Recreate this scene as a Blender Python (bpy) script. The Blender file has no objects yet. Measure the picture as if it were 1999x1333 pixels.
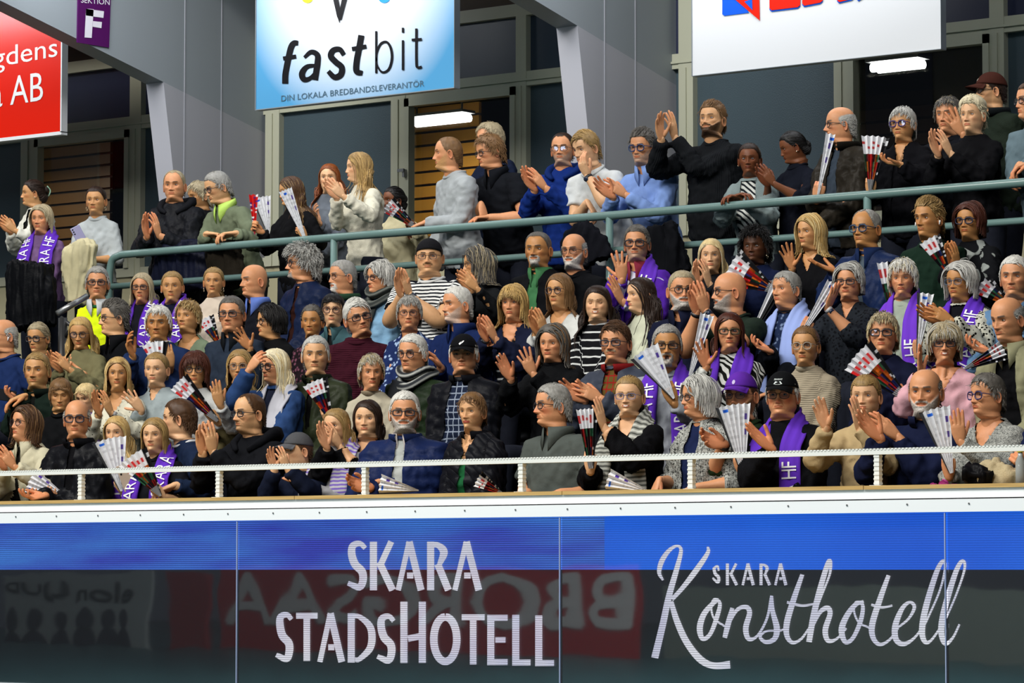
import bpy, math, random
import numpy as np
from mathutils import Vector, Matrix

# ---------------------------------------------------------------- camera, world, lights
SC = bpy.context.scene
COL = SC.collection
FPX, CX, CY = 6600.0, 999.5, 666.5
TH = math.atan2(6615.0, 8475.0)
PIT = math.atan2(446.0, 6600.0)
CAMZ = 1.0
ct, st, cp, sp = math.cos(TH), math.sin(TH), math.cos(PIT), math.sin(PIT)
RV = np.array([ct, st, 0.0])                       # camera right
FV = np.array([-st * cp, ct * cp, sp])             # camera forward
UV_ = np.array([st * sp, -ct * sp, cp])            # camera up
CAM0 = np.array([0.0, 0.0, CAMZ])
UP = np.array([0.0, 0.0, 1.0])

cam_d = bpy.data.cameras.new('camera')
cam_o = bpy.data.objects.new('camera', cam_d)
COL.objects.link(cam_o)
cam_d.sensor_width = 36.0
cam_d.lens = FPX / 1999.0 * 36.0
cam_d.clip_end = 300
M = Matrix(((RV[0], UV_[0], -FV[0], 0), (RV[1], UV_[1], -FV[1], 0), (RV[2], UV_[2], -FV[2], CAMZ), (0, 0, 0, 1)))
cam_o.matrix_world = M
SC.camera = cam_o

SC.view_settings.view_transform = 'Standard'
SC.view_settings.look = 'None'
SC.view_settings.gamma = 1.0
SC.view_settings.use_curve_mapping = False
SC.view_settings.exposure = 0.0
SC.cycles.max_bounces = 5
SC.cycles.diffuse_bounces = 2
SC.cycles.glossy_bounces = 3
SC.cycles.transmission_bounces = 3
SC.cycles.transparent_max_bounces = 6
SC.cycles.caustics_reflective = False
SC.cycles.caustics_refractive = False

W = bpy.data.worlds.new('arena_ambient')
SC.world = W
W.use_nodes = True
W.node_tree.nodes['Background'].inputs[0].default_value = (0.55, 0.65, 0.85, 1)
W.node_tree.nodes['Background'].inputs[1].default_value = 0.05


def area_light(name, loc, target, sx, sy, power, col):
    d = bpy.data.lights.new(name, 'AREA')
    d.shape = 'RECTANGLE'
    d.size, d.size_y = sx, sy
    d.energy = power
    d.color = col
    o = bpy.data.objects.new(name, d)
    COL.objects.link(o)
    o.location = loc
    v = Vector(target) - Vector(loc)
    o.rotation_euler = v.to_track_quat('-Z', 'Y').to_euler()
    return o


# floodlight banks of the arena roof, above the court
area_light('arena_floodlight', (-15.0, 5.5, 11.5), (-12.0, 14.5, 1.6), 9.0, 2.5, 1750, (1.0, 0.97, 0.92))
area_light('arena_floodlight', (-6.0, 4.0, 11.0), (-10.0, 14.5, 1.6), 7.0, 2.5, 1200, (1.0, 0.97, 0.92))
area_light('arena_floodlight', (-10.0, -3.0, 7.0), (-11.0, 14.5, 1.6), 9.0, 2.0, 380, (0.92, 0.96, 1.0))


# unseen strip light added to brighten the rear wall and columns
area_light('added_wall_light', (-14.5, 16.6, 5.6), (-14.8, 19.0, 3.0), 13.0, 0.35, 190, (0.93, 0.95, 1.0))


def pix_ray(px, py):
    return FV + RV * ((px - CX) / FPX) + UV_ * ((CY - py) / FPX)


def at(px, py, Y):
    """world point on the plane at distance Y behind the camera's wall-parallel axis"""
    d = pix_ray(px, py)
    return CAM0 + d * (Y / d[1])


def atX(px, py, X):
    d = pix_ray(px, py)
    return CAM0 + d * (X / d[0])


# ---------------------------------------------------------------- scene helpers
def mk_mesh(name, V, Q=None, T=None, mats=None, parent=None, loc=None, smooth=True, col=None, vec=None, mi=None, uv=None):
    V = np.asarray(V, dtype=np.float64)
    if loc is not None:
        V = V - np.asarray(loc)
    Q = np.zeros((0, 4), int) if Q is None else np.asarray(Q, int).reshape(-1, 4)
    T = np.zeros((0, 3), int) if T is None else np.asarray(T, int).reshape(-1, 3)
    me = bpy.data.meshes.new(name)
    me.vertices.add(len(V))
    me.vertices.foreach_set('co', V.astype(np.float32).ravel())
    li = np.concatenate([Q.ravel(), T.ravel()]).astype(np.int32)
    me.loops.add(len(li))
    me.loops.foreach_set('vertex_index', li)
    ls = np.concatenate([np.arange(len(Q)) * 4, len(Q) * 4 + np.arange(len(T)) * 3]).astype(np.int32)
    me.polygons.add(len(ls))
    me.polygons.foreach_set('loop_start', ls)
    me.polygons.foreach_set('use_smooth', np.full(len(ls), smooth, dtype=bool))
    if mi is not None:
        me.polygons.foreach_set('material_index', np.asarray(mi, dtype=np.int32))
    me.update(calc_edges=True)
    if col is not None:
        a = me.color_attributes.new('tint', 'FLOAT_COLOR', 'POINT')
        c = np.ones((len(V), 4), np.float32)
        c[:, :3] = col
        a.data.foreach_set('color', c.ravel())
    if vec is not None:
        a = me.attributes.new('bco', 'FLOAT_VECTOR', 'POINT')
        a.data.foreach_set('vector', np.asarray(vec, np.float32).ravel())
    for m in (mats or []):
        me.materials.append(m)
    o = bpy.data.objects.new(name, me)
    COL.objects.link(o)
    if parent is not None:
        o.parent = parent
        if loc is not None:
            pw, q_ = Vector((0, 0, 0)), parent
            while q_ is not None:
                pw = pw + q_.location
                q_ = q_.parent
            o.location = Vector(loc) - pw
    elif loc is not None:
        o.location = Vector(loc)
    return o


class MB:
    """collects pieces for one mesh"""
    def __init__(s):
        s.V, s.Q, s.T, s.C, s.MI, s.MT, s.n = [], [], [], [], [], [], 0

    def add(s, V, Q=None, T=None, col=None, mi=0):
        V = np.asarray(V, float).reshape(-1, 3)
        if Q is not None and len(Q):
            s.Q.append(np.asarray(Q, int).reshape(-1, 4) + s.n)
            s.MI.append(np.full(len(s.Q[-1]), mi))
        if T is not None and len(T):
            s.T.append(np.asarray(T, int).reshape(-1, 3) + s.n)
            s.MT.append(np.full(len(s.T[-1]), mi))
        s.V.append(V)
        c = np.zeros((len(V), 3))
        c[:] = (0.8, 0.8, 0.8) if col is None else col
        s.C.append(c)
        s.n += len(V)
        return s

    def box(s, a, b, col=None, mi=0):
        x0, y0, z0 = a
        x1, y1, z1 = b
        V = [(x, y, z) for z in (z0, z1) for x, y in ((x0, y0), (x1, y0), (x1, y1), (x0, y1))]
        return s.add(V, [(0, 3, 2, 1), (4, 5, 6, 7), (0, 1, 5, 4), (1, 2, 6, 5), (2, 3, 7, 6), (3, 0, 4, 7)], col=col, mi=mi)

    def prism(s, poly, ex, col=None, mi=0):
        """planar polygon (3D points) extruded by vector ex; convex or fan-safe"""
        P = np.asarray(poly, float)
        n = len(P)
        V = np.vstack([P, P + np.asarray(ex)])
        T = [(0, i, i + 1) for i in range(1, n - 1)] + [(n, n + i + 1, n + i) for i in range(1, n - 1)]
        Q = [(i, n + i, n + (i + 1) % n, (i + 1) % n) for i in range(n)]
        return s.add(V, Q, T, col=col, mi=mi)

    def build(s, name, mats, parent=None, loc=None, smooth=False, color=False):
        V = np.vstack(s.V)
        Q = np.vstack(s.Q) if s.Q else None
        T = np.vstack(s.T) if s.T else None
        mi = np.concatenate(s.MI + s.MT)
        if not isinstance(mats, (list, tuple)):
            mats = [mats]
        return mk_mesh(name, V, Q, T, mats, parent, loc, smooth, col=np.vstack(s.C) if color else None, mi=mi)


def tag(o, label=None, cat=None, group=None, kind=None):
    if label: o['label'] = label
    if cat: o['category'] = cat
    if group: o['group'] = group
    if kind: o['kind'] = kind
    return o


def empty(name, loc):
    o = bpy.data.objects.new(name, None)
    COL.objects.link(o)
    o.location = Vector(loc)
    o.empty_display_size = 0.1
    return o


# ---------------------------------------------------------------- materials
_MC = {}


def srgb(h):
    if isinstance(h, str):
        h = h.lstrip('#')
        c = [int(h[i:i + 2], 16) / 255 for i in (0, 2, 4)]
    else:
        c = [x / 255 for x in h]
    return tuple(((x / 12.92) if x <= 0.04045 else ((x + 0.055) / 1.055) ** 2.4) for x in c)


def new_mat(name):
    m = bpy.data.materials.new(name)
    m.use_nodes = True
    nt = m.node_tree
    b = nt.nodes['Principled BSDF']
    return m, nt, b


def plain(name, col, rough=0.6, metal=0.0, spec=0.5, emit=None, es=0.0, bump=0.0, bscale=200.0):
    key = ('plain', name, tuple(col), rough, metal, spec, emit, es, bump, bscale)
    if key in _MC: return _MC[key]
    m, nt, b = new_mat(name)
    b.inputs['Base Color'].default_value = (*col, 1)
    b.inputs['Roughness'].default_value = rough
    b.inputs['Metallic'].default_value = metal
    b.inputs['Specular IOR Level'].default_value = spec
    if emit:
        b.inputs['Emission Color'].default_value = (*emit, 1)
        b.inputs['Emission Strength'].default_value = es
    if bump:
        n = nt.nodes.new('ShaderNodeTexNoise'); n.inputs['Scale'].default_value = bscale
        tc = nt.nodes.new('ShaderNodeTexCoord'); nt.links.new(tc.outputs['Object'], n.inputs['Vector'])
        bp = nt.nodes.new('ShaderNodeBump'); bp.inputs['Strength'].default_value = bump; bp.inputs['Distance'].default_value = 0.003
        nt.links.new(n.outputs['Fac'], bp.inputs['Height']); nt.links.new(bp.outputs[0], b.inputs['Normal'])
    _MC[key] = m
    return m


def attr_mat(name, rough=0.5, spec=0.4, bump=0.0, bscale=300.0, sss=0.0, noise=0.0):
    m, nt, b = new_mat(name)
    a = nt.nodes.new('ShaderNodeAttribute'); a.attribute_name = 'tint'
    src = a.outputs['Color']
    tc = nt.nodes.new('ShaderNodeTexCoord')
    if noise:
        n = nt.nodes.new('ShaderNodeTexNoise'); n.inputs['Scale'].default_value = 60; n.inputs['Detail'].default_value = 4
        nt.links.new(tc.outputs['Object'], n.inputs['Vector'])
        hs = nt.nodes.new('ShaderNodeMapRange'); hs.inputs[3].default_value = 1 - noise; hs.inputs[4].default_value = 1 + noise
        nt.links.new(n.outputs['Fac'], hs.inputs[0])
        mx = nt.nodes.new('ShaderNodeVectorMath'); mx.operation = 'SCALE'
        nt.links.new(src, mx.inputs[0]); nt.links.new(hs.outputs[0], mx.inputs['Scale'])
        src = mx.outputs[0]
    nt.links.new(src, b.inputs['Base Color'])
    b.inputs['Roughness'].default_value = rough
    b.inputs['Specular IOR Level'].default_value = spec
    if bump:
        n = nt.nodes.new('ShaderNodeTexNoise'); n.inputs['Scale'].default_value = bscale; n.inputs['Detail'].default_value = 3
        nt.links.new(tc.outputs['Object'], n.inputs['Vector'])
        bp = nt.nodes.new('ShaderNodeBump'); bp.inputs['Strength'].default_value = bump; bp.inputs['Distance'].default_value = 0.002
        nt.links.new(n.outputs['Fac'], bp.inputs['Height']); nt.links.new(bp.outputs[0], b.inputs['Normal'])
    return m


SKIN = attr_mat('skin', 0.45, 0.30, bump=0.25, bscale=260.0, noise=0.10)
HAIR = attr_mat('hair_strands', 0.5, 0.3)
CLOTHC = attr_mat('printed_cloth', 0.85, 0.2)


def cloth(col, kind='plain', col2=(0.8, 0.8, 0.8), rough=0.85):
    """procedural fabrics; patterns use the garment's own coordinates (bco)"""
    key = ('cloth', tuple(col), kind, tuple(col2), rough)
    if key in _MC: return _MC[key]
    m, nt, b = new_mat(kind + '_fabric')
    N, L = nt.nodes, nt.links
    b.inputs['Roughness'].default_value = rough
    b.inputs['Specular IOR Level'].default_value = 0.06
    at_ = N.new('ShaderNodeAttribute'); at_.attribute_name = 'bco'
    vec = at_.outputs['Vector']
    tc = N.new('ShaderNodeTexCoord')

    def noise(scale, det=3, v=None):
        n = N.new('ShaderNodeTexNoise'); n.inputs['Scale'].default_value = scale; n.inputs['Detail'].default_value = det
        L.new(v or tc.outputs['Object'], n.inputs['Vector'])
        return n.outputs['Fac']

    def ramp(fac, p0, p1):
        r = N.new('ShaderNodeMapRange'); r.inputs[1].default_value = p0; r.inputs[2].default_value = p1
        L.new(fac, r.inputs[0])
        return r.outputs[0]

    def wave(axis, scale, dist=0.0, v=None, ph=0.0):
        w = N.new('ShaderNodeTexWave'); w.bands_direction = axis; w.inputs['Scale'].default_value = scale
        w.inputs['Distortion'].default_value = dist; w.inputs['Phase Offset'].default_value = ph
        w.inputs['Detail'].default_value = 1
        L.new(v or vec, w.inputs['Vector'])
        return w.outputs['Fac']

    def mth(op, a, b_=None):
        q = N.new('ShaderNodeMath'); q.operation = op
        for i, x in enumerate((a, b_)):
            if x is None: continue
            if isinstance(x, (int, float)): q.inputs[i].default_value = x
            else: L.new(x, q.inputs[i])
        return q.outputs[0]

    def mixc(fac, c1, c2):
        q = N.new('ShaderNodeMix'); q.data_type = 'RGBA'
        if isinstance(fac, (int, float)): q.inputs[0].default_value = fac
        else: L.new(fac, q.inputs[0])
        for idx, c in ((6, c1), (7, c2)):
            if isinstance(c, tuple): q.inputs[idx].default_value = (*c, 1)
            else: L.new(c, q.inputs[idx])
        return q.outputs[2]
    hgt, dist = None, 0.002
    col, col2 = tuple(col), tuple(col2)
    base = mixc(noise(14.0, 3), tuple(c * 0.82 for c in col), tuple(min(1, c * 1.16) for c in col))
    if kind == 'plain':
        hgt = noise(350.0, 2)
    elif kind == 'knit':
        hgt = wave('X', 28.0, 1.0); dist = 0.003
    elif kind == 'rib':
        hgt = wave('Z', 30.0, 0.6); dist = 0.005
    elif kind == 'fleece':
        hgt = noise(160.0, 3); dist = 0.004
    elif kind == 'leather':
        hgt = noise(60.0, 4)
        b.inputs['Roughness'].default_value = 0.4
    elif kind == 'shell':
        hgt = noise(25.0, 4); dist = 0.006
        b.inputs['Roughness'].default_value = 0.45
    elif kind == 'quilt':
        a1 = wave('DIAGONAL', 9.0, 0.5); hgt = mth('POWER', a1, 0.3); dist = 0.008
        b.inputs['Roughness'].default_value = 0.42
    elif kind == 'denim':
        base = mixc(noise(9.0, 4), tuple(c * 0.6 for c in col), tuple(min(1, c * 1.5) for c in col)); hgt = noise(300.0, 2)
    elif kind == 'stripe':
        f = ramp(wave('Z', 15.0, 0.3), 0.55, 0.65); base = mixc(f, col, col2)
    elif kind == 'widestripe':
        f = ramp(wave('Z', 7.0, 0.6), 0.86, 0.9); base = mixc(f, col, col2)
    elif kind == 'diagstripe':
        f = ramp(wave('DIAGONAL', 14.0, 1.0), 0.55, 0.65); base = mixc(f, col, col2)
    elif kind == 'zebra':
        f = ramp(wave('DIAGONAL', 11.0, 9.0), 0.5, 0.6); base = mixc(f, col, col2)
    elif kind == 'plaid':
        f1 = ramp(wave('X', 9.0), 0.9, 0.95); f2 = ramp(wave('Z', 9.0), 0.9, 0.95)
        f = mth('MAXIMUM', f1, f2); base = mixc(f, col, col2)
    elif kind == 'tweed':
        f1 = ramp(wave('X', 38.0, 1.5), 0.5, 0.7); f2 = ramp(wave('Z', 38.0, 1.5), 0.5, 0.7)
        f = mth('MULTIPLY', mth('MAXIMUM', f1, f2), ramp(noise(90.0), 0.4, 0.6)); base = mixc(f, col, col2); hgt = f
    elif kind in ('dots', 'leopard', 'floral'):
        v = N.new('ShaderNodeTexVoronoi'); v.inputs['Scale'].default_value = {'dots': 42.0, 'leopard': 55.0, 'floral': 34.0}[kind]
        L.new(tc.outputs['Object'], v.inputs['Vector'])
        lim = {'dots': (0.14, 0.18), 'leopard': (0.34, 0.4), 'floral': (0.25, 0.4)}[kind]
        f = ramp(v.outputs['Distance'], *lim)
        base = mixc(f, col2, col)
    elif kind == 'bold':
        f = ramp(noise(9.0, 1, vec), 0.555, 0.57); base = mixc(f, col, col2); hgt = noise(300.0, 2)
    elif kind == 'lettered':
        f = mth('MULTIPLY', ramp(noise(26.0, 1, vec), 0.55, 0.57), 1.0); base = mixc(f, col, col2)
    L.new(base, b.inputs['Base Color'])
    # soft creases of worn cloth + fibre relief
    big = noise(11.0, 4)
    h = mth('MULTIPLY', big, 1.0)
    bp = N.new('ShaderNodeBump'); bp.inputs['Strength'].default_value = 0.6; bp.inputs['Distance'].default_value = 0.011
    L.new(h, bp.inputs['Height'])
    out = bp.outputs[0]
    if hgt is not None:
        b2 = N.new('ShaderNodeBump'); b2.inputs['Strength'].default_value = 0.6; b2.inputs['Distance'].default_value = dist
        L.new(hgt, b2.inputs['Height']); L.new(out, b2.inputs['Normal']); out = b2.outputs[0]
    L.new(out, b.inputs['Normal'])
    _MC[key] = m
    return m
# ---------------------------------------------------------------- small numeric helpers
def unit(v):
    v = np.asarray(v, float)
    return v / (np.linalg.norm(v) + 1e-12)


def sstep(x, a, b):
    t = np.clip((x - a) / (b - a), 0, 1)
    return t * t * (3 - 2 * t)


def gs(x, s):
    return np.exp(-(x / s) ** 2)


def wob(P, k, seed=0):
    """cheap smooth noise in -1..1 from warped sines, vectorised"""
    r = np.random.RandomState(1000 + seed)
    out = np.zeros(len(P))
    Q = P * k
    for i in range(5):
        d = r.normal(size=3); d /= np.linalg.norm(d)
        out += np.sin(Q @ d * (1 + 0.45 * i) * 2.2 + r.uniform(0, 6.28) + 1.3 * np.sin(Q[:, (i + 1) % 3] * 1.7 + i))
    return out / 3.2


def prof(z, zs, vs, sig=0.004):
    g = np.linspace(-0.15, 0.13, 561)
    v = np.interp(g, zs, vs)
    k = int(3 * sig / 0.0005)
    w = np.exp(-(np.arange(-k, k + 1) * 0.0005 / sig) ** 2); w /= w.sum()
    v = np.convolve(np.pad(v, k, mode='edge'), w, mode='valid')
    return np.interp(z, g, v)


def ringgrid(nr, nc, close=True, off=0):
    a = np.arange(nr - 1)[:, None] * nc
    c = np.arange(nc if close else nc - 1)[None, :]
    c2 = (c + 1) % nc
    q = np.stack([a + c, a + c2, a + nc + c2, a + nc + c], -1)
    return q.reshape(-1, 4) + off


def frame_from(f, up=UP):
    f = unit(f)
    s = unit(np.cross(f, up))
    return s, f, np.cross(s, f)


def tube(P, R, n=12, ref=None, caps=True, flat=1.0):
    """closed tube along points P with radii R (float or (a,b)); returns V,Q,T"""
    P = np.asarray(P, float)
    m = len(P)
    tang = np.zeros_like(P)
    tang[1:-1] = P[2:] - P[:-2]; tang[0] = P[1] - P[0]; tang[-1] = P[-1] - P[-2]
    tang /= np.linalg.norm(tang, axis=1)[:, None] + 1e-12
    u = unit(np.cross(tang[0], ref if ref is not None else (UP if abs(tang[0][2]) < 0.9 else np.array([1., 0, 0]))))
    a = np.linspace(0, 2 * np.pi, n, endpoint=False)
    V = []
    for i in range(m):
        u = unit(u - tang[i] * (u @ tang[i]))
        w = np.cross(tang[i], u)
        r = R[i] if np.ndim(R) else R
        ra, rb = (r if np.ndim(r) else (r, r * flat))
        V.append(P[i] + np.outer(np.cos(a) * ra, u) + np.outer(np.sin(a) * rb, w))
    V = np.vstack(V)
    Q = ringgrid(m, n)
    T = None
    if caps:
        V = np.vstack([V, P[0], P[-1]])
        k = np.arange(n)
        T = np.vstack([np.stack([np.full(n, m * n), (k + 1) % n, k], -1),
                       np.stack([np.full(n, m * n + 1), (m - 1) * n + k, (m - 1) * n + (k + 1) % n], -1)])
    return V, Q, T


def spline(P, m):
    """Catmull-Rom resample"""
    P = np.asarray(P, float)
    n = len(P)
    if n < 3:
        t = np.linspace(0, 1, m)[:, None]
        return P[0] * (1 - t) + P[-1] * t
    E = np.vstack([2 * P[0] - P[1], P, 2 * P[-1] - P[-2]])
    u = np.linspace(0, n - 1 - 1e-6, m)
    i = u.astype(int); t = (u - i)[:, None]
    p0, p1, p2, p3 = E[i], E[i + 1], E[i + 2], E[i + 3]
    return 0.5 * (2 * p1 + (p2 - p0) * t + (2 * p0 - 5 * p1 + 4 * p2 - p3) * t ** 2 + (3 * p1 - p0 - 3 * p2 + p3) * t ** 3)


def remesh(pieces, voxel, smooth=2, fac=0.5):
    """union of overlapping closed pieces as one continuous surface"""
    V, Q, T, n = [], [], [], 0
    for v, q, t in pieces:
        V.append(v)
        if q is not None: Q.append(np.asarray(q) + n)
        if t is not None: T.append(np.asarray(t) + n)
        n += len(v)
    o = mk_mesh('tmp', np.vstack(V), np.vstack(Q) if Q else None, np.vstack(T) if T else None)
    m = o.modifiers.new('r', 'REMESH'); m.mode = 'VOXEL'; m.voxel_size = voxel; m.adaptivity = 0
    if smooth:
        s = o.modifiers.new('s', 'SMOOTH'); s.iterations = smooth; s.factor = fac
    dg = bpy.context.evaluated_depsgraph_get()
    ev = o.evaluated_get(dg)
    me = ev.to_mesh()
    co = np.empty(len(me.vertices) * 3, np.float32); me.vertices.foreach_get('co', co)
    ls = np.empty(len(me.polygons), np.int32); me.polygons.foreach_get('loop_start', ls)
    lt = np.empty(len(me.polygons), np.int32); me.polygons.foreach_get('loop_total', lt)
    li = np.empty(len(me.loops), np.int32); me.loops.foreach_get('vertex_index', li)
    nr = np.empty(len(me.vertices) * 3, np.float32)
    me.vertices.foreach_get('normal', nr)
    q = li[ls[lt == 4][:, None] + np.arange(4)] if (lt == 4).any() else None
    t = li[ls[lt == 3][:, None] + np.arange(3)] if (lt == 3).any() else None
    ev.to_mesh_clear()
    d = o.data
    bpy.data.objects.remove(o); bpy.data.meshes.remove(d)
    return co.reshape(-1, 3).astype(float), q, t, nr.reshape(-1, 3).astype(float)


# ---------------------------------------------------------------- head
NPHI = 88
_u = np.linspace(-1, 1, NPHI, endpoint=False)
PHI = np.pi * (0.45 * _u + 0.55 * _u ** 3)
ZL = np.concatenate([np.arange(-0.140, -0.046, 0.0034), np.arange(-0.0455, -0.03, 0.0028), np.arange(-0.029, 0.034, 0.0033),
                     np.arange(0.038, 0.085, 0.006), 0.1172 - 0.030 * (np.linspace(1, 0, 10)) ** 1.8])
ZG, PG = np.meshgrid(ZL, PHI, indexing='ij')


def hairline(aphi, rec=0.0, low=0.0):
    """height of the hairline at angle |phi| (degrees from the face's middle)"""
    return np.interp(aphi, [0, 30, 48, 62, 72, 84, 96, 108, 124, 180],
                     [0.070 + rec - low, 0.074 + rec * 1.3 - low, 0.064 + rec * 0.8, 0.040 + rec * 0.3, 0.018, -0.012, 0.004, -0.03, -0.066, -0.085])


def head_surface(p):
    z, ph = ZG, PG
    fat, fem, age = p.get('fat', 0.3), p['sex'] == 'f', p.get('age', 0.5)
    kid = p.get('kid', 0)
    r = p['rng']
    ap = np.abs(ph)
    top = np.clip((z - 0.02) / 0.0975, 0, 1)
    cr = (1 - top ** 2.35) ** (1 / 2.25)
    jaw = (0.002 if fem else 0.0055) + r.normal() * 0.0022
    zs = [-0.14, -0.125, -0.117, -0.110, -0.102, -0.092, -0.078, -0.06, -0.04, -0.02, 0.0, 0.02]
    nk = 0.055 if fem else 0.063
    nk += 0.006 * fat
    wv = [nk, nk, nk - .001, nk - .003, nk - .006, 0.044 + jaw, 0.0515 + jaw, 0.059 + jaw * .8, 0.0665, 0.0725, 0.076, 0.0775]
    w = prof(z, zs, wv, 0.007) * (1 - 0.06 * sstep(-z, 0.125, 0.140)) + fat * 0.010 * gs(z + 0.06, 0.05)
    w = np.where(z > 0.02, 0.0775 * cr, w)
    yfv = [0.020, 0.030 + fat * .012, 0.045 + fat * .014, 0.066, 0.080, 0.0845, 0.082, 0.083, 0.084, 0.085, 0.0865, 0.092]
    yf = prof(z, zs, yfv, 0.0035)
    yf = np.where(z > 0.02, -0.008 + 0.100 * cr, yf)
    yb = prof(z, zs, [-0.088, -0.084, -0.082, -0.081, -0.081, -0.081, -0.083, -0.088, -0.093, -0.098, -0.101, -0.102], 0.006)
    yb = np.where(z > 0.02, -0.008 - 0.094 * cr, yb)
    yc = -0.010
    c, s = np.cos(ph), np.sin(ph)
    front = np.clip(c, 0, 1)
    cc = np.sign(c) * np.abs(c) ** 0.90
    y = np.where(c > 0, yc + (yf - yc) * cc, yc + (yc - yb) * cc)
    tap = prof(z, [-0.14, -0.118, -0.108, -0.095, -0.06, -0.03, 0.0, 0.03, 0.12], [0, 0.15, 0.46 - jaw * 14, 0.34 - jaw * 14, 0.17, 0.08, 0.05, 0.03, 0.0], 0.006)
    x = w * np.sign(s) * np.abs(s) ** 0.96 * (1 - tap * front ** 1.2)
    fm = sstep(c, 0.15, 0.55)                       # face weight
    ax = np.abs(x)
    d = np.zeros_like(x)
    nw = p.get('nose', 1.0) * (0.9 if fem else 1.05) * (0.8 if kid else 1)
    nz = prof(z, [-0.06, -0.0475, -0.0435, -0.037, -0.028, -0.012, 0.0, 0.012, 0.03], [0, 0.000, 0.013, 0.0225, 0.0195, 0.0115, 0.006, 0.002, 0], 0.0018)
    wn = prof(z, [-0.05, -0.036, -0.02, 0.0, 0.02], [0.013, 0.0125, 0.009, 0.0075, 0.009], 0.002)
    d += nw * nz * gs(x, wn)
    d += 0.0075 * nw * gs(ax - 0.0125, 0.0065) * gs(z + 0.0385, 0.0062)            # nostril wings
    d -= 0.004 * gs(ax - 0.0055, 0.003) * gs(z + 0.045, 0.0025)
    d -= 0.0125 * gs(ax - 0.030, 0.0165) * gs(z - 0.001, 0.0125)                   # sockets
    d += (0.0018 if fem else 0.0042) * p.get('bw', 1) * gs(ax - 0.027, 0.02) * gs(z - 0.0205, 0.0075)
    d += 0.0045 * gs(ax - 0.046, 0.017) * gs(z + 0.022, 0.016) * (1 + fat)         # cheekbones
    d += fat * 0.005 * gs(ax - 0.045, 0.02) * gs(z + 0.06, 0.02)
    d -= (1 - fat) * 0.003 * gs(ax - 0.048, 0.014) * gs(z + 0.052, 0.016) * (0.4 + age)
    mo = p.get('mouth', 'closed')
    zm = -0.0605 + (0.004 if mo == 'smile' else p.get('mc', 0) - 0.0026 * age) * (ax / 0.024) ** 2
    lipw = gs(x, 0.0225)
    d += 0.0042 * lipw * gs(z - zm - 0.0045, 0.0042) + 0.0052 * lipw * gs(z - zm + 0.0055, 0.0048)
    d += 0.003 * gs(x, 0.03) * gs(z + 0.06, 0.02)
    d -= 0.0042 * gs(ax, 0.021) * gs(z - zm, 0.0019)
    d -= 0.0035 * gs(x, 0.02) * gs(z + 0.0765, 0.005)
    d += 0.0055 * gs(x, 0.015) * gs(z + 0.093, 0.011)                              # chin
    xl = 0.020 + 0.55 * (-0.040 - z)                                              # fold from nose to mouth corner
    d -= (0.0006 + 0.0042 * age) * gs(ax - xl, 0.0028) * sstep(z, -0.072, -0.06) * (1 - sstep(z, -0.042, -0.036))
    d -= 0.0036 * age * gs(ax - 0.026, 0.013) * gs(z + 0.0165, 0.003)              # under-eye bags
    d -= 0.0008 * age * (gs(z - 0.045, .0025) + gs(z - 0.055, .0025)) * gs(x, 0.035)
    if mo == 'open':
        op = gs(ax, 0.013) * gs(z + 0.0665, 0.0095)
        d -= 0.016 * op
        z = z - 0.010 * sstep(-z, 0.062, 0.072) * (1 - sstep(-z, 0.108, 0.118))
    if mo == 'smile':
        d += 0.003 * gs(ax - 0.04, 0.014) * gs(z + 0.035, 0.012)
    # beard volume
    zz = ZG
    bm = np.zeros_like(x)
    if p.get('beard'):
        aph = np.degrees(ap)
        lipm = np.clip((ax / 0.024) ** 2 + ((zz + 0.061) / 0.0085) ** 2, 0, 9)
        outlip = sstep(lipm, 0.8, 1.5)
        jawm = (1 - sstep(zz, -0.060 + np.clip((aph - 40) / 40, 0, 1) * 0.045, -0.046 + np.clip((aph - 40) / 40, 0, 1) * 0.055)) * (1 - sstep(aph, 84, 92)) * sstep(zz, -0.135, -0.118)
        must = (1 - sstep(ax, 0.026, 0.032)) * sstep(zz, -0.0600, -0.055) * (1 - sstep(zz, -0.0465, -0.0435))
        gt = (1 - sstep(ax, 0.024, 0.032)) * (1 - sstep(zz, -0.062, -0.055)) * sstep(zz, -0.125, -0.112)
        side = (1 - sstep(ax, 0.033, 0.038)) * sstep(ax, 0.020, 0.026) * sstep(zz, -0.09, -0.08) * (1 - sstep(zz, -0.055, -0.048))
        bm = {'full': np.maximum(jawm, must), 'stubble': np.maximum(jawm, must), 'goatee': np.maximum(np.maximum(gt, must), side),
              'mustache': must, 'chin': gt}[p['beard']] * outlip * fm ** 0.3
        th = {'full': 0.008, 'stubble': 0.0012, 'goatee': 0.006, 'mustache': 0.004, 'chin': 0.008}[p['beard']]
        nz2 = wob(np.stack([x, y, zz], -1).reshape(-1, 3), 260, p['seed']).reshape(x.shape)
        d += bm * th * (1 + 0.25 * nz2)
    y = y + d * np.where(c > 0, fm, 0)
    x = x + np.sign(x) * d * 0.25 * (1 - front) * (c > 0)
    if p.get('beard') in ('full',):
        x = x + np.sign(x) * bm * 0.004
    kb = 1 - 0.16 * sstep(-ZG, 0.117, 0.138)
    x = x * kb; y = -0.033 + (y + 0.033) * kb
    z = np.where(z < 0, z * p.get('hl', 1.0), z)
    V = np.stack([x * p.get('hw', 1.0), y, z], -1)
    return V, bm, fm, zm


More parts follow.
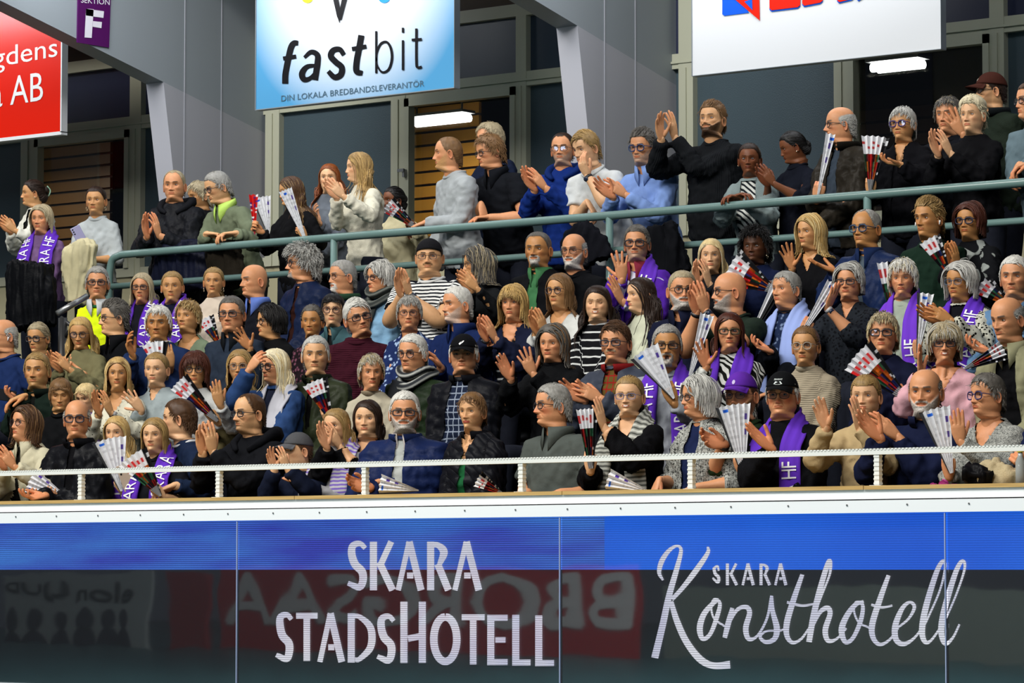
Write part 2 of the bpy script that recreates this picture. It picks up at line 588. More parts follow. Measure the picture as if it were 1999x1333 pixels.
def head_mesh(p):
    V, bm, fm, zm = head_surface(p)
    x, y = V[..., 0], V[..., 1]
    z = ZG
    ax = np.abs(x)
    skin = np.array(p['skin'])
    C = np.ones(V.shape) * skin
    fem, age, r = p['sex'] == 'f', p.get('age', 0.5), p['rng']

    def mix(mask, col, C):
        return C * (1 - mask[..., None]) + np.asarray(col) * mask[..., None]
    red = skin * np.array([1.10, 0.68, 0.62])
    rs = p.get('red', 0.15 + 0.3 * r.rand())
    C = mix(rs * gs(ax - 0.045, 0.02) * gs(z + 0.03, 0.02) * fm, red, C)
    C = mix((rs + .1) * gs(ax, 0.012) * gs(z + 0.034, 0.012) * fm, red, C)
    C = mix(0.42 * gs(ax - 0.03, 0.019) * gs(z + 0.002, 0.013) * fm, skin * [0.66, 0.55, 0.52], C)  # shade of the eye sockets painted into the skin colour
    # lips
    lipc = np.array(p.get('lip', skin * np.array([0.82, 0.40, 0.38]) if fem else skin * np.array([0.86, 0.56, 0.52])))
    up = sstep(z, zm - 0.001, zm) * (1 - sstep(z, zm + 0.0055 - 0.0035 * (ax / 0.024), zm + 0.0075 - 0.004 * (ax / 0.024)))
    lo = sstep(z, zm - 0.0105, zm - 0.008) * (1 - sstep(z, zm, zm + 0.001))
    C = mix(np.maximum(up, lo) * (1 - sstep(ax, 0.019, 0.0245)) * fm * 0.85, lipc, C)
    mo = p.get('mouth', 'closed')
    C = mix(gs(z - zm, 0.0016) * (1 - sstep(ax, 0.020, 0.025)) * fm * 0.85, skin * [0.22, 0.10, 0.09], C)
    if mo == 'open':
        C = mix(sstep(gs(ax, 0.013) * gs(ZG + 0.0665, 0.0095), 0.35, 0.5), (0.03, 0.008, 0.008), C)
    if mo == 'smile':
        C = mix(sstep(gs(ax, 0.017) * gs(z - zm, 0.0060), 0.45, 0.6) * fm, (0.75, 0.72, 0.66), C)
    C = mix(0.6 * gs(ax - 0.0055, 0.0035) * gs(z + 0.0455, 0.002) * fm, skin * [0.25, 0.12, 0.1], C)
    # brows
    bc = np.array(p['brow'])
    arch = 0.0215 + 0.0035 * np.sin(np.clip((ax - 0.012) / 0.04, 0, 1) * 2.4) - 0.002 * age
    th = (0.0022 if fem else 0.0036)
    bmk = (1 - sstep(np.abs(z - arch), th * 0.6, th * 1.7)) * sstep(ax, 0.010, 0.0145) * (1 - sstep(ax, 0.044, 0.051)) * fm
    C = mix(np.clip(bmk * (0.85 if fem else 0.95), 0, 1), bc * 0.6, C)
    # beard colour
    if p.get('beard'):
        k = {'stubble': 0.5}.get(p['beard'], 0.92)
        nz = 0.85 + 0.25 * wob(V.reshape(-1, 3), 300, p['seed'] + 3).reshape(z.shape)[..., None]
        m = (bm * k)[..., None]
        C = C * (1 - m) + np.array(p['bcol']) * nz * m
    # scalp stubble colour under short hair
    hm = hair_mask(p)
    if p.get('hs') != 'bald' and hm is not None:
        C = mix(sstep(hm, 0.0, 0.5) * 0.75, np.array(p['hair']) * 0.7, C)
    nr, nc = z.shape
    Vf = V.reshape(-1, 3)
    Q = ringgrid(nr, nc)
    topi = len(Vf)
    Vf = np.vstack([Vf, [0, -0.008, 0.1176]])
    k = np.arange(nc)
    T = np.stack([(nr - 1) * nc + k, (nr - 1) * nc + (k + 1) % nc, np.full(nc, topi)], -1)
    Cf = np.vstack([C.reshape(-1, 3), C[-1, 0]])
    parts = [(Vf, Q, T, Cf, 0)]
    # eyes
    ex, ez, er = 0.0308, 0.001, 0.0136
    sel = V[(np.abs(ax - ex) < 0.004) & (np.abs(z - ez) < 0.004) & (y > 0)]
    ys = sel[:, 1].mean() + 0.0012
    eyec = np.array(p.get('eye', [(0.05, 0.08, 0.11), (0.04, 0.025, 0.015), (0.05, 0.06, 0.04)][p['seed'] % 3]))
    angs = np.radians([0.01, 6, 12, 13, 20, 27, 29.5, 36, 50, 68, 88])
    cols = [(0.01,) * 3] * 3 + [eyec * .8, eyec, eyec * .55] + [(0.46, 0.42, 0.39)] * 5
    na = 16
    aa = np.linspace(0, 2 * np.pi, na, endpoint=False)
    gy = math.radians(p.get('gaze', 0))
    closed = p.get('closed', 0)
    for sx in (-1, 1):
        cx = np.array([sx * ex * p.get('hw', 1.0), ys + 0.0045 - er, ez])
        E = np.array([[math.sin(g) * math.cos(t), math.cos(g), math.sin(g) * math.sin(t)] for g in angs for t in aa])
        Rz = np.array([[math.cos(gy), -math.sin(gy), 0], [math.sin(gy), math.cos(gy), 0], [0, 0, 1]])
        E = E @ Rz.T * er + cx
        parts.append((E, ringgrid(len(angs), na), None, np.repeat(np.array(cols), na, 0), 1))
        # lids: shells over the eyeball leaving an almond opening
        az = np.radians(np.linspace(-80, 80, 15))
        op = (15 if age > 0.6 else 19) * (0.0 if closed else 1) * p.get('eyeopen', 1.0)
        alm = np.clip(1 - (np.degrees(az) / 64) ** 2, -0.15, 1)
        for up_ in (1, -1):
            e0 = (op * alm if up_ > 0 else -(13 if not closed else 4) * alm) + (2 - 6 * closed) + sx * np.degrees(az) * 0.03
            rows, colr = [], []
            for j, (f, rr) in enumerate(((0, 1.045), (0.02, 1.10), (0.25, 1.115), (0.6, 1.09), (1.0, 0.98))):
                el = np.radians(e0 + (up_ * 78 - e0) * f)
                rows.append(np.stack([np.sin(az) * np.cos(el), np.cos(az) * np.cos(el), np.sin(el)], -1) * er * rr + cx)
                dark = (0.10 if up_ > 0 else 0.5) if j < 2 else (0.72 if j == 2 else 0.90)  # dark lash rim; lid crease shade painted into the skin
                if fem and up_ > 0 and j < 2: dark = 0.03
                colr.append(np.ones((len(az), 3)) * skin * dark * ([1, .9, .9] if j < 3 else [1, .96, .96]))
            parts.append((np.vstack(rows), ringgrid(5, len(az), close=False) if up_ > 0 else ringgrid(5, len(az), close=False)[:, ::-1], None, np.vstack(colr), 0))
    # ears
    if not p.get('noear'):
        t = np.linspace(0, 2 * np.pi, 18, endpoint=False)
        for sx in (-1, 1):
            rows = []
            for rr, off, yy in ((1.0, -0.002, 0), (1.06, 0.004, 0), (1.0, 0.0085, 0), (0.84, 0.0075, 0), (0.66, 0.002, 0.001), (0.40, 0.001, 0.003), (0.1, 0.001, 0.004)):
                ey = np.cos(t) * 0.0165 * rr * (1 + 0.25 * np.sin(t))
                ezz = np.sin(t) * 0.0315 * rr
                out = off + 0.010 * sstep(-ey, -0.010, 0.018)
                rows.append(np.stack([sx * (0.0745 * p.get('hw', 1.0) + out), -0.012 + ey - 0.18 * -ezz + yy, -0.014 + ezz], -1))
            C2 = np.ones((len(rows) * 18, 3)) * skin * [1.0, 0.82, 0.80]
            C2[4 * 18:] *= 0.75
            q = ringgrid(len(rows), 18)
            parts.append((np.vstack(rows), q if sx < 0 else q[:, ::-1], None, C2, 0))
    return parts, V, hm


def hair_mask(p):
    hs = p.get('hs', 'short')
    aph = np.degrees(np.abs(PG))
    hl = hairline(aph, p.get('rec', 0.0), p.get('low', 0.0))
    m = sstep(ZG, hl - 0.003, hl + 0.004)
    if hs == 'bald': return None
    if hs in ('fringe',):            # bald crown, hair round the sides
        z1 = np.interp(aph, [0, 60, 75, 100, 180], [0.0, 0.02, 0.045, 0.060, 0.070])
        m = m * (1 - sstep(ZG, z1 - 0.006, z1 + 0.008)) * sstep(aph, 66, 76)
    return m


# ---------------------------------------------------------------- hair
EC, ER = np.array([0, -0.006, 0.010]), np.array([0.0800, 0.1005, 0.1085])


def tri_tubes(P, Wd, n=3):
    """many tapered strands at once. P: (N,S,3), Wd: (N,S) -> V,Q"""
    N_, S_, _ = P.shape
    T_ = np.zeros_like(P)
    T_[:, 1:-1] = P[:, 2:] - P[:, :-2]; T_[:, 0] = P[:, 1] - P[:, 0]; T_[:, -1] = P[:, -1] - P[:, -2]
    T_ /= np.linalg.norm(T_, axis=2, keepdims=True) + 1e-12
    out = P - np.array([0, -0.01, 0.0])
    out = out - T_ * (out * T_).sum(2, keepdims=True)
    out /= np.linalg.norm(out, axis=2, keepdims=True) + 1e-9
    side = np.cross(T_, out)
    V = np.empty((N_, S_, 3, 3))
    w = Wd[..., None]
    V[:, :, 0] = P + out * w * 0.55
    V[:, :, 1] = P + side * w - out * w * 0.25
    V[:, :, 2] = P - side * w - out * w * 0.25
    base = (np.arange(N_) * S_ * 3)[:, None, None] + (np.arange(S_ - 1) * 3)[None, :, None]
    k = np.arange(3)[None, None, :]
    k2 = (k + 1) % 3
    Q = np.stack([base + k, base + k2, base + 3 + k2, base + 3 + k], -1).reshape(-1, 4)
    return V.reshape(-1, 3), Q


def grow(roots, p, r, length, steps, h0_, h1_, comb, grav, curl=0.0, width=0.006, stray=0.15, zstop=None, face=True, body=None, taper=0.25):
    n = len(roots)
    hb_ = p.get('_th', 0) * 0.85
    h0, h1 = h0_ * 0.4 + hb_, max(h1_, hb_ + 0.004)
    P = np.empty((n, steps, 3))
    cur = roots.copy()
    q = (cur - EC) / ER
    nrm = unit(q / ER * 0 + q)
    nrm = q / ER; nrm /= np.linalg.norm(nrm, axis=1)[:, None]
    L = length * r.uniform(0.8, 1.15, n)[:, None] / (steps - 1)
    ph = r.uniform(0, 6.28, n)
    noise_d = r.normal(size=(n, 3)) * stray
    vel = nrm * 0.6
    for i in range(steps):
        P[:, i] = cur
        f = i / (steps - 1)
        c = comb(cur) * (max(0.0, 1 - 1.25 * f) if grav > 1.2 else 1.0)
        v = c + noise_d + grav * f * np.array([0, 0, -1.0]) + nrm * (0.35 if i == 0 else 0)
        if curl:
            v = v + curl * np.stack([np.cos(ph + i * 2.1), np.sin(ph + i * 2.1), np.cos(ph * 2 + i * 1.7)], -1)
        kk_ = 0.35 if grav < 1.2 else 0.2
        v = kk_ * vel + (1 - kk_) * v
        v /= np.linalg.norm(v, axis=1)[:, None] + 1e-9
        qn = (cur - EC) / ER ** 2
        qn /= np.linalg.norm(qn, axis=1)[:, None]
        if curl < 1 and i > 0:
            v = v - qn * np.maximum(0, (v * qn).sum(1))[:, None] * 0.8
            v /= np.linalg.norm(v, axis=1)[:, None] + 1e-9
        vel = v
        cur = cur + v * L
        hh = (h0 + (h1 - h0) * min(1, f * 1.6)) * (0.75 + 0.5 * ((np.sin(ph * 7) + 1) / 2))
        q = (cur - EC) / ER
        m = np.linalg.norm(q, axis=1)
        tgt = 1 + hh / 0.09
        low = cur[:, 2] < -0.02
        s_ = np.where(~low, np.where(m < tgt, tgt / m, (tgt / m) ** (0.0 if curl > 1 else (0.95 if grav > 1.2 else 0.82))), 1)
        cur = EC + (cur - EC) * s_[:, None]
        # below ear level: stay clear of jaw and neck horizontally
        if grav > 1.2:
            tuck = np.where(low & (cur[:, 2] > -0.15), 0.985, 1.0)
            cur[:, 0] *= tuck; cur[:, 1] = -0.012 + (cur[:, 1] + 0.012) * tuck
        rad = np.hypot(cur[:, 0], (cur[:, 1] + 0.012) * 0.85)
        need = np.where(cur[:, 2] < -0.13, 0.078 + np.clip(-0.13 - cur[:, 2], 0, 0.09) * 0.75, 0.080) + hh * 0.7
        s2 = np.where(low & (rad < need), need / (rad + 1e-9), 1)
        cur[:, 0] *= s2; cur[:, 1] = -0.012 + (cur[:, 1] + 0.012) * s2
        if face:
            infr = (cur[:, 1] > 0.040) & (cur[:, 2] < 0.055)
            mx = 0.060 + 0.012 * np.clip((0.055 - cur[:, 2]) / 0.08, 0, 1)
            cur[:, 0] = np.where(infr & (np.abs(cur[:, 0]) < mx), np.sign(cur[:, 0] + 1e-9) * mx, cur[:, 0])
            cur[:, 1] = np.where((cur[:, 2] < 0.02) & (cur[:, 2] > -0.13), np.minimum(cur[:, 1], 0.062), cur[:, 1])
        if zstop is not None:
            cur[:, 2] = np.maximum(cur[:, 2], zstop + (np.sin(ph * 3)) * 0.008)
    t = np.linspace(0, 1, steps)[None, :]
    Wd = 0.44 * width * (0.6 + 0.4 * np.minimum(1, t * 4)) * (1 - (1 - taper) * sstep(t, 0.55, 1.0)) * r.uniform(0.7, 1.25, n)[:, None]
    return P, Wd


def away(c0):
    c0 = np.array(c0)

    def f(P):
        v = P - c0
        q = (P - EC) / ER ** 2
        q /= np.linalg.norm(q, axis=1)[:, None]
        v = v - q * (v * q).sum(1)[:, None]
        return v / (np.linalg.norm(v, axis=1)[:, None] + 1e-6)
    return f


def P_cap(p):
    return bool(p.get('cap'))


def mk_hair(p, Vg, hm):
    """returns list of (V,Q,T,col) in head coordinates"""
    hs = p.get('hs', 'short')
    if hs == 'bald' or hm is None: return []
    r = p['rng']
    base = np.array(p['hair'])
    hi = np.array(p.get('hair2', base * 1.25 + 0.01))
    out = []
    # root shell
    cen = Vg - EC
    nr_ = cen / ER ** 2
    nr_ = nr_ / np.linalg.norm(nr_, axis=2, keepdims=True)
    th = {'crop': 0.003, 'fringe': 0.0035, 'short': 0.006, 'quiff': 0.008, 'sidepart': 0.008, 'pixie': 0.010, 'bob': 0.012, 'bobf': 0.013, 'long': 0.006, 'longf': 0.008,
          'back': 0.006, 'curly': 0.018, 'messy': 0.010, 'fauxhawk': 0.008, 'afro': 0.03, 'undercut': 0.004}.get(hs, 0.006) * p.get('vol', 1.0)
    p['_th'] = th
    if hs == 'undercut': th = th * (1 + 5 * sstep(ZG, 0.03, 0.08))
    if hs == 'quiff': th = th * (0.5 + 1.0 * sstep(ZG, 0.02, 0.08))
    ap_ = np.degrees(np.abs(PG))
    dpt = sstep(ZG, hairline(ap_, p.get('rec', 0), p.get('low', 0)) - 0.002, hairline(ap_, p.get('rec', 0), p.get('low', 0)) + 0.03)
    off = hm * (0.0015 + th * (0.25 + 0.75 * dpt))
    S = Vg + nr_ * off[..., None]
    grooves = 0.0012 * np.sin(np.abs(PG) * 60 + 3 * wob(Vg.reshape(-1, 3), 30, p['seed']).reshape(PG.shape)) * hm
    S = S + nr_ * grooves[..., None]
    nr, nc = ZG.shape
    Vs = np.vstack([S.reshape(-1, 3), [0, -0.008, 0.1176 + 0.0015 + (0 if hs == 'fringe' else np.max(th))]])
    Q = ringgrid(nr, nc)
    hmf = hm.reshape(-1)
    Q = Q[(hmf[Q] > 0.45).all(1)]
    if P_cap(p): Q = Q[(Vs[Q][:, :, 2] < 0.06).all(1)]
    T = None
    if hs != 'fringe' and not P_cap(p):
        k = np.arange(nc)
        T = np.stack([(nr - 1) * nc + k, (nr - 1) * nc + (k + 1) % nc, np.full(nc, nr * nc)], -1)
    cs = np.ones((len(Vs), 3)) * base * 0.82
    cs *= (1 + 0.22 * wob(Vs * [1, 1, 0.4], 90, p['seed'] + 5))[:, None]
    out.append((Vs, Q, T, np.clip(cs, 0.002, 1)))
    # strands
    Vf = Vg.reshape(-1, 3)
    idx = np.where((hmf > 0.25) & ((Vf[:, 2] < 0.048) | (not P_cap(p))))[0]
    Wt = np.ones(len(idx))
    dens = np.abs(0.45 + 1.65 * (np.abs(PG.reshape(-1)[idx]) / np.pi) ** 2) * np.clip(np.hypot(Vf[idx, 0], Vf[idx, 1]), 0.008, 1)
    Wt = dens / dens.sum()

    def roots(n, sel=None):
        n = int(n * 2.6 * (0.45 if P_cap(p) else 1))
        w = Wt if sel is None else Wt * sel(Vf[idx])
        w = w / w.sum()
        k = r.choice(idx, n, p=w)
        return Vf[k] + r.normal(size=(n, 3)) * 0.002

    side = p.get('side', 1)
    crown = away((0.01 * side, -0.045, 0.13))
    G = []
    ln = p.get('len', None)
    if hs == 'crop':
        G.append(grow(roots(380), p, r, ln or 0.010, 3, 0.001, 0.004, crown, 0.3, width=0.0042, stray=0.5, face=False))
    elif hs == 'fringe':
        G.append(grow(roots(300), p, r, ln or 0.016, 4, 0.001, 0.004, lambda P: np.stack([0 * P[:, 0], -0.6 + 0 * P[:, 0], -0.5 + 0 * P[:, 0]], -1), 0.5, width=0.0045, stray=0.25, face=False))
    elif hs in ('short', 'messy'):
        ms = hs == 'messy'
        swp = lambda P: crown(P) * (1 - 0.9 * (sstep(P[:, 2], 0.045, 0.065) * sstep(P[:, 1], -0.02, 0.02))[:, None]) + np.array([-side * 1.0, -0.25, 0.35]) * (sstep(P[:, 2], 0.045, 0.065) * sstep(P[:, 1], -0.02, 0.02))[:, None]
        if p['sex'] == 'f' or p.get('low') or ms: swp = crown
        G.append(grow(roots(460), p, r, ln or (0.042 if ms else 0.028), 5, 0.002, (0.016 if ms else 0.008) * p.get('vol', 1), swp, 0.5, curl=0.5 if ms else 0.0, width=0.0052, stray=0.45 if ms else 0.28, face=not ms))
    elif hs in ('sidepart', 'quiff', 'undercut', 'fauxhawk'):
        px_ = 0.035 * side

        def comb(P):
            topw = sstep(P[:, 2], 0.055, 0.085)[:, None]
            if hs == 'sidepart':
                tdir = np.stack([-side * np.sign(px_ * side - P[:, 0] * side) * 0 - side * 0.9 * np.ones(len(P)), 0.25 + 0 * P[:, 0], 0.15 + 0 * P[:, 0]], -1)
            else:
                tdir = np.stack([-side * 0.35 + 0 * P[:, 0], -0.55 + 0.0 * P[:, 0] + (0.9 if hs == 'undercut' else 0), 0.75 + 0 * P[:, 0]], -1)
            sdir = np.stack([0 * P[:, 0], -0.45 + 0 * P[:, 0], -0.8 + 0 * P[:, 0]], -1)
            return tdir * topw + sdir * (1 - topw)
        G.append(grow(roots(280, lambda q: 1 - 0.9 * sstep(q[:, 2], 0.06, 0.08)), p, r, 0.020, 4, 0.001, 0.005, comb, 0.3, width=0.0046, stray=0.2, face=False))
        G.append(grow(roots(300, lambda q: 0.02 + sstep(q[:, 2], 0.055, 0.075)), p, r, ln or 0.048, 6, 0.003, {'sidepart': 0.014, 'quiff': 0.022, 'undercut': 0.022, 'fauxhawk': 0.03}[hs] * p.get('vol', 1), comb, 0.1, width=0.0056, stray=0.22, face=False))
    elif hs == 'pixie':
        G.append(grow(roots(560), p, r, ln or 0.042, 7, 0.004, 0.015 * p.get('vol', 1), crown, 0.35, curl=0.10, width=0.0058, stray=0.20, face=False))
    elif hs in ('bob', 'bobf'):
        L_ = ln or 0.20
        if hs == 'bobf':
            G.append(grow(roots(150, lambda q: sstep(q[:, 1], 0.02, 0.06)), p, r, 0.072, 7, 0.004, 0.012, lambda P: np.stack([-0.25 * side + P[:, 0] * 2, 0.8 + 0 * P[:, 0], -0.1 + 0 * P[:, 0]], -1), 1.3, width=0.0058, stray=0.12, face=False))
        cf = lambda P: np.stack([np.sign(P[:, 0] - 0.012 * side) * 0.9, -0.25 + 0 * P[:, 0], -0.25 + 0 * P[:, 0]], -1)
        bk = lambda P: crown(P) * sstep(-P[:, 1], 0.0, 0.05)[:, None] + cf(P) * (1 - sstep(-P[:, 1], 0.0, 0.05))[:, None]
        G.append(grow(roots(560), p, r, L_, 10, 0.004, 0.022 * p.get('vol', 1), bk, 1.6, curl=p.get('curl', 0.06), width=0.0096, stray=0.09, zstop=p.get('zs', -0.125), taper=0.5))
    elif hs in ('long', 'longf'):
        L_ = ln or 0.42
        if hs == 'longf':
            G.append(grow(roots(150, lambda q: sstep(q[:, 1], 0.02, 0.06)), p, r, 0.070, 7, 0.004, 0.012, lambda P: np.stack([-0.25 * side + P[:, 0] * 2, 0.8 + 0 * P[:, 0], -0.1 + 0 * P[:, 0]], -1), 1.3, width=0.0058, stray=0.12, face=False))
        cf = lambda P: np.stack([np.sign(P[:, 0] - 0.008 * side) * 0.9, -0.30 + 0 * P[:, 0], -0.3 + 0 * P[:, 0]], -1)
        G.append(grow(roots(620), p, r, L_, 14, 0.003, 0.014 * p.get('vol', 1), cf, 2.2, curl=p.get('curl', 0.06), width=0.0098, stray=0.07, taper=0.35))
    elif hs == 'back':
        bp_ = np.array(p.get('bun', (0, -0.112, 0.02)))

        def toward(P):
            v = bp_ - P
            q = (P - EC) / ER ** 2
            q /= np.linalg.norm(q, axis=1)[:, None]
            v = v - q * (v * q).sum(1)[:, None]
            return v / (np.linalg.norm(v, axis=1)[:, None] + 1e-6)
        G.append(grow(roots(560), p, r, ln or 0.10, 8, 0.002, 0.006, toward, 0.0, width=0.0052, stray=0.04, face=False))
        tk = p.get('tail', 'bun')
        if tk == 'bun':
            t = np.linspace(0, 2 * np.pi, 90, endpoint=False)
            sw = np.stack([np.cos(t * 5) * 0.028, -0.012 + np.sin(t * 7) * 0.018, np.sin(t * 5) * 0.030], -1) + bp_
            pts = bp_ + unitrows(r.normal(size=(160, 3))) * [0.030, 0.024, 0.032]
            dirs = np.cross(unitrows(pts - bp_), [0.2, 1, 0.1])
            PP = np.stack([pts + dirs * 0.02 * (k - 2) / 2 - (pts - bp_) * 0.10 * ((k - 2) / 2) ** 2 for k in range(5)], 1)
            G.append((PP, np.full((160, 5), 0.0038)))
        elif tk in ('pony', 'lowpony'):
            n = 190
            st_ = bp_ + r.normal(size=(n, 3)) * 0.010
            PP = np.empty((n, 9, 3))
            cur = st_.copy()
            for k in range(9):
                PP[:, k] = cur
                cur = cur + np.array([0, -0.016 if k < 3 else -0.001, -0.026]) * p.get('tl', 1.0) + r.normal(size=(n, 3)) * 0.0025
            if p.get('tailside'):
                PP[:, :, 0] += p['tailside'] * np.linspace(0, 1, 9) * 0.08
                PP[:, :, 1] += np.linspace(0, 1, 9) * 0.06
            G.append((PP, np.full((n, 9), 0.0038) * np.linspace(1, 0.4, 9)))
    elif hs in ('curly', 'afro'):
        G.append(grow(roots(820), p, r, ln or 0.075, 10, 0.012, 0.05 * p.get('vol', 1), crown, 0.6, curl=1.5, width=0.0050, stray=0.35, face=False, taper=0.6))
    gr = p.get('mixc', 0.25)
    for P, Wd in G:
        V, Qq = tri_tubes(P, Wd)
        n, s_ = P.shape[:2]
        pick = (r.rand(n) < gr)[:, None, None]
        c = np.where(pick, hi, base) * r.uniform(0.80, 1.14, (n, 1, 1)) * np.linspace(0.88, 1.08, s_)[None, :, None]
        if p.get('roots') is not None:
            k = (1 - sstep(np.linspace(0, 1, s_), 0.08, 0.3))[None, :, None]
            c = c * (1 - k) + np.array(p['roots']) * k
        c = np.repeat(np.broadcast_to(c, (n, s_, 3))[:, :, None, :], 3, 2).reshape(-1, 3)
        out.append((V, Qq, None, np.clip(c, 0.002, 1)))
    return out


def unitrows(A):
    return A / (np.linalg.norm(A, axis=1)[:, None] + 1e-12)


# ---------------------------------------------------------------- hands
def hand_proto(curls, splay, thumb, cup=0.0):
    """left hand, wrist at origin, fingers +Y, palm -Z, thumb +X; returns V,Q,T"""
    pc = []
    P = np.array([[0, -0.024, 0], [0, -0.012, 0], [0, 0.004, 0], [0, 0.028, 0], [-0.001, 0.055, -0.001], [-0.001, 0.085, -0.002], [0, 0.098, -0.003]])
    R = [(0.012, 0.010), (0.0215, 0.0165), (0.0275, 0.0185), (0.035, 0.0175), (0.0405, 0.0155), (0.041, 0.0130), (0.036, 0.0100)]
    pc.append(tube(P, R, 16, ref=np.array([0, 0, 1.0])))
    fx = [0.030, 0.0105, -0.0105, -0.0300]
    fy = [0.090, 0.095, 0.091, 0.081]
    FL = [(0.043, 0.025, 0.021), (0.047, 0.029, 0.022), (0.044, 0.027, 0.022), (0.034, 0.021, 0.019)]
    FR = [0.0104, 0.0107, 0.0102, 0.0091]
    for k in range(4):
        a = math.radians(splay * (1.5 - k))
        c = curls[k]
        d = np.array([math.sin(a), math.cos(a), 0])
        p0 = np.array([fx[k] * 0.72, fy[k] - 0.035, -0.004]); p1 = np.array([fx[k], fy[k], -0.003])
        pts, rad, ang = [p0, p1], [FR[k] * 1.0, FR[k] * 1.1], 0
        cur = p1
        for j in range(3):
            ang += math.radians(c * (1.0, 1.1, 0.7)[j])
            dv = d * math.cos(ang) + np.array([0, 0, -1.0]) * math.sin(ang)
            pts.append(cur + dv * FL[k][j] * 0.5); rad.append(FR[k] * (1 - 0.06 * j) * 0.95)
            cur = cur + dv * FL[k][j]
            pts.append(cur); rad.append(FR[k] * (1.0 - 0.08 * (j + 1)) * (1.02 if j < 2 else 0.62))
        pc.append(tube(pts, rad, 10, ref=np.array([0, 0, 1.0])))
    sp_, cl = thumb                                       # abduction, curl
    a = math.radians(sp_)
    d0 = unit([math.sin(a), math.cos(a), -0.35])
    p = np.array([0.016, 0.018, -0.006])
    q1 = p + d0 * 0.046
    d1 = unit(d0 + np.array([-0.2, 0.35, -0.1]) * cl)
    q2 = q1 + d1 * 0.034
    d2 = unit(d1 + np.array([-0.35, 0.3, -0.2]) * cl)
    q3 = q2 + d2 * 0.027
    pc.append(tube([p, (p + q1) / 2, q1, (q1 + q2) / 2, q2, (q2 + q3) / 2, q3], [0.017, 0.0158, 0.0118, 0.0105, 0.0108, 0.0102, 0.006], 10))
    v, q, t, n = remesh(pc, 0.0032, 2, 0.5)
    return v, q, t


HANDS = {}


def get_hand(pose):
    if pose not in HANDS:
        HANDS[pose] = {
            'flat': lambda: hand_proto([5, 4, 5, 8], 3, (38, 0.5)),
            'clap': lambda: hand_proto([11, 9, 10, 13], 5, (46, 0.6)),
            'spread': lambda: hand_proto([6, 5, 6, 8], 10, (56, 0.4)),
            'relax': lambda: hand_proto([24, 28, 32, 36], 3, (34, 0.9)),
            'grip': lambda: hand_proto([66, 70, 74, 76], 1, (20, 1.4)),
            'rest': lambda: hand_proto([32, 34, 36, 40], 4, (30, 1.0)),
        }[pose]()
    return HANDS[pose]


# ---------------------------------------------------------------- garments and body
def ik(S, Wp, l1, l2, pole):
    d = Wp - S
    D = np.linalg.norm(d)
    if D > (l1 + l2) * 0.985:
        k = D / ((l1 + l2) * 0.985)
        l1, l2 = l1 * k, l2 * k
    a = (l1 * l1 - l2 * l2 + D * D) / (2 * D)
    h = math.sqrt(max(1e-6, l1 * l1 - a * a))
    u = d / D
    pole = unit(pole - u * (pole @ u))
    return S + u * a + pole * h


def superring(w, dp, dn, n=28, e=0.85):
    a = np.linspace(0, 2 * np.pi, n, endpoint=False)
    c, s = np.cos(a), np.sin(a)
    x = w * np.sign(c) * np.abs(c) ** e
    y = np.where(s > 0, dp, dn) * np.sign(s) * np.abs(s) ** e
    return x, y


GLASS = None


def glass_mat():
    global GLASS
    if GLASS: return GLASS
    m = bpy.data.materials.new('spectacle_glass'); m.use_nodes = True
    nt = m.node_tree; nt.nodes.clear()
    o = nt.nodes.new('ShaderNodeOutputMaterial'); mx = nt.nodes.new('ShaderNodeMixShader')
    t = nt.nodes.new('ShaderNodeBsdfTransparent'); g = nt.nodes.new('ShaderNodeBsdfGlossy')
    t.inputs[0].default_value = (0.93, 0.94, 0.97, 1); g.inputs['Roughness'].default_value = 0.05
    g.inputs['Color'].default_value = (0.7, 0.8, 1, 1)
    mx.inputs[0].default_value = 0.12
    nt.links.new(t.outputs[0], mx.inputs[1]); nt.links.new(g.outputs[0], mx.inputs[2]); nt.links.new(mx.outputs[0], o.inputs[0])
    GLASS = m
    return m
# ---------------------------------------------------------------- text outlines (built-in font), used for lettering
_TX = {}


def text_poly(s, extrude=0.0):
    if s not in _TX:
        cu = bpy.data.curves.new('lettering', 'FONT')
        cu.body = s; cu.size = 1.0; cu.resolution_u = 3
        o = bpy.data.objects.new('lettering', cu); COL.objects.link(o)
        dg = bpy.context.evaluated_depsgraph_get()
        me = o.evaluated_get(dg).to_mesh()
        V = np.array([v.co[:] for v in me.vertices]).reshape(-1, 3)
        T = []
        me.calc_loop_triangles()
        T = np.array([t.vertices[:] for t in me.loop_triangles]).reshape(-1, 3)
        o.evaluated_get(dg).to_mesh_clear()
        bpy.data.objects.remove(o); bpy.data.curves.remove(cu)
        if len(V):
            V[:, :2] -= V[:, :2].min(0)
        _TX[s] = (V, T)
    V, T = _TX[s]
    return V.copy(), T.copy()


EYES = attr_mat('eyes', 0.12, 0.5)
PURPLE = srgb('#5b2bb0')
WHITEC = (0.82, 0.82, 0.84)
TOMH = []


def xf(P, R, o):
    return np.asarray(P) @ R.T + o


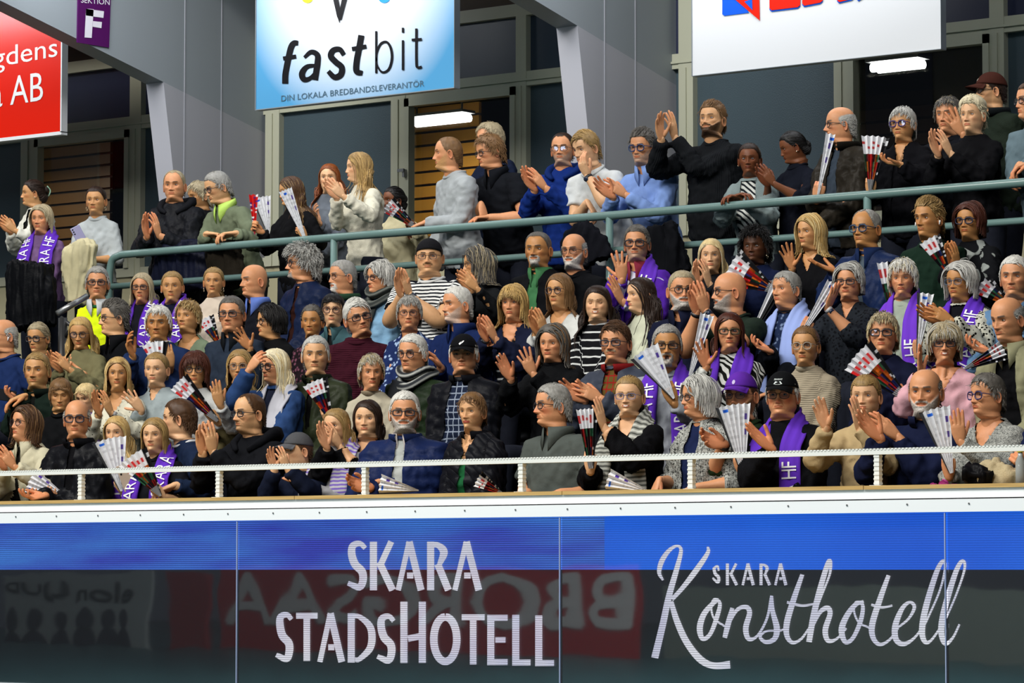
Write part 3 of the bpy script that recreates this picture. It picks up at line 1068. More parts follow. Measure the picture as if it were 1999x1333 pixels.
def ribbon(C, Nn, width, thick, ncr=7):
    """flat band with thickness along centres C with normals Nn -> V,Q and param arrays"""
    m = len(C)
    tg = np.gradient(C, axis=0); tg = unitrows(tg)
    Nn = unitrows(Nn - tg * (Nn * tg).sum(1)[:, None])
    Wd = np.cross(tg, Nn)
    a = np.linspace(-1, 1, ncr)
    prof_x = np.concatenate([a, a[::-1]])
    top = 1 - 0.35 * a ** 2
    prof_y = np.concatenate([top, -np.ones(ncr)])
    V, U = [], []
    w = width if np.ndim(width) else np.full(m, width)
    for i in range(m):
        V.append(C[i] + np.outer(prof_x * w[i] / 2, Wd[i]) + np.outer(prof_y * thick / 2, Nn[i]))
        U.append(prof_x)
    n = 2 * ncr
    Q = ringgrid(m, n)
    caps = []
    for base, fl in ((0, 1), ((m - 1) * n, 0)):
        for k in range(ncr - 1):
            q = [base + k, base + k + 1, base + n - 2 - k, base + n - 1 - k]
            caps.append(q if fl == 0 else q[::-1])
    return np.vstack(V), np.vstack([Q, np.array(caps)]), Wd, Nn


def mk_glasses(P, HR, H, root, base, gz):
    style, col = P['glass'], P.get('gcol', (0.02, 0.02, 0.025))
    rim = {'rect': 0.0026, 'round': 0.0020, 'thick': 0.0032, 'thin': 0.0013, 'bold': 0.0030}[style]
    hw, hh, ex = {'rect': (0.0255, 0.0155, 3.6), 'round': (0.0235, 0.0205, 2.3), 'thick': (0.0265, 0.0185, 3.6), 'thin': (0.0245, 0.0165, 3.0), 'bold': (0.0255, 0.0200, 2.6)}[style]
    yl = gz + 0.016
    cz = -0.003
    t = np.linspace(0, 2 * np.pi, 26, endpoint=False)
    V, Q, T, n = [], [], [], 0

    def addp(v, q, tt=None):
        nonlocal n
        V.append(v); Q.append(np.asarray(q) + n)
        if tt is not None: T.append(np.asarray(tt) + n)
        n += len(v)
    lens = []
    k = P.get('hw', 1.0)
    for sx in (-1, 1):
        c, s = np.cos(t), np.sin(t)
        lx = np.sign(c) * np.abs(c) ** (2 / ex) * hw
        lz = np.sign(s) * np.abs(s) ** (2 / ex) * hh
        bow = -0.9 * np.maximum(0, (sx * (sx * 0.0335 + lx) - 0.02)) ** 2 * 3
        ring = np.stack([sx * 0.0335 * k + lx, yl + bow, cz + lz], -1)
        rr = []
        for ra, ry in ((1.0, -rim), (1 + rim * 1.6 / hh, -rim * 0.2), (1.0 + rim / hh * .4, rim), (1 - rim / hh, 0)):
            q = ring.copy(); cc = np.array([sx * 0.0335 * k, 0, cz])
            q[:, 0] = cc[0] + (q[:, 0] - cc[0]) * (1 + (ra - 1) * hh / hw); q[:, 2] = cz + (q[:, 2] - cz) * ra
            q[:, 1] += ry
            rr.append(q)
        rr.append(rr[0])
        addp(np.vstack(rr), ringgrid(5, 26))
        lens.append(np.vstack([ring, [[sx * 0.0335 * k, yl, cz]]]))
        tp = [(sx * (0.0335 * k + hw), yl - 0.004, cz + hh * 0.55), (sx * 0.068 * k, yl - 0.016, cz + hh * 0.55), (sx * 0.0765 * k, yl - 0.055, cz + 0.006), (sx * 0.080 * k, -0.012, 0.004), (sx * 0.079 * k, -0.03, -0.012)]
        v, q, tt = tube(spline(tp, 9), max(0.0013, rim * 0.9), 6)
        addp(v, q, tt)
    v, q, tt = tube(spline([(-0.0095, yl, cz + 0.006), (0, yl + 0.002, cz + 0.0085), (0.0095, yl, cz + 0.006)], 6), max(0.0011, rim), 6)
    addp(v, q, tt)
    g = mk_mesh('glasses', xf(np.vstack(V), HR, H), np.vstack(Q), np.vstack(T), [plain('spectacle_frame', col, 0.3)], root, base)
    g['label'] = P.get('glab', 'glasses on the face')
    del g['label']
    for lv in lens:
        kk = np.arange(26)
        mk_mesh('lens', xf(lv, HR, H), None, np.stack([kk, (kk + 1) % 26, np.full(26, 26)], -1), [glass_mat()], g, base)
    return g


def mk_cap(P, HR, H, root, base):
    kind, col = P['cap'], P.get('capc', (0.01, 0.01, 0.012))
    az = np.linspace(0, 2 * np.pi, 48, endpoint=False)         # 0 = +x, front = pi/2
    V, Q, T, n = [], [], [], 0
    zf, zb, puff = {'cap': (0.046, 0.030, 1.09), 'beanie': (0.050, 0.012, 1.10), 'beret': (0.050, 0.0, 1.13)}[kind]
    rows = []
    for f in np.linspace(0, 1, 14):
        fr = (np.sin(az) + 1) / 2
        z0 = zb + (zf - zb) * fr
        zt = 0.128 if kind == 'cap' else 0.130
        z = z0 + (zt - z0) * np.sin(f * np.pi / 2)
        q = np.clip((z - EC[2]) / (ER[2] * 1.105), 0, 1)
        rad = np.sqrt(np.maximum(0, 1 - q ** 2.2)) * puff
        if kind != 'cap': rad *= 1 + 0.05 * np.sin(f * 3.1)
        rows.append(np.stack([np.cos(az) * ER[0] * rad, EC[1] + np.sin(az) * ER[1] * rad, z], -1))
    rows[-1] = rows[-1] * [0.05, 0.05, 1] + [0, EC[1] * 0.95, 0]
    inner = [rows[0] * [0.97, 0.97, 1]]
    V = np.vstack(inner + rows)
    Q = ringgrid(15, 48)
    crown = mk_mesh('cap', xf(V, HR, H), Q, None, [cloth(col, 'plain', rough=0.8)], root, base)
    if kind == 'cap':
        a = np.linspace(-1, 1, 17)
        rows = []
        bl = P.get('brim', 0.072)
        for f in np.linspace(0, 1, 6):
            ang = a * 1.0
            x = np.sin(ang) * ER[0] * 1.09
            y0 = EC[1] + np.cos(ang) * ER[1] * 1.09
            y = y0 + f * bl * np.cos(a * 1.42) ** 0.6
            z = 0.047 - 0.010 * a ** 2 - f * 0.020 - 0.012 * f * a ** 2
            rows.append(np.stack([x * (1 - 0.06 * f), y, z + 0 * a], -1))
        top = np.vstack(rows)
        bot = top - [0, 0, 0.0035]
        q = ringgrid(6, 17, close=False)
        q2 = q[:, ::-1] + len(top)
        e = []
        per = [i for i in range(17)] + [17 * k + 16 for k in range(1, 6)] + [17 * 5 + i for i in range(15, -1, -1)] + [17 * k for k in range(4, 0, -1)]
        for i in range(len(per)):
            i0, i1 = per[i], per[(i + 1) % len(per)]
            e.append([i0, i1, i1 + len(top), i0 + len(top)])
        mk_mesh('cap_brim', xf(np.vstack([top, bot]), HR, H), np.vstack([q, q2, np.array(e)]), None, [cloth(P.get('brimc', col), 'plain', rough=0.8)], root, base)

    def wrap(u, z):                                           # point on the crown front at lateral u
        a_ = u / 0.105 + P.get('logo_az', 0)
        q = np.clip((z - EC[2]) / (ER[2] * 1.105), 0, 1)
        rad = np.sqrt(np.maximum(0, 1 - q ** 2.2)) * puff + 0.02
        return np.stack([np.sin(a_) * ER[0] * rad, EC[1] + np.cos(a_) * ER[1] * rad, z], -1)
    for lg in P.get('logo', []):
        if lg[0] == 'text':
            v, t = text_poly(lg[1]); s_ = lg[2]
            v = v * s_; u = -(v[:, 0] - v[:, 0].max() / 2) + lg[3]; zz = v[:, 1] + lg[4]
        else:
            pts = np.array(lg[1], float)
            v, t = pts, np.array([(0, i, i + 1) for i in range(1, len(pts) - 1)])
            u, zz = -pts[:, 0], pts[:, 1]
        mk_mesh('cap_logo', xf(wrap(u, zz), HR, H), None, t, [plain('cap_print', lg[5] if lg[0] == 'text' else lg[2], 0.6)], root, base, smooth=False)


def make_person(P):
    r = np.random.RandomState(P['seed'])
    P['rng'] = r
    fem = P['sex'] == 'f'
    sc = P.get('s', 0.95 if fem else 1.0) * (0.865 if fem else 0.905)
    sb = sc * 1.07
    H = at(P['px'], P['py'], P['Y'])
    cdir = unit((CAM0 - H) * [1, 1, 0])
    rdir = np.array([-cdir[1], cdir[0], 0]) * 1.0
    if rdir @ RV < 0: rdir = -rdir

    def ydir(a):
        a = math.radians(a)
        return math.cos(a) * cdir - math.sin(a) * rdir
    front_a = math.degrees(math.atan2(-(np.array([0, -1, 0]) @ rdir), np.array([0, -1, 0]) @ cdir))
    ba = P.get('by')
    if ba is None: ba = front_a * 0.65 + P['yaw'] * 0.35
    f = ydir(ba)
    s = np.cross(f, UP)
    # head frame: columns = person's right, forward, up
    hf = ydir(P['yaw'])
    pt = math.radians(P.get('pitch', 0))
    hf3 = hf * math.cos(pt) - UP * math.sin(pt)
    hs_ = np.cross(hf3, UP); hs_ /= np.linalg.norm(hs_)
    hu = np.cross(hs_, hf3)
    ro = math.radians(P.get('roll', 0))                      # + leans to the person's right
    hs2 = hs_ * math.cos(ro) - hu * math.sin(ro)
    hu2 = hu * math.cos(ro) + hs_ * math.sin(ro)
    HR = np.stack([hs2, hf3, hu2], 1) * sc
    fl = P['floor']
    lean = math.radians(P.get('lean', 4))
    dn = -UP * math.cos(lean) - f * math.sin(lean)
    fb = f * math.cos(lean) - UP * math.sin(lean)
    bs = sb * P.get('bs', 1.0)
    N = H - UP * 0.160 * sc - f * (0.028 + 0.10 * math.sin(lean)) * sc + hf3 * (-0.012)
    base = np.array([N[0], N[1], fl])
    root = empty('person', base)
    tag(root, P['label'], 'person', P.get('group'))
    # ---- head
    parts, Vg, hm = head_mesh(P)
    B = MB()
    skinc = np.array(P['skin'])
    for V, Q, T, C, mi in parts:
        B.add(xf(V, HR, H), Q, T, col=C, mi=mi)
    # ---- neck
    Hn = xf(np.array([[0, -0.033, -0.116]]), HR, H)[0]
    na = np.linspace(0, 2 * np.pi, 28, endpoint=False)
    nr = ((0.0555 if fem else 0.0635) + 0.006 * P.get('fat', .3) + 0.0012) * sc
    rows = []
    hx, hy = HR[:, 0] / sc, HR[:, 1] / sc
    for u in np.linspace(0, 1, 8):
        c = Hn * (1 - u) + (N + dn * 0.03) * u
        ax_ = unit(hx * (1 - u) + s * u); ay_ = unit(hy * (1 - u) + fb * u)
        k = 0.97 + 0.03 * sstep(u, 0, .25) + 0.32 * sstep(u, 0.55, 1.0)
        rows.append(c + np.outer(np.cos(na) * nr * 0.96 * k, ax_) + np.outer(np.sin(na) * nr * 0.98 * (1 + .1 * u), ay_))
    B.add(np.vstack(rows), ringgrid(8, 28)[:, ::-1], col=skinc * [0.96, 0.92, 0.9])
    # upper chest skin (seen in open necklines)
    # ---- torso rings
    fat = P.get('fat', 0.3)
    shw = (0.150 if fem else 0.172) * bs * (1 + 0.05 * fat)
    ctn = {'tee': 0.0, 'shirt': 0.002, 'jumper': 0.008, 'jacket': 0.016, 'puffer': 0.024}[P.get('gar', 'jumper')]
    tt = np.array([-0.035, -0.012, 0.018, 0.045, 0.075, 0.12, 0.18, 0.25, 0.33, 0.42, 0.50, 0.56, 0.62])
    ww = np.array([0.062, 0.078, 0.118, shw * 0.86, shw * 0.98, shw * 0.99, shw * 0.95, shw * 0.90, shw * 0.86, shw * 0.90, shw * 0.95, shw * 0.97, shw * 0.93])
    df = np.array([0.055, 0.060, 0.068, 0.080, 0.092, 0.108, 0.122, 0.124, 0.118, 0.120, 0.122, 0.120, 0.11])
    db = np.array([0.058, 0.064, 0.080, 0.098, 0.108, 0.116, 0.118, 0.112, 0.104, 0.100, 0.104, 0.11, 0.11])
    if fem:
        df = df + 0.028 * np.exp(-((tt - 0.235) / 0.06) ** 2)
        ww = ww - shw * 0.06 * np.exp(-((tt - 0.36) / 0.07) ** 2)
    df = df + fat * 0.065 * np.exp(-((tt - 0.42) / 0.13) ** 2)
    ww = ww + fat * 0.035 * np.exp(-((tt - 0.42) / 0.15) ** 2)
    df, db = df * (0.2 + .8 * bs) + ctn, db * (0.2 + .8 * bs) + ctn
    ww = ww * np.where(tt < 0.03, sb, 1.0) + ctn
    tts = tt * (1.0 if not P.get('kid') else 0.8) * sb
    ts = np.linspace(0, len(tts) - 1, 26)
    I = np.arange(len(tts))
    tS, wS, dfS, dbS = (np.interp(ts, I, q) for q in (tts, ww, df, db))
    rows = []
    slump = 0.0
    for i in range(26):
        x, y = superring(wS[i], dfS[i], dbS[i], e=0.93)
        rows.append(N + dn * tS[i] + np.outer(x, s) + np.outer(y, fb))
    TV = np.vstack(rows)
    n_ = 28
    TQ = ringgrid(26, n_)
    TT = np.array([(0, i + 1, i) for i in range(1, n_ - 1)] + [(25 * n_, 25 * n_ + i, 25 * n_ + i + 1) for i in range(1, n_ - 1)])
    # pelvis
    hip = N + dn * tS[-5]
    pieces = [(TV, TQ, TT)]
    # ---- arms
    L1, L2 = 0.285 * sb * (0.85 if P.get('kid') else 1), 0.255 * sb * (0.85 if P.get('kid') else 1)
    specs = {'L': None, 'R': None}
    held = {}
    for a in P.get('arms', []):
        if a[0] == 'C':                                       # clap: px, py, angle, gap
            _, px, py, fa, gap = a
            for sd in ('L', 'R'):
                specs[sd] = ('clap2', px, py, fa, gap)
        else:
            specs[a[0]] = a[1:]
    elbows, wrists, shoulders = {}, {}, {}
    hmat = []
    for sd, sgn in (('L', -1.0), ('R', 1.0)):
        S = N + s * sgn * (shw - 0.025) + dn * 0.068 * sb + fb * 0.0
        sp_ = specs[sd]
        pole = s * sgn * (0.55 if sp_ is not None else 0.18) - UP * 0.8 - fb * 0.25
        fd = None
        if sp_ is None or sp_[0] == 'lap':
            Wt = N + dn * (0.47 * sb) + fb * (0.24 + 0.08 * fat) + s * sgn * 0.055
            pose, palm = 'relax', 'down'
            fd = unit(fb * 0.9 - s * sgn * 0.5 - UP * 0.15)
            ctr = Wt
        elif sp_[0] == 'down':
            Wt = N + dn * 0.62 * sb + fb * 0.10 + s * sgn * (shw + 0.06)
            pose, palm = 'relax', 'in'; fd = unit(-UP + fb * 0.2); ctr = Wt
        else:
            if sp_[0] == 'clap2':
                _, px, py, fa, gap = sp_; pose, palm = P.get('hp', 'clap'), 'in'
            else:
                pose, px, py, fa, palm = sp_[:5]; gap = 0
            best = None
            for dy in np.linspace(-0.62, 0.12, 38):
                c = at(px, py, P['Y'] + dy)
                rel = c - N
                b = rel @ fb
                D = np.linalg.norm(c - S)
                cost = (D - 0.40 * sb) ** 2 + 4 * max(0, 0.18 + fat * .04 - b) ** 2 + 3 * max(0, D - 0.56 * sb) ** 2 * 10
                if len(sp_) > 5 and sp_[0] != 'clap2': cost = (dy - sp_[5]) ** 2
                if best is None or cost < best[0]: best = (cost, c, D)
            ctr = best[1]
            if sp_[0] == 'clap2': ctr = ctr + s * sgn * (gap / 2 + 0.014)
            far = math.radians(fa)
            img = np.cos(far) * rdir + np.sin(far) * UP
            fd = unit(img + cdir * 0.15 + fb * 0.15)
        # hand axes
        if palm == 'in': pn = -s * sgn + fb * (-0.15)
        elif palm == 'cam': pn = cdir
        elif palm == 'back': pn = -cdir
        elif palm == 'up': pn = UP + cdir * 0.3
        elif palm == 'self': pn = -fb
        else: pn = -UP
        if sp_ is not None and sp_[0] == 'clap2':
            pn = pn + cdir * (0.45 if (s * sgn) @ rdir < 0 else -0.1) * P.get('opn', 1.0) - UP * 0.1
        pn = unit(pn - fd * (pn @ fd))
        Z = -pn
        X = np.cross(fd, Z)
        Wp = ctr - fd * 0.085 * sc
        if sp_ is None or sp_[0] in ('lap', 'down'): Wp = ctr
        hs_sc = sc * (0.96 if fem else 1.0) * (0.85 if P.get('kid') else 1)
        E = ik(S, Wp, L1, L2, pole if 'pole' not in P else s * sgn * P['pole'][0] + UP * P['pole'][1] + fb * P['pole'][2])
        elbows[sd], wrists[sd], shoulders[sd] = E, Wp, S
        hv, hq, ht = get_hand(pose)
        hv = hv.copy()
        if sd == 'R': hv[:, 0] *= -1
        Xs = X
        R_ = np.stack([Xs, fd, Z], 1) * hs_sc
        fl_ = sd == 'R'
        # left: X x fd = Z must hold for a proper rotation
        if np.linalg.det(R_) < 0: R_[:, 0] *= -1
        hvw = xf(hv, R_, Wp)
        loc = hv[:, 1]
        hc = np.ones((len(hv), 3)) * skinc
        pal = sstep(-hv[:, 2], -0.002, 0.008)[:, None]
        hc = hc * (1 - pal * 0.8) + skinc * np.array([1.06, 0.86, 0.82]) * pal * 0.8
        tip = sstep(loc, 0.13, 0.17)[:, None]
        hc = hc * (1 - tip * 0.35) + skinc * np.array([1.05, 0.78, 0.75]) * tip * 0.35
        B.add(hvw, hq[:, ::-1] if (hq is not None and fl_) else hq, (ht[:, ::-1] if fl_ else ht) if ht is not None else None, col=hc)
        held[sd] = (Wp + fd * 0.075 * hs_sc, fd, pn, X)
        # bare forearm / upper arm skin
        ar = (0.0245 if fem else 0.028) * sc
        mid = (E + Wp) / 2
        wdir = unit(Wp - E)
        armP = [S + (E - S) * 0.25, S + (E - S) * 0.6, E - unit(E - S) * 0.03, E + unit(Wp - E) * 0.02, E + (Wp - E) * 0.35, E + (Wp - E) * 0.7, Wp - wdir * 0.012, Wp + fd * 0.016]
        k = 1 + 0.25 * fat
        armR = [0.047 * k, 0.043 * k, 0.039 * k, 0.041 * k, 0.041 * k, 0.0305, 0.0255, 0.0170]
        armR = [x_ * (0.92 if fem else 1.04) * sb for x_ in armR]
        v, q, t = tube(spline(armP, 15), np.interp(np.linspace(0, 7, 15), range(8), armR), 14)
        B.add(v, q, t, col=skinc)
        # sleeve
        sl = P.get('sleeve', 'long')
        th = 0.008 + ctn
        sP = [N + s * sgn * shw * 0.45 + dn * 0.075 * sb, S, S + (E - S) * 0.45, E - unit(E - S) * 0.03, E + unit(Wp - E) * 0.02, E + (Wp - E) * 0.4, E + (Wp - E) * 0.72, Wp - wdir * 0.012]
        sR = [0.052, 0.058, 0.053 * k, 0.047 * k, 0.048 * k, 0.044 * k, 0.038, 0.034]
        if sl == 'short': sP, sR = sP[:3] + [S + (E - S) * 0.62], [0.052, 0.060 * k, 0.060 * k, 0.060 * k]
        elif sl == 'elbow': sP, sR = sP[:6], sR[:5] + [0.050]
        elif sl == 'none': sP, sR = sP[:2], [0.05, 0.052]
        m_ = 16 if sl in ('long', 'elbow') else 7
        sRr = np.interp(np.linspace(0, len(sR) - 1, m_), range(len(sR)), sR) * (0.92 if fem else 1.03) * sb + th * 0.8
        pp = spline(sP, m_)
        if m_ == 16 and ctn > 0.004:
            sRr = sRr + 0.004 * np.sin(np.arange(m_) * 2.4 + r.rand() * 6)
        pieces.append(tube(pp, sRr, 14))
    body_mats = [SKIN, EYES]
    # ---- garment surface
    V, Q, T, NR = remesh(pieces, 0.0125 if P['row'] > 0 else 0.0125, 3, 0.6)
    rel = V - N
    ta, tb, tt_ = rel @ s, rel @ fb, rel @ dn
    dmin = np.full(len(V), 9.0)
    along = np.zeros(len(V))
    for sd in ('L', 'R'):
        for (p0, p1, o_) in ((shoulders[sd], elbows[sd], 0.0), (elbows[sd], wrists[sd], 0.3)):
            d = p1 - p0; L = np.linalg.norm(d)
            u = np.clip((V - p0) @ d / L ** 2, 0, 1)
            dist = np.linalg.norm(V - (p0 + u[:, None] * d), axis=1)
            m = dist < dmin
            dmin[m] = dist[m]; along[m] = (o_ + u * L)[m]
    sleeve = (dmin < 0.085) & (np.abs(ta) > shw * 0.82) | (dmin < 0.062) & (tb > 0.10)
    sleeve = dmin < np.where(np.abs(ta) > shw * 0.8, 0.10, 0.066)
    amp = {'tee': 0.0045, 'shirt': 0.0050, 'jumper': 0.0055, 'jacket': 0.007, 'puffer': 0.004}[P.get('gar', 'jumper')]
    w1 = wob(V * [1, 1, 0.45], 13, P['seed']); w2 = wob(V * [1, 1, 0.6] + 0.02 * w1[:, None], 30, P['seed'] + 9)
    fold = amp * (1.3 * w1 + 0.9 * w2) - amp * 1.2 * np.abs(wob(V, 19, P['seed'] + 4))
    if P.get('gar') == 'puffer':
        ph = np.where(sleeve, along, tt_)
        fold = fold + 0.010 * (np.abs(np.sin(ph * math.pi / 0.062)) ** 0.5 - 0.6)
    if P.get('gar') == 'jumper':
        fold = fold + 0.004 * np.sin(np.where(sleeve, along, tt_) * 60 + 4 * w1) * sstep(w2, 0.0, 0.5)
    V = V + NR * (fold * sstep(tt_, 0.0, 0.08))[:, None]
    vec = np.stack([np.where(sleeve, ta * 0.5 + tb, ta), tb, np.where(sleeve, along + 0.05, tt_)], -1)
    mcol = cloth(P['col'], P.get('pat', 'plain'), P.get('col2', (0.8, 0.8, 0.8)), P.get('crough', 0.85))
    front = (tb > 0.02) & ~sleeve
    inner = np.zeros(len(V), bool)
    vsk = np.zeros(len(V), bool)
    if P.get('open'):
        o0, o1 = P['open']                                   # half width at top / bottom
        inner = front & (np.abs(ta) < o0 + (o1 - o0) * np.clip(tt_ / 0.45, 0, 1)) & (tt_ > -0.02)
    if P.get('vneck'):
        vd = P['vneck']
        vsk = (tb > 0.0) & (np.abs(ta) < (vd - tt_) * P.get('vw', 0.50)) & (tt_ < vd) & (np.abs(ta) < 0.10)
        inner &= ~vsk
    if P.get('open'):
        lim = o0 + (o1 - o0) * np.clip(tt_ / 0.45, 0, 1)
        g_ = np.abs(ta) - lim
        mv = front & (np.abs(g_) < 0.0098) & (tt_ > -0.03)
        V = V - np.outer(np.where(mv, np.sign(ta) * g_, 0), s)
        inner = front & (g_ < 0.0075) & (tt_ > -0.02)
    if P.get('vneck'):
        lim = (vd - tt_) * P.get('vw', 0.50)
        g_ = np.abs(ta) - lim
        mv = (tb > 0) & (np.abs(g_) < 0.0098) & (tt_ < vd - 0.004)
        V = V - np.outer(np.where(mv, np.sign(ta) * g_, 0), s)
        vsk = (tb > 0.0) & (g_ < 0.0075) & (tt_ < vd) & (np.abs(ta) < 0.10)
        inner &= ~vsk
    allf = [(Q, 4), (T, 3)]
    gname = {'tee': 'shirt', 'shirt': 'shirt', 'jumper': 'jumper', 'jacket': 'jacket', 'puffer': 'jacket'}[P.get('gar', 'jumper')]
    gname = P.get('gname', gname)

    def sub(mask_fn):
        res = []
        for F, k in allf:
            res.append(F[mask_fn(F)] if F is not None and len(F) else None)
        return res
    special = inner | vsk
    og = sub(lambda F: ~special[F].all(1))

    def compact(V_, fq, ft, *arrs):
        used = np.unique(np.concatenate([x.ravel() for x in (fq, ft) if x is not None and len(x)]))
        mp = np.full(len(V_), -1); mp[used] = np.arange(len(used))
        return V_[used], (mp[fq] if fq is not None and len(fq) else None), (mp[ft] if ft is not None and len(ft) else None), [a[used] for a in arrs]
    v2, q2, t2, (ve,) = compact(V, og[0], og[1], vec)
    mk_mesh(gname, v2, q2, t2, [mcol], root, base, vec=ve)

    def grow_mask(m):
        m = m.copy()
        for _ in range(1):
            for F, k in allf:
                if F is not None and len(F):
                    hit = m[F].any(1)
                    m[F[hit].ravel()] = True
        return m
    if inner.any():
        im = grow_mask(inner)
        gi = sub(lambda F: im[F].all(1))
        if gi[0] is not None and len(gi[0]):
            Vi = V - NR * (0.010 * im)[:, None]
            v2, q2, t2, (ve,) = compact(Vi, gi[0], gi[1], vec)
            mk_mesh(P.get('iname', 'shirt'), v2, q2, t2, [cloth(P.get('icol', (0.5, 0.5, 0.5)), P.get('ipat', 'plain'), P.get('icol2', (.8, .8, .8)))], root, base, vec=ve)
    if vsk.any():
        vm = grow_mask(vsk)
        gi = sub(lambda F: vm[F].all(1))
        if gi[0] is not None and len(gi[0]):
            Vi = V - NR * (0.010 * vm)[:, None]
            v2, q2, t2, _ = compact(Vi, gi[0], gi[1])
            B.add(v2, q2, t2, col=skinc * [0.97, 0.92, 0.89])
    B.build('body', body_mats, root, base, smooth=True, color=True)
    # ---- hair
    hp = mk_hair(P, Vg, hm)
    if hp:
        HB = MB()
        for V_, Q_, T_, C_ in hp:
            HB.add(xf(V_, HR, H), Q_, T_, col=C_)
        HB.build('hair', HAIR, root, base, smooth=True, color=True)
    # ---- collars
    ncen = lambda t: N + dn * t if t > 0 else N + (Hn - N) * min(1, -t / max(0.02, np.linalg.norm(Hn - N)))
    cls = P.get('collar')
    if cls is None and not P.get('open') and not P.get('vneck'): cls = [('crew', tuple(c * 0.85 for c in P['col']))]
    for cl in cls or []:
        kind, cc = cl[0], cl[1]
        ck = cl[2] if len(cl) > 2 else 'plain'
        if kind in ('shirt', 'lapel'):
            a = np.radians(np.linspace(12, 348, 40)) + math.pi / 2
            rows = []
            spr = 1.0 if kind == 'shirt' else 1.25
            fr = gs((np.linspace(12, 348, 40) - 180) / 168, 1)
            ff = np.abs(np.linspace(12, 348, 40) - 180) / 168        # 1 at the front, 0 at the back
            for rr, t_, dz in ((nr * 1.04, -0.020, 0), (nr * 1.12, -0.058, 0), (nr * 1.15 * spr, -0.046, 1), (nr * 1.30 * spr, -0.016, 1)):
                tcur = t_ + ff ** 3 * (0.050 * dz + 0.012) + (0.03 * ff ** 6 if (dz and t_ > -0.03) else 0)
                tcur = np.where(np.full(40, True), tcur, 0)
                c = np.array([ncen(x_) for x_ in tcur])
                rr2 = rr * (1 + 0.10 * ff ** 2 * dz)
                rows.append(c + np.outer(np.cos(a), s) * rr2 + np.outer(np.sin(a), fb) * (rr2 + 0.01 * ff)[:, None] if np.ndim(rr2) == 0 else
                            c + np.cos(a)[:, None] * s * np.asarray(rr2)[:, None] + np.sin(a)[:, None] * fb * (np.asarray(rr2) + 0.012 * ff)[:, None])
            v = np.vstack(rows)
            q = ringgrid(4, 40, close=False)
            o = mk_mesh('collar', v, q, None, [cloth(cc, ck)], root, base)
            md = o.modifiers.new('t', 'SOLIDIFY'); md.thickness = 0.003
        elif kind in ('turtle', 'stand', 'snood'):
            gap = 0 if kind != 'stand' else 16
            rb = {'turtle': 1.16, 'stand': 1.42, 'snood': 1.45}[kind] * nr
            hh = {'turtle': 0.075, 'stand': 0.062, 'snood': 0.07}[kind]
            a = np.radians(np.linspace(gap, 360 - gap, 44)) + math.pi / 2
            rows = []
            for k_, (rk, tk) in enumerate(((0.86, 0.0), (1.0, 0.012), (1.04, -hh * 0.4), (0.98, -hh), (0.90, -hh * 1.02), (0.88, -hh * 0.4))):
                c = ncen(tk)
                wv = 1 + (0.04 * np.sin(a * 5 + P['seed']) if kind == 'snood' else 0.015 * np.sin(a * 4 + P['seed']))
                rows.append(c + np.outer(np.cos(a) * wv, s) * rb * rk + np.outer(np.sin(a) * wv, fb) * rb * rk * 1.05)
            o = mk_mesh('collar', np.vstack(rows), ringgrid(6, 44, close=False), None, [cloth(cc, ck)], root, base)
        elif kind == 'crew':
            a = np.linspace(0, 2 * np.pi, 40)
            cpt = [N + dn * (-0.022 + 0.026 * max(0, math.sin(x_))) + s * math.cos(x_) * nr * 1.17 + fb * math.sin(x_) * nr * 1.17 for x_ in a]
            v, q, t = tube(cpt, [(0.0105, 0.0075)] * 40, 10, ref=fb)
            mk_mesh('neckband', v, q, t, [cloth(cc, 'plain')], root, base)
        elif kind == 'hood':
            pts = [(0.040, 0.098, 0.045), (0.095, 0.060, 0.008), (0.105, -0.03, -0.035), (0.06, -0.105, -0.035), (0, -0.125, -0.02), (-0.06, -0.105, -0.035), (-0.105, -0.03, -0.035), (-0.095, 0.060, 0.008), (-0.040, 0.098, 0.045)]
            pp = spline([N + s * p_[0] + fb * p_[1] + dn * p_[2] for p_ in pts], 26)
            rr = np.interp(np.linspace(0, 1, 26), [0, .2, .5, .8, 1], [0.012, 0.028, 0.050, 0.028, 0.012])
            v, q, t = tube(pp, rr, 12)
            w = wob(v, 40, P['seed']) * 0.005
            mk_mesh('hood', v + unitrows(v - N) * w[:, None], q, t, [cloth(cc, ck)], root, base)
    # ---- scarf
    for sf in P.get('scarf', []):
        mk_scarf(P, sf, N, s, fb, dn, tS, dfS, root, base, ctn)
    # ---- glasses, cap
    if P.get('glass'):
        sel = Vg[(np.abs(np.abs(Vg[..., 0]) - 0.03) < 0.006) & (np.abs(ZG) < 0.006) & (Vg[..., 1] > 0)]
        mk_glasses(P, HR, H, root, base, sel[:, 1].mean() + 0.004)
    if P.get('cap'): mk_cap(P, HR, H, root, base)
    # ---- jewellery, watches, earbuds
    for sd in P.get('watch', ''):
        Wp, E = wrists[sd], elbows[sd]
        d = unit(Wp - E)
        c = Wp - d * 0.012
        rr = (0.0265 if fem else 0.0305) * sc
        v, q, t = tube([c - d * 0.009, c + d * 0.009], [rr, rr], 18)
        wm = mk_mesh('wristwatch', v, q, t, [plain('watch_strap', P.get('wcol', (0.012, 0.012, 0.014)), 0.4)], root, base)
        nrm = unit(-held[sd][2])
        cc = c + nrm * rr
        v, q, t = tube([cc - nrm * 0.004, cc + nrm * 0.006], [0.019 * sc, 0.018 * sc], 16)
        mk_mesh('watch_face', v, q, t, [plain('watch_face', P.get('wface', (0.02, 0.03, 0.06)), 0.15)], wm, base)
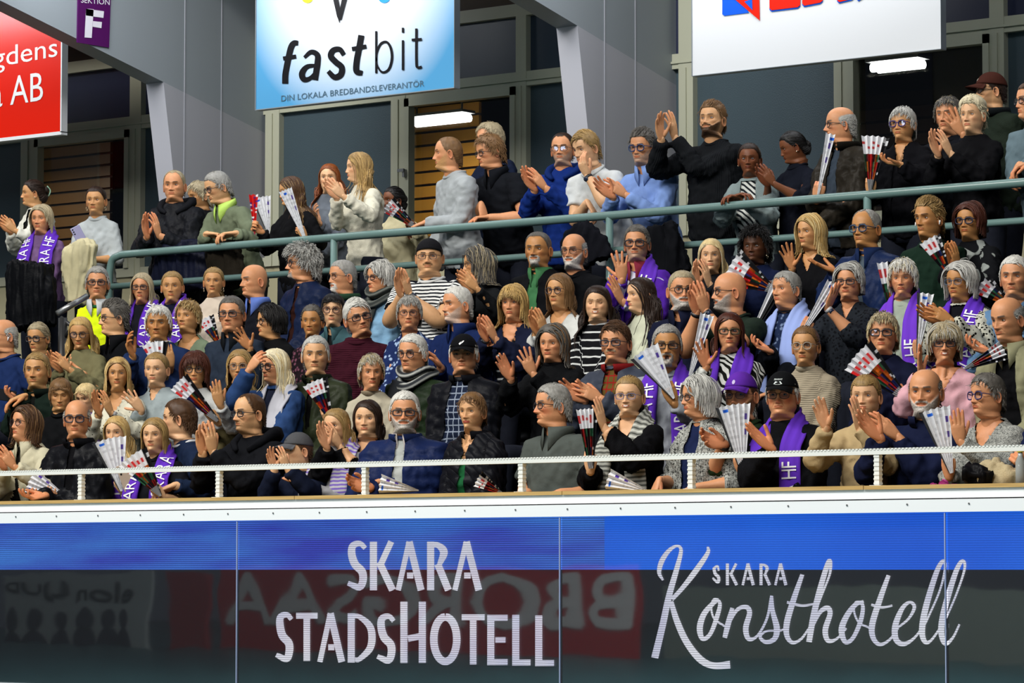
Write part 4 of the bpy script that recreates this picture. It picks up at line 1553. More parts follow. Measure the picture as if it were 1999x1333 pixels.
    if P.get('earring'):
        for sx in (-1, 1):
            if P['earring'] == 'hoop':
                t = np.linspace(0, 2 * np.pi, 22)
                pp = np.stack([np.full(22, sx * 0.085), -0.012 + 0.017 * np.sin(t), -0.066 + 0.018 * np.cos(t)], -1)
                v, q, t_ = tube(xf(pp, HR, H), 0.0014, 6)
            else:
                v, q, t_ = tube(xf(np.array([[sx * 0.083, -0.006, -0.042], [sx * 0.089, -0.006, -0.043]]), HR, H), 0.0045, 10)
            mk_mesh('earring', v, q, t_, [plain('earring_metal', (0.7, 0.6, 0.42), 0.2, 0.9)], root, base)
    if P.get('buds'):
        for sx in (-1, 1):
            v, q, t_ = tube(xf(np.array([[sx * 0.086, 0.004, -0.014], [sx * 0.087, 0.006, -0.022], [sx * 0.087, 0.010, -0.038]]), HR, H), [0.006, 0.0045, 0.003], 8)
            mk_mesh('earbud', v, q, t_, [plain('earbud_white', (0.8, 0.8, 0.8), 0.3)], root, base)
    if P.get('claw'):
        for k in (-1, 0, 1):
            v, q, t_ = tube(xf(spline([(k * 0.02, -0.125, 0.07), (k * 0.022, -0.155, 0.03), (k * 0.02, -0.14, -0.02)], 7), HR, H), 0.0045, 6)
            mk_mesh('hair_claw', v, q, t_, [plain('claw_green', (0.25, 0.42, 0.30), 0.3)], root, base)
    # ---- legs
    LB = MB()
    tc_ = P.get('trouser', (0.012, 0.014, 0.022))
    hipc = N + dn * tS[-3]
    LB.add(*tube([N + dn * tS[-6], N + dn * tS[-3], N + dn * (tS[-1] + 0.02)], [(shw * 0.80, 0.10), (shw * 0.88, 0.115), (shw * 0.80, 0.10)], 18, ref=fb))
    for sgn in (-1, 1):
        h0 = hipc + s * sgn * 0.085
        if P['seated']:
            kn = h0 + f * 0.40 * sb + UP * 0.02 + s * sgn * 0.05
            an = np.array([kn[0], kn[1], fl + 0.08]) + f * (0.02)
            kn[2] = max(kn[2], fl + 0.42)
            pts, rad = [h0 - f * 0.04, h0 + (kn - h0) * 0.5, kn, kn - UP * 0.06, (kn + an) / 2, an], [0.088, 0.078, 0.066, 0.062, 0.056, 0.048]
        else:
            an = np.array([h0[0], h0[1], fl + 0.08]) + f * 0.10 * P.get('step', 0.0)
            kn = (h0 + an) / 2 + f * 0.03
            pts, rad = [h0 + UP * 0.04, (h0 + kn) / 2, kn, (kn + an) / 2, an], [0.092, 0.082, 0.064, 0.058, 0.05]
        LB.add(*tube(spline(pts, 14), np.interp(np.linspace(0, len(rad) - 1, 14), range(len(rad)), rad), 14))
        a0 = np.array([an[0], an[1], fl])
        SH = MB(); SH.add(*tube([a0 - f * 0.05 + UP * 0.045, a0 + UP * 0.05, a0 + f * 0.09 + UP * 0.035, a0 + f * 0.16 + UP * 0.028, a0 + f * 0.19 + UP * 0.02], [(0.03, 0.035), (0.04, 0.048), (0.044, 0.034), (0.042, 0.026), (0.02, 0.014)], 12, ref=UP))
        SH.build('shoe', plain('shoe_leather', (0.02, 0.02, 0.02), 0.5), root, base, smooth=True)
    LB.build('trousers', cloth(tc_, P.get('tpat', 'denim')), root, base, smooth=True)
    P['_held'] = held
    P['_frame'] = (N, s, fb, dn)
    return root


def mk_scarf(P, sf, N, s, fb, dn, tS, dfS, root, base, ctn):
    kind = sf[0]
    F = lambda t: np.interp(t, tS, dfS) + 0.014
    L = sf[2] if len(sf) > 2 else 0.44
    col = np.array(sf[1])
    thick = 0.014
    if kind in ('club', 'plainlong', 'check'):
        pts, nor = [], []
        tail = np.linspace(L, 0.09, 10)
        for sg in (1, -1):
            aa = [(sg * (0.082 + 0.02 * (t / 0.4)), F(t), t) for t in tail]
            na_ = [(0.12 * sg, 1, -0.1)] * 10
            up_ = [(sg * 0.088, F(0.05) * 0.72, 0.035), (sg * 0.086, 0.030, -0.012), (sg * 0.078, -0.028, -0.040), (sg * 0.045, -0.074, -0.050)]
            nu_ = [(0.3 * sg, 0.8, -0.5), (0.55 * sg, 0.3, -0.75), (0.8 * sg, -0.25, -0.55), (0.5 * sg, -0.85, -0.2)]
            if sg == 1:
                pts += aa + up_ + [(0, -0.090, -0.052)]; nor += na_ + nu_ + [(0, -1, -0.1)]
            else:
                pts += (aa + up_)[::-1]; nor += (na_ + nu_)[::-1]
        pts = spline(pts, 120); nor = unitrows(spline(nor, 120))
        Cw = N + np.outer(pts[:, 0], s) + np.outer(pts[:, 1], fb) + np.outer(pts[:, 2], dn)
        Nw = np.outer(nor[:, 0], s) + np.outer(nor[:, 1], fb) + np.outer(nor[:, 2], dn)
        wd = 0.105 + 0.0 * pts[:, 0]
        wd = np.where(pts[:, 1] < 0.03, 0.075, wd)
        wd = np.convolve(np.pad(wd, 4, mode='edge'), np.ones(9) / 9, mode='valid')
        V, Q, Wd, Nn = ribbon(Cw, Nw, wd, thick, 9)
        V = V + unitrows(np.repeat(Nn, 18, 0)) * (0.004 * np.sin(np.tile(np.concatenate([np.linspace(-1, 1, 9), np.linspace(1, -1, 9)]), 120) * 7 + np.repeat(np.arange(120) * 0.12, 18)))[:, None]
        arc = np.concatenate([[0], np.cumsum(np.linalg.norm(np.diff(Cw, axis=0), axis=1))])
        tot = arc[-1]
        e = np.minimum(arc, tot - arc)
        c = np.ones((120, 3)) * col
        if kind == 'club':
            for k in range(120):
                if 0.035 < e[k] < 0.055 or 0.075 < e[k] < 0.095: c[k] = WHITEC
                elif e[k] < 0.012: c[k] = WHITEC
        if kind == 'check':
            c = np.where((np.arange(120) % 2 == 0)[:, None], col, np.array([0.55, 0.56, 0.5]))
        o = mk_mesh('scarf', V, Q, None, [CLOTHC], root, base, col=np.repeat(c, 18, 0))
        if kind == 'club':
            LT = MB()
            hgt = 0.072
            for side_, word in ((0, sf[3] if len(sf) > 3 else 'SKARA HF'), (1, sf[4] if len(sf) > 4 else 'SKARA HF')):
                cur = 0.115
                for ch in word:
                    if ch == ' ': cur += 0.02; continue
                    v, t = text_poly(ch)
                    hh = v[:, 1].max(); v = v / hh * hgt
                    wch = v[:, 0].max() * 0.72
                    # letters stand across the band and follow its length
                    A = (tot - cur - v[:, 0] * 0.72) if side_ else (cur + v[:, 0] * 0.72)
                    U_ = (v[:, 1] - hgt / 2)
                    if side_: U_ = U_
                    c_ = np.stack([np.interp(A, arc, Cw[:, j]) for j in range(3)], -1)
                    w_ = np.stack([np.interp(A, arc, Wd[:, j]) for j in range(3)], -1)
                    n__ = np.stack([np.interp(A, arc, Nn[:, j]) for j in range(3)], -1)
                    LT.add(c_ + w_ * (U_ if side_ else -U_)[:, None] + n__ * (thick * 0.5 + 0.0055), None, t)
                    cur += wch + 0.008
                    if cur > tot * 0.42: break
            if LT.n: LT.build('scarf_lettering', plain('scarf_white', WHITEC, 0.85), o, base)
    else:                                                     # wrapped round the neck
        rows = []
        m = 120
        a = np.linspace(0, 4 * np.pi, m)
        rr = 0.082 + 0.008 * np.sin(a * 0.5)
        hz = -0.045 + 0.028 * np.sin(a * 0.5 + 1) + 0.045 * np.maximum(0, np.sin(a)) ** 2
        Cw = N + np.outer(np.cos(a) * rr, s) + np.outer(np.sin(a) * (rr + 0.012), fb) + np.outer(hz, dn)
        V, Q, T = tube(Cw, [(0.034, 0.020)] * m, 12, ref=UP)
        V = V + unitrows(V - N) * (wob(V, 60, P['seed']) * 0.004)[:, None]
        ang = np.tile(np.arange(12), m)
        c2 = np.array(sf[3] if len(sf) > 3 else (0.7, 0.7, 0.7))
        if kind == 'wrapstripe': c = np.where((ang % 3 == 0)[:, None], c2, col)
        else: c = np.ones((12 * m, 3)) * col * (1 + 0.25 * wob(V[:12 * m], 50, 3))[:, None]
        c = np.vstack([c, col, col])
        mk_mesh('scarf', V, Q, T, [CLOTHC], root, base, col=np.clip(c, 0, 1))
        if L > 0.1:
            pts = spline([(0.03, F(0.02), 0.0), (0.05, F(0.1), 0.1), (0.06, F(L * .7), L * 0.7), (0.07, F(L), L)], 30)
            C2 = N + np.outer(pts[:, 0], s) + np.outer(pts[:, 1], fb) + np.outer(pts[:, 2], dn)
            V, Q, _, _ = ribbon(C2, np.tile(fb, (30, 1)), 0.13, thick, 7)
            V = V + np.outer(np.sin(np.tile(np.concatenate([np.linspace(-1, 1, 7), np.linspace(1, -1, 7)]), 30) * 6), fb) * 0.005
            mk_mesh('scarf_tail', V, Q, None, [CLOTHC], root, base, col=np.ones((len(V), 3)) * col)


# ---------------------------------------------------------------- hand-held folded paper clappers
PAPER = attr_mat('glossy_paper', 0.45, 0.4)


def mk_clapper(name, px, py, Y, ang, spread, length, kind, label, pleats=5, face=0.0, group='paper clappers in the crowd'):
    """accordion-folded clapper fanned from its grip; (px,py) is the grip, ang the middle direction in the picture plane"""
    O = at(px, py, Y)
    cdir = unit((CAM0 - O) * [1, 1, 0]); rd = np.array([-cdir[1], cdir[0], 0])
    if rd @ RV < 0: rd = -rd
    r = np.random.RandomState(int(px * 7 + py))
    u_ = unit(rd * math.cos(face) + cdir * math.sin(face))
    n_ = np.cross(u_, UP); n_ = n_ if n_ @ cdir > 0 else -n_
    nb = pleats * 2
    rs = np.linspace(-0.045, length, 23)
    streak = r.rand(nb, 23)
    V, Q, C, n = [], [], [], 0
    white = np.array([0.80, 0.81, 0.84])
    pal = [srgb('#c81e1e'), srgb('#1c2a66'), srgb('#101014'), srgb('#2f6b4a'), srgb('#d86a1e'), srgb('#40121a')]
    for b in range(nb):
        a0 = math.radians(ang + spread * (0.5 - b / nb)); a1 = math.radians(ang + spread * (0.5 - (b + 1) / nb))
        z0, z1 = (0.010, -0.010) if b % 2 == 0 else (-0.010, 0.010)
        wb = 0.0035
        for k in range(len(rs) - 1):
            if kind == 'picture':
                f = k / 21
                c = white * 0.97
                if f <= 0.70: c = np.array(pal[int(streak[b, k // 4] * 5.99)]) * (0.35 + 0.5 * streak[b, k])
                if f < 0.2: c = white * 0.35
                if 0.79 < f < 0.92 and b % 2 == 0 and streak[b, k] < 0.75: c = np.array(pal[0])
                if b >= nb - 2: c = np.array([0.008, 0.008, 0.010]) if streak[b, k] < .85 else white * .8
            elif kind == 'white':
                c = white * (0.96 if b % 2 else 1)
                if k % 2 and streak[b, k] < 0.35: c = c * 0.80
                if k in (12, 13, 17, 18) and b in (nb - 2,): c = srgb('#4a2a9a')
                if b == 0 and spread > 12: c = np.array([0.012, 0.012, 0.014])
                if k == 20 and b in (2, 3): c = srgb('#2a6ad0')
            elif kind == 'red': c = np.array(pal[0]) if r.rand() < .7 else (white if r.rand() < .4 else srgb('#5a2a8a'))
            elif kind == 'board': c = white if b < nb / 2 else np.array([0.012, 0.012, 0.014])
            else: c = white
            for (rr0, rr1) in ((rs[k], rs[k + 1]),):
                pts = []
                for rr, aa, zz, off in ((rr0, a0, z0, nb / 2 - b), (rr0, a1, z1, nb / 2 - b - 1), (rr1, a1, z1, nb / 2 - b - 1), (rr1, a0, z0, nb / 2 - b)):
                    d = math.cos(aa) * u_ + math.sin(aa) * UP
                    am = math.radians(ang); pd = math.cos(am + math.pi / 2) * u_ + math.sin(am + math.pi / 2) * UP
                    jag = 0.006 if (k == len(rs) - 2 and rr == rr1 and zz > 0) else 0
                    pts.append(O + d * (rr + jag) + pd * off * wb + n_ * zz * (0.35 + 0.65 * max(0, rr) / length))
                V += pts; C += [c] * 4; Q.append([n, n + 1, n + 2, n + 3]); n += 4
    V = np.array(V)
    th = n_ * 0.0006
    o = mk_mesh(name, V, np.array(Q), None, [PAPER], None, O, smooth=False, col=np.array(C))
    md = o.modifiers.new('t', 'SOLIDIFY'); md.thickness = 0.0012
    tag(o, label, 'clapper', group)
    return o
# ================================================================ the hall
YW, YC, YS = 19.0, 17.86, 17.5           # window wall, column fronts, hanging signs
YL = 12.80                               # front of the balcony
XL, XR = -30.0, 2.0


def zof(px, py, Y): return at(px, py, Y)[2]


def xof(px, py, Y): return at(px, py, Y)[0]


concrete = plain('painted_concrete', srgb('#4a4f55'), 0.8, bump=0.3, bscale=20)
darkfl = plain('dark_step', srgb('#1c1e22'), 0.8, bump=0.3, bscale=20)
FLOORS = {1: 0.67, 2: 1.02, 3: 1.37, 4: 1.72, 5: 2.06, 6: 2.06}
ROWY = {1: 13.35, 2: 14.20, 3: 15.05, 4: 15.90, 5: 16.98, 6: 17.45}
b = MB(); b.box((-45, -25, -0.1), (25, 12.9, 0.0)); tag(b.build('floor', plain('court_floor', srgb('#3c6a70'), 0.35)), kind='structure')
for k, (y0, y1) in {1: (12.86, 13.75), 2: (13.75, 14.6), 3: (14.6, 15.45), 4: (15.45, 16.55)}.items():
    b = MB(); b.box((XL, y0, 0.0), (XR, y1, FLOORS[k])); tag(b.build('floor_tier', darkfl), kind='structure')
b = MB(); b.box((XL, 16.55, 0.0), (XR, 24.0, FLOORS[5])); tag(b.build('floor_walkway', darkfl), kind='structure')

# benches of the four seated rows
bench_m = plain('bench_plastic', srgb('#23262c'), 0.5)
for k in (1, 2, 3, 4):
    y = ROWY[k]
    t = empty('bench', (-12.0, y + 0.12, FLOORS[k]))
    tag(t, {1: 'long dark bench carrying the front row of spectators', 2: 'long dark bench carrying the second row of spectators',
            3: 'long dark bench carrying the third row of spectators', 4: 'long dark bench carrying the fourth row of spectators, under the railing'}[k], 'bench')
    b = MB(); b.box((-21.5, y - 0.10, FLOORS[k] + 0.31), (-5.0, y + 0.22, FLOORS[k] + 0.345)); b.build('seat_board', bench_m, t, t.location)
    for i in range(12):
        x = -21 + i * 1.42
        b = MB(); b.box((x, y - 0.02, FLOORS[k]), (x + 0.06, y + 0.16, FLOORS[k] + 0.31)); b.build('leg', bench_m, t, t.location)

# ---------------------------------------------------------------- balcony front
white_m = plain('white_lacquer', (0.90, 0.92, 0.93), 0.35, bump=0.0)
zt = zof(1000, 961, YL)
z1, z2, z3 = zof(1000, 968, YL), zof(1000, 985, YL), zof(1000, 1010, YL)
zb = zof(0, 1331, YL)
pf = empty('balcony_front', (-12, YL, zb)); tag(pf, kind='structure')
b = MB(); b.box((XL, YL + 0.01, 0.0), (XR, YL + 0.06, z1)); b.build('wall_front', white_m, pf, pf.location)
b = MB(); b.box((XL, YL - 0.05, z2), (XR, YL + 0.05, z1)); b.build('trim_upper', white_m, pf, pf.location)
b = MB(); b.box((XL, YL - 0.075, z3), (XR, YL + 0.05, z2 - 0.006)); b.build('trim_lower', white_m, pf, pf.location)
b = MB(); b.box((XL, YL - 0.03, zb - 0.10), (XR, YL + 0.05, zb)); b.build('trim_base', white_m, pf, pf.location)
wm, nt, bb = new_mat('birch_plywood')
tcn = nt.nodes.new('ShaderNodeTexCoord'); mp = nt.nodes.new('ShaderNodeMapping'); mp.inputs['Scale'].default_value = (1.5, 30, 60)
nn = nt.nodes.new('ShaderNodeTexNoise'); nn.inputs['Scale'].default_value = 3.0
cr = nt.nodes.new('ShaderNodeValToRGB'); cr.color_ramp.elements[0].color = (*srgb('#a8803f'), 1); cr.color_ramp.elements[1].color = (*srgb('#e0bd7c'), 1)
for a_, b_ in ((tcn.outputs['Object'], mp.inputs[0]), (mp.outputs[0], nn.inputs['Vector']), (nn.outputs['Fac'], cr.inputs[0]), (cr.outputs[0], bb.inputs['Base Color'])): nt.links.new(a_, b_)
seams = [xof(-60, 1000, YL), xof(590, 1000, YL), xof(1112, 1000, YL), xof(1700, 1000, YL), XR]
for i, x0 in enumerate([XL] + seams[:-1]):
    b = MB(); b.box((x0 + 0.002, YL - 0.06, z1), (seams[i] - 0.002, YL + 0.26, zt)); b.build('shelf', wm, pf, pf.location)
scr = MB()
for i in range(64):
    x = -22 + i * 0.31
    v, q, t = tube([(x, YL - 0.074, z3 + 0.035), (x, YL - 0.079, z3 + 0.035)], 0.004, 8)
    scr.add(v, q, t)
scr.build('screw_heads', plain('screw_steel', (0.25, 0.25, 0.25), 0.4, 0.8), pf, pf.location)

# white front rail on square posts
zr = zof(1000, 900, YL + 0.05)
rail = empty('front_guard_rail', (-12, YL + 0.05, zt)); tag(rail, 'low white guard rail on square posts along the wooden balcony shelf', 'railing')
rope = plain('white_rail_paint', (0.78, 0.80, 0.76), 0.45)
b = MB(); b.box((XL, YL + 0.030, zr - 0.012), (XR, YL + 0.065, zr + 0.010))
for i in range(900):
    x = -21.5 + i * 0.0185
    b.box((x, YL + 0.028, zr + 0.008), (x + 0.010, YL + 0.067, zr + 0.0155))
b.build('top_rail', rope, rail, rail.location)
for px in (-90, 160, 429, 714, 1020, 1351, 1715, 2130):
    x = xof(px, 940, YL + 0.05)
    b = MB(); b.box((x - 0.013, YL + 0.034, zt), (x + 0.013, YL + 0.060, zr - 0.012))
    for j in range(7):
        zz = zt + 0.008 + j * 0.02
        b.box((x - 0.0145, YL + 0.032, zz), (x + 0.0145, YL + 0.062, zz + 0.008))
    b.box((x - 0.03, YL + 0.02, zt), (x + 0.03, YL + 0.075, zt + 0.004))
    b.build('post', rope, rail, rail.location)

# ---------------------------------------------------------------- LED perimeter board
def led_mat(name, c0, c1, strength, lines=True, sc=(0.5, 1, 1.4), rough=0.5, base=(0.012, 0.013, 0.015)):
    m, nt, bb = new_mat(name)
    N, L = nt.nodes, nt.links
    tc = N.new('ShaderNodeTexCoord')
    mp = N.new('ShaderNodeMapping'); mp.inputs['Scale'].default_value = sc
    L.new(tc.outputs['Object'], mp.inputs[0])
    n = N.new('ShaderNodeTexNoise'); n.inputs['Scale'].default_value = 0.9; n.inputs['Detail'].default_value = 3
    L.new(mp.outputs[0], n.inputs['Vector'])
    r = N.new('ShaderNodeValToRGB'); r.color_ramp.elements[0].color = (*c0, 1); r.color_ramp.elements[1].color = (*c1, 1)
    r.color_ramp.elements[0].position = 0.35; r.color_ramp.elements[1].position = 0.65
    L.new(n.outputs['Fac'], r.inputs[0])
    src = r.outputs[0]
    if lines:
        sx = N.new('ShaderNodeSeparateXYZ'); L.new(tc.outputs['Object'], sx.inputs[0])
        m1 = N.new('ShaderNodeMath'); m1.operation = 'MULTIPLY'; m1.inputs[1].default_value = 2 * math.pi / 0.0105
        L.new(sx.outputs[2], m1.inputs[0])
        m2 = N.new('ShaderNodeMath'); m2.operation = 'SINE'; L.new(m1.outputs[0], m2.inputs[0])
        m3 = N.new('ShaderNodeMapRange'); m3.inputs[1].default_value = -0.6; m3.inputs[2].default_value = 0.6; m3.inputs[3].default_value = lines if isinstance(lines, float) else 0.55; m3.inputs[4].default_value = 1.15
        L.new(m2.outputs[0], m3.inputs[0])
        vm = N.new('ShaderNodeVectorMath'); vm.operation = 'SCALE'; L.new(src, vm.inputs[0]); L.new(m3.outputs[0], vm.inputs['Scale'])
        src = vm.outputs[0]
    L.new(src, bb.inputs['Emission Color'])
    bb.inputs['Emission Strength'].default_value = strength
    bb.inputs['Base Color'].default_value = (*base, 1)
    bb.inputs['Roughness'].default_value = rough
    return m


YLED = YL - 0.02
zmid = zof(1000, 1112, YLED)
led = empty('led_board', (-12, YLED, zb)); tag(led, 'long LED advertising screen with blue band and hotel names under the balcony', 'screen')
zl1 = z3 - 0.004
xj = [XL, xof(478, 1100, YLED), xof(1108, 1100, YLED), xof(1860, 1100, YLED), XR]
xmoi = xof(1180, 1060, YLED)
blueL = led_mat('led_blue_purple', srgb('#3a48cc'), srgb('#4488f0'), 1.1, 0.50, (1.0, 1, 7.0))
blueR = led_mat('led_blue', srgb('#1656e2'), srgb('#2070f8'), 1.05, 0.86, (0.7, 1, 1.0))
b = MB(); b.box((XL, YLED, zmid), (xmoi, YLED + 0.02, zl1)); b.build('blue_band', blueL, led, led.location)
b = MB(); b.box((xmoi, YLED, zmid), (XR, YLED + 0.02, zl1)); b.build('blue_band', blueR, led, led.location)
darkm = led_mat('led_unlit', srgb('#0a0c0e'), srgb('#141a1c'), 0.4, 0.9, (0.6, 1, 1), 0.6)
b = MB(); b.box((XL, YLED, zb), (XR, YLED + 0.02, zmid)); b.build('dark_field', darkm, led, led.location)
letm = led_mat('led_letters', srgb('#d4d6ee'), srgb('#f4f5fd'), 1.15, 0.62, (3, 1, 3))


def stroke(B, pts, w, plane, closed=False, n=None, joints=True, mi=0):
    """thick pen stroke; pts in picture-derived points on a plane mapper, w in pixels (constant or per point)"""
    pts = np.asarray(pts, float)
    w = np.full(len(pts), w) if np.ndim(w) == 0 else np.asarray(w, float)
    if n:
        q = spline(np.column_stack([pts, w]), n); pts, w = q[:, :2], q[:, 2]
    d = np.gradient(pts, axis=0); d /= np.linalg.norm(d, axis=1)[:, None] + 1e-9
    nn_ = np.stack([-d[:, 1], d[:, 0]], -1)
    a, c = pts + nn_ * w[:, None] / 2, pts - nn_ * w[:, None] / 2
    m = len(pts)
    V = np.array([plane(*p_) for p_ in a] + [plane(*p_) for p_ in c]) - [0, 0.00025 * len(B.V), 0]
    Q = [(i, i + 1, m + i + 1, m + i) for i in range(m - 1)]
    B.add(V, Q, mi=mi)


def led_plane(px, py): return at(px, py, YLED - 0.003)


def polyp(B, pts, plane, mi=0):
    V = [plane(*p_) for p_ in pts]
    B.add(V, None, [(0, i, i + 1) for i in range(1, len(pts) - 1)], mi=mi)


def letter(ch, x, y, w, h, t, tall=0):
    """strokes of a condensed sans capital in the box x..x+w, y (top)..y+h"""
    x1, y1 = x + w, y + h
    S = []
    a = t * 0.5
    if ch == 'S':
        S.append(([(x1 - 4, y + 14), (x1 - w * .35, y + 5), (x + w * .30, y + 9), (x + a + 2, y + h * .26), (x + w * .40, y + h * .47), (x + w * .74, y + h * .62), (x1 - a - 1, y + h * .80), (x + w * .60, y1 - 6), (x + 2, y1 - 14)], [t * .6, t * .7, t * .9, t, t * 1.05, t * 1.05, t, t * .9, t * .6], 40))
    elif ch == 'K':
        S.append(([(x + a, y), (x + a, y1)], t, 0)); S.append(([(x1 - a * .6, y), (x + w * .42, y + h * .52)], t * .85, 0)); S.append(([(x + w * .40, y + h * .42), (x1 - a * .2, y1)], t, 0))
    elif ch == 'A':
        S.append(([(x + w * .5, y), (x + a * .7, y1)], t * .8, 0)); S.append(([(x + w * .5, y), (x1 - a * .4, y1)], t * 1.05, 0)); S.append(([(x + w * .42, y + h * .70), (x + w * .66, y + h * .70)], t * .9, 0))
    elif ch == 'R':
        S.append(([(x + a, y), (x + a, y1)], t, 0)); S.append(([(x + a, y + a), (x + w * .5, y + a), (x1 - a - 2, y + h * .22), (x + w * .55, y + h * .5)], [t * .7, t * .8, t * 1.1, t * .6], 20)); S.append(([(x + w * .50, y + h * .46), (x1, y1)], t, 0))
    elif ch == 'T':
        S.append(([(x, y + a * .9), (x1, y + a * .9)], t * .9, 0)); S.append(([(x + w * .5, y), (x + w * .5, y1)], t, 0))
    elif ch == 'D':
        S.append(([(x + a, y), (x + a, y1)], t, 0)); S.append(([(x + a, y + a * .8), (x + w * .45, y + a), (x1 - a, y + h * .30), (x1 - a, y + h * .68), (x + w * .45, y1 - a), (x + w * .28, y1 - a * .8)], [t * .6, t * .7, t, t, t * .7, t * .6], 34))
    elif ch == 'H':
        S.append(([(x + a, y - tall), (x + a, y1)], t, 0)); S.append(([(x1 - a, y - tall), (x1 - a, y1)], t, 0)); S.append(([(x + w * .30, y + h * .50), (x1 - a, y + h * .44)], t * .9, 0))
    elif ch == 'O':
        S.append(([(x + w / 2 + (w / 2 - a) * math.sin(k), y + h / 2 - (h / 2 - a * .8) * math.cos(k)) for k in np.linspace(0, 2 * math.pi, 30)], t, 0))
    elif ch == 'E':
        S.append(([(x + a, y), (x + a, y1)], t, 0))
        for f in (0.06, 0.94): S.append(([(x, y + h * f), (x1, y + h * f)], t * .85, 0))
        S.append(([(x + w * .40, y + h * .5), (x1 - 4, y + h * .5)], t * .8, 0))
    elif ch == 'L':
        S.append(([(x + a, y), (x + a, y1)], t, 0)); S.append(([(x, y + h * .94), (x1, y + h * .94)], t * .85, 0))
    return S


def word(B, spec, plane, tall=0):
    for ch, x, y, w, h, t in spec:
        for pts, tw, n in letter(ch, x, y, w, h, t, tall if ch == 'H' else 0):
            stroke(B, pts, tw, plane, n=n or None)


wB = MB()
word(wB, [('S', 677, 1056, 40, 96, 15), ('K', 722, 1057, 46, 95, 14), ('A', 773, 1057, 52, 95, 13), ('R', 834, 1057, 42, 95, 14), ('A', 884, 1057, 54, 95, 13)], led_plane)
wB.build('lettering', letm, led, led.location)
wB = MB()
word(wB, [('S', 537, 1195, 36, 97, 15), ('T', 578, 1196, 42, 94, 13), ('A', 620, 1197, 50, 95, 13), ('D', 679, 1197, 52, 96, 14), ('S', 735, 1198, 38, 97, 15),
          ('H', 782, 1199, 50, 95, 14), ('O', 840, 1198, 60, 99, 15), ('T', 902, 1199, 45, 98, 13), ('E', 952, 1200, 40, 98, 14), ('L', 1001, 1200, 36, 99, 14), ('L', 1046, 1201, 37, 99, 14)], led_plane, 25)
wB.build('lettering', letm, led, led.location)
wB = MB()
word(wB, [('S', 1389, 1100, 18, 42, 6), ('K', 1417, 1100, 22, 42, 6), ('A', 1448, 1100, 24, 42, 6), ('R', 1483, 1100, 20, 42, 6), ('A', 1512, 1100, 24, 42, 6)], led_plane)
wB.build('lettering', letm, led, led.location)
# the flowing hotel name, traced pen strokes
kz = lambda pts: [(1250 + a_ * 0.3747, 930 + b_ * 0.3747) for a_, b_ in pts]
wB = MB()
for pts, w_ in [
    ([(118, 540), (98, 500), (112, 440), (150, 385), (190, 362), (212, 385), (190, 480), (150, 620), (115, 780), (75, 945)], [4, 8, 10, 8, 5, 7, 10, 12, 13, 14]),
    ([(352, 365), (350, 400), (290, 490), (220, 580), (165, 640)], [4, 8, 11, 9, 8]),
    ([(160, 650), (190, 750), (240, 860), (310, 950), (380, 985), (468, 980)], [9, 12, 13, 14, 13, 15]),
    ([(410, 640), (375, 665), (330, 720), (310, 790), (325, 845), (365, 820), (400, 730), (415, 660), (385, 640), (370, 680), (385, 740), (440, 780)], [6, 9, 11, 12, 9, 8, 9, 7, 5, 4, 4, 4]),
    ([(480, 685), (460, 760), (440, 840)], [8, 11, 9]), ([(445, 800), (500, 700), (550, 680), (570, 710), (550, 790), (565, 845), (610, 830), (660, 740), (685, 620)], [5, 7, 9, 10, 11, 9, 5, 5, 6]),
    ([(685, 625), (690, 700), (712, 790), (700, 845), (655, 862), (625, 835), (660, 805), (740, 800), (775, 760)], [6, 9, 12, 10, 8, 6, 4, 4, 4]),
    ([(845, 510), (800, 640), (765, 760), (765, 830), (795, 865), (840, 845), (880, 790)], [8, 11, 12, 10, 7, 5, 4]), ([(765, 655), (840, 672), (905, 665)], [5, 5, 4]),
    ([(880, 862), (905, 720), (945, 560), (985, 440), (990, 500), (950, 610), (915, 700)], [11, 12, 11, 9, 5, 4, 4]),
    ([(890, 800), (935, 710), (975, 685), (990, 715), (965, 800), (980, 855), (1025, 845), (1075, 790)], [5, 8, 10, 10, 11, 9, 5, 4]),
    ([(1165, 650), (1120, 670), (1075, 730), (1050, 800), (1070, 862), (1110, 840), (1150, 750), (1160, 670), (1125, 655), (1115, 700), (1140, 760), (1200, 790)], [6, 9, 11, 12, 9, 8, 9, 7, 5, 4, 4, 4]),
    ([(1295, 515), (1250, 640), (1210, 770), (1215, 840), (1250, 875), (1300, 850), (1345, 790)], [8, 11, 12, 10, 7, 5, 4]), ([(1205, 668), (1260, 682), (1315, 672)], [5, 5, 4]),
    ([(1340, 790), (1400, 740), (1430, 680), (1405, 655), (1365, 690), (1330, 780), (1335, 850), (1375, 872), (1430, 840), (1490, 760)], [4, 5, 7, 6, 9, 12, 11, 9, 5, 4]),
    ([(1490, 760), (1560, 600), (1590, 480), (1580, 440), (1545, 500), (1490, 680), (1470, 800), (1485, 860), (1520, 850), (1590, 750)], [4, 4, 5, 7, 10, 12, 12, 9, 5, 4]),
    ([(1590, 750), (1650, 610), (1692, 480), (1680, 440), (1645, 500), (1590, 680), (1570, 800), (1590, 870), (1630, 840), (1665, 770)], [4, 4, 5, 7, 10, 12, 12, 9, 5, 4])]:
    stroke(wB, kz(pts), w_, led_plane, n=60)
wB.build('script_lettering', letm, led, led.location)

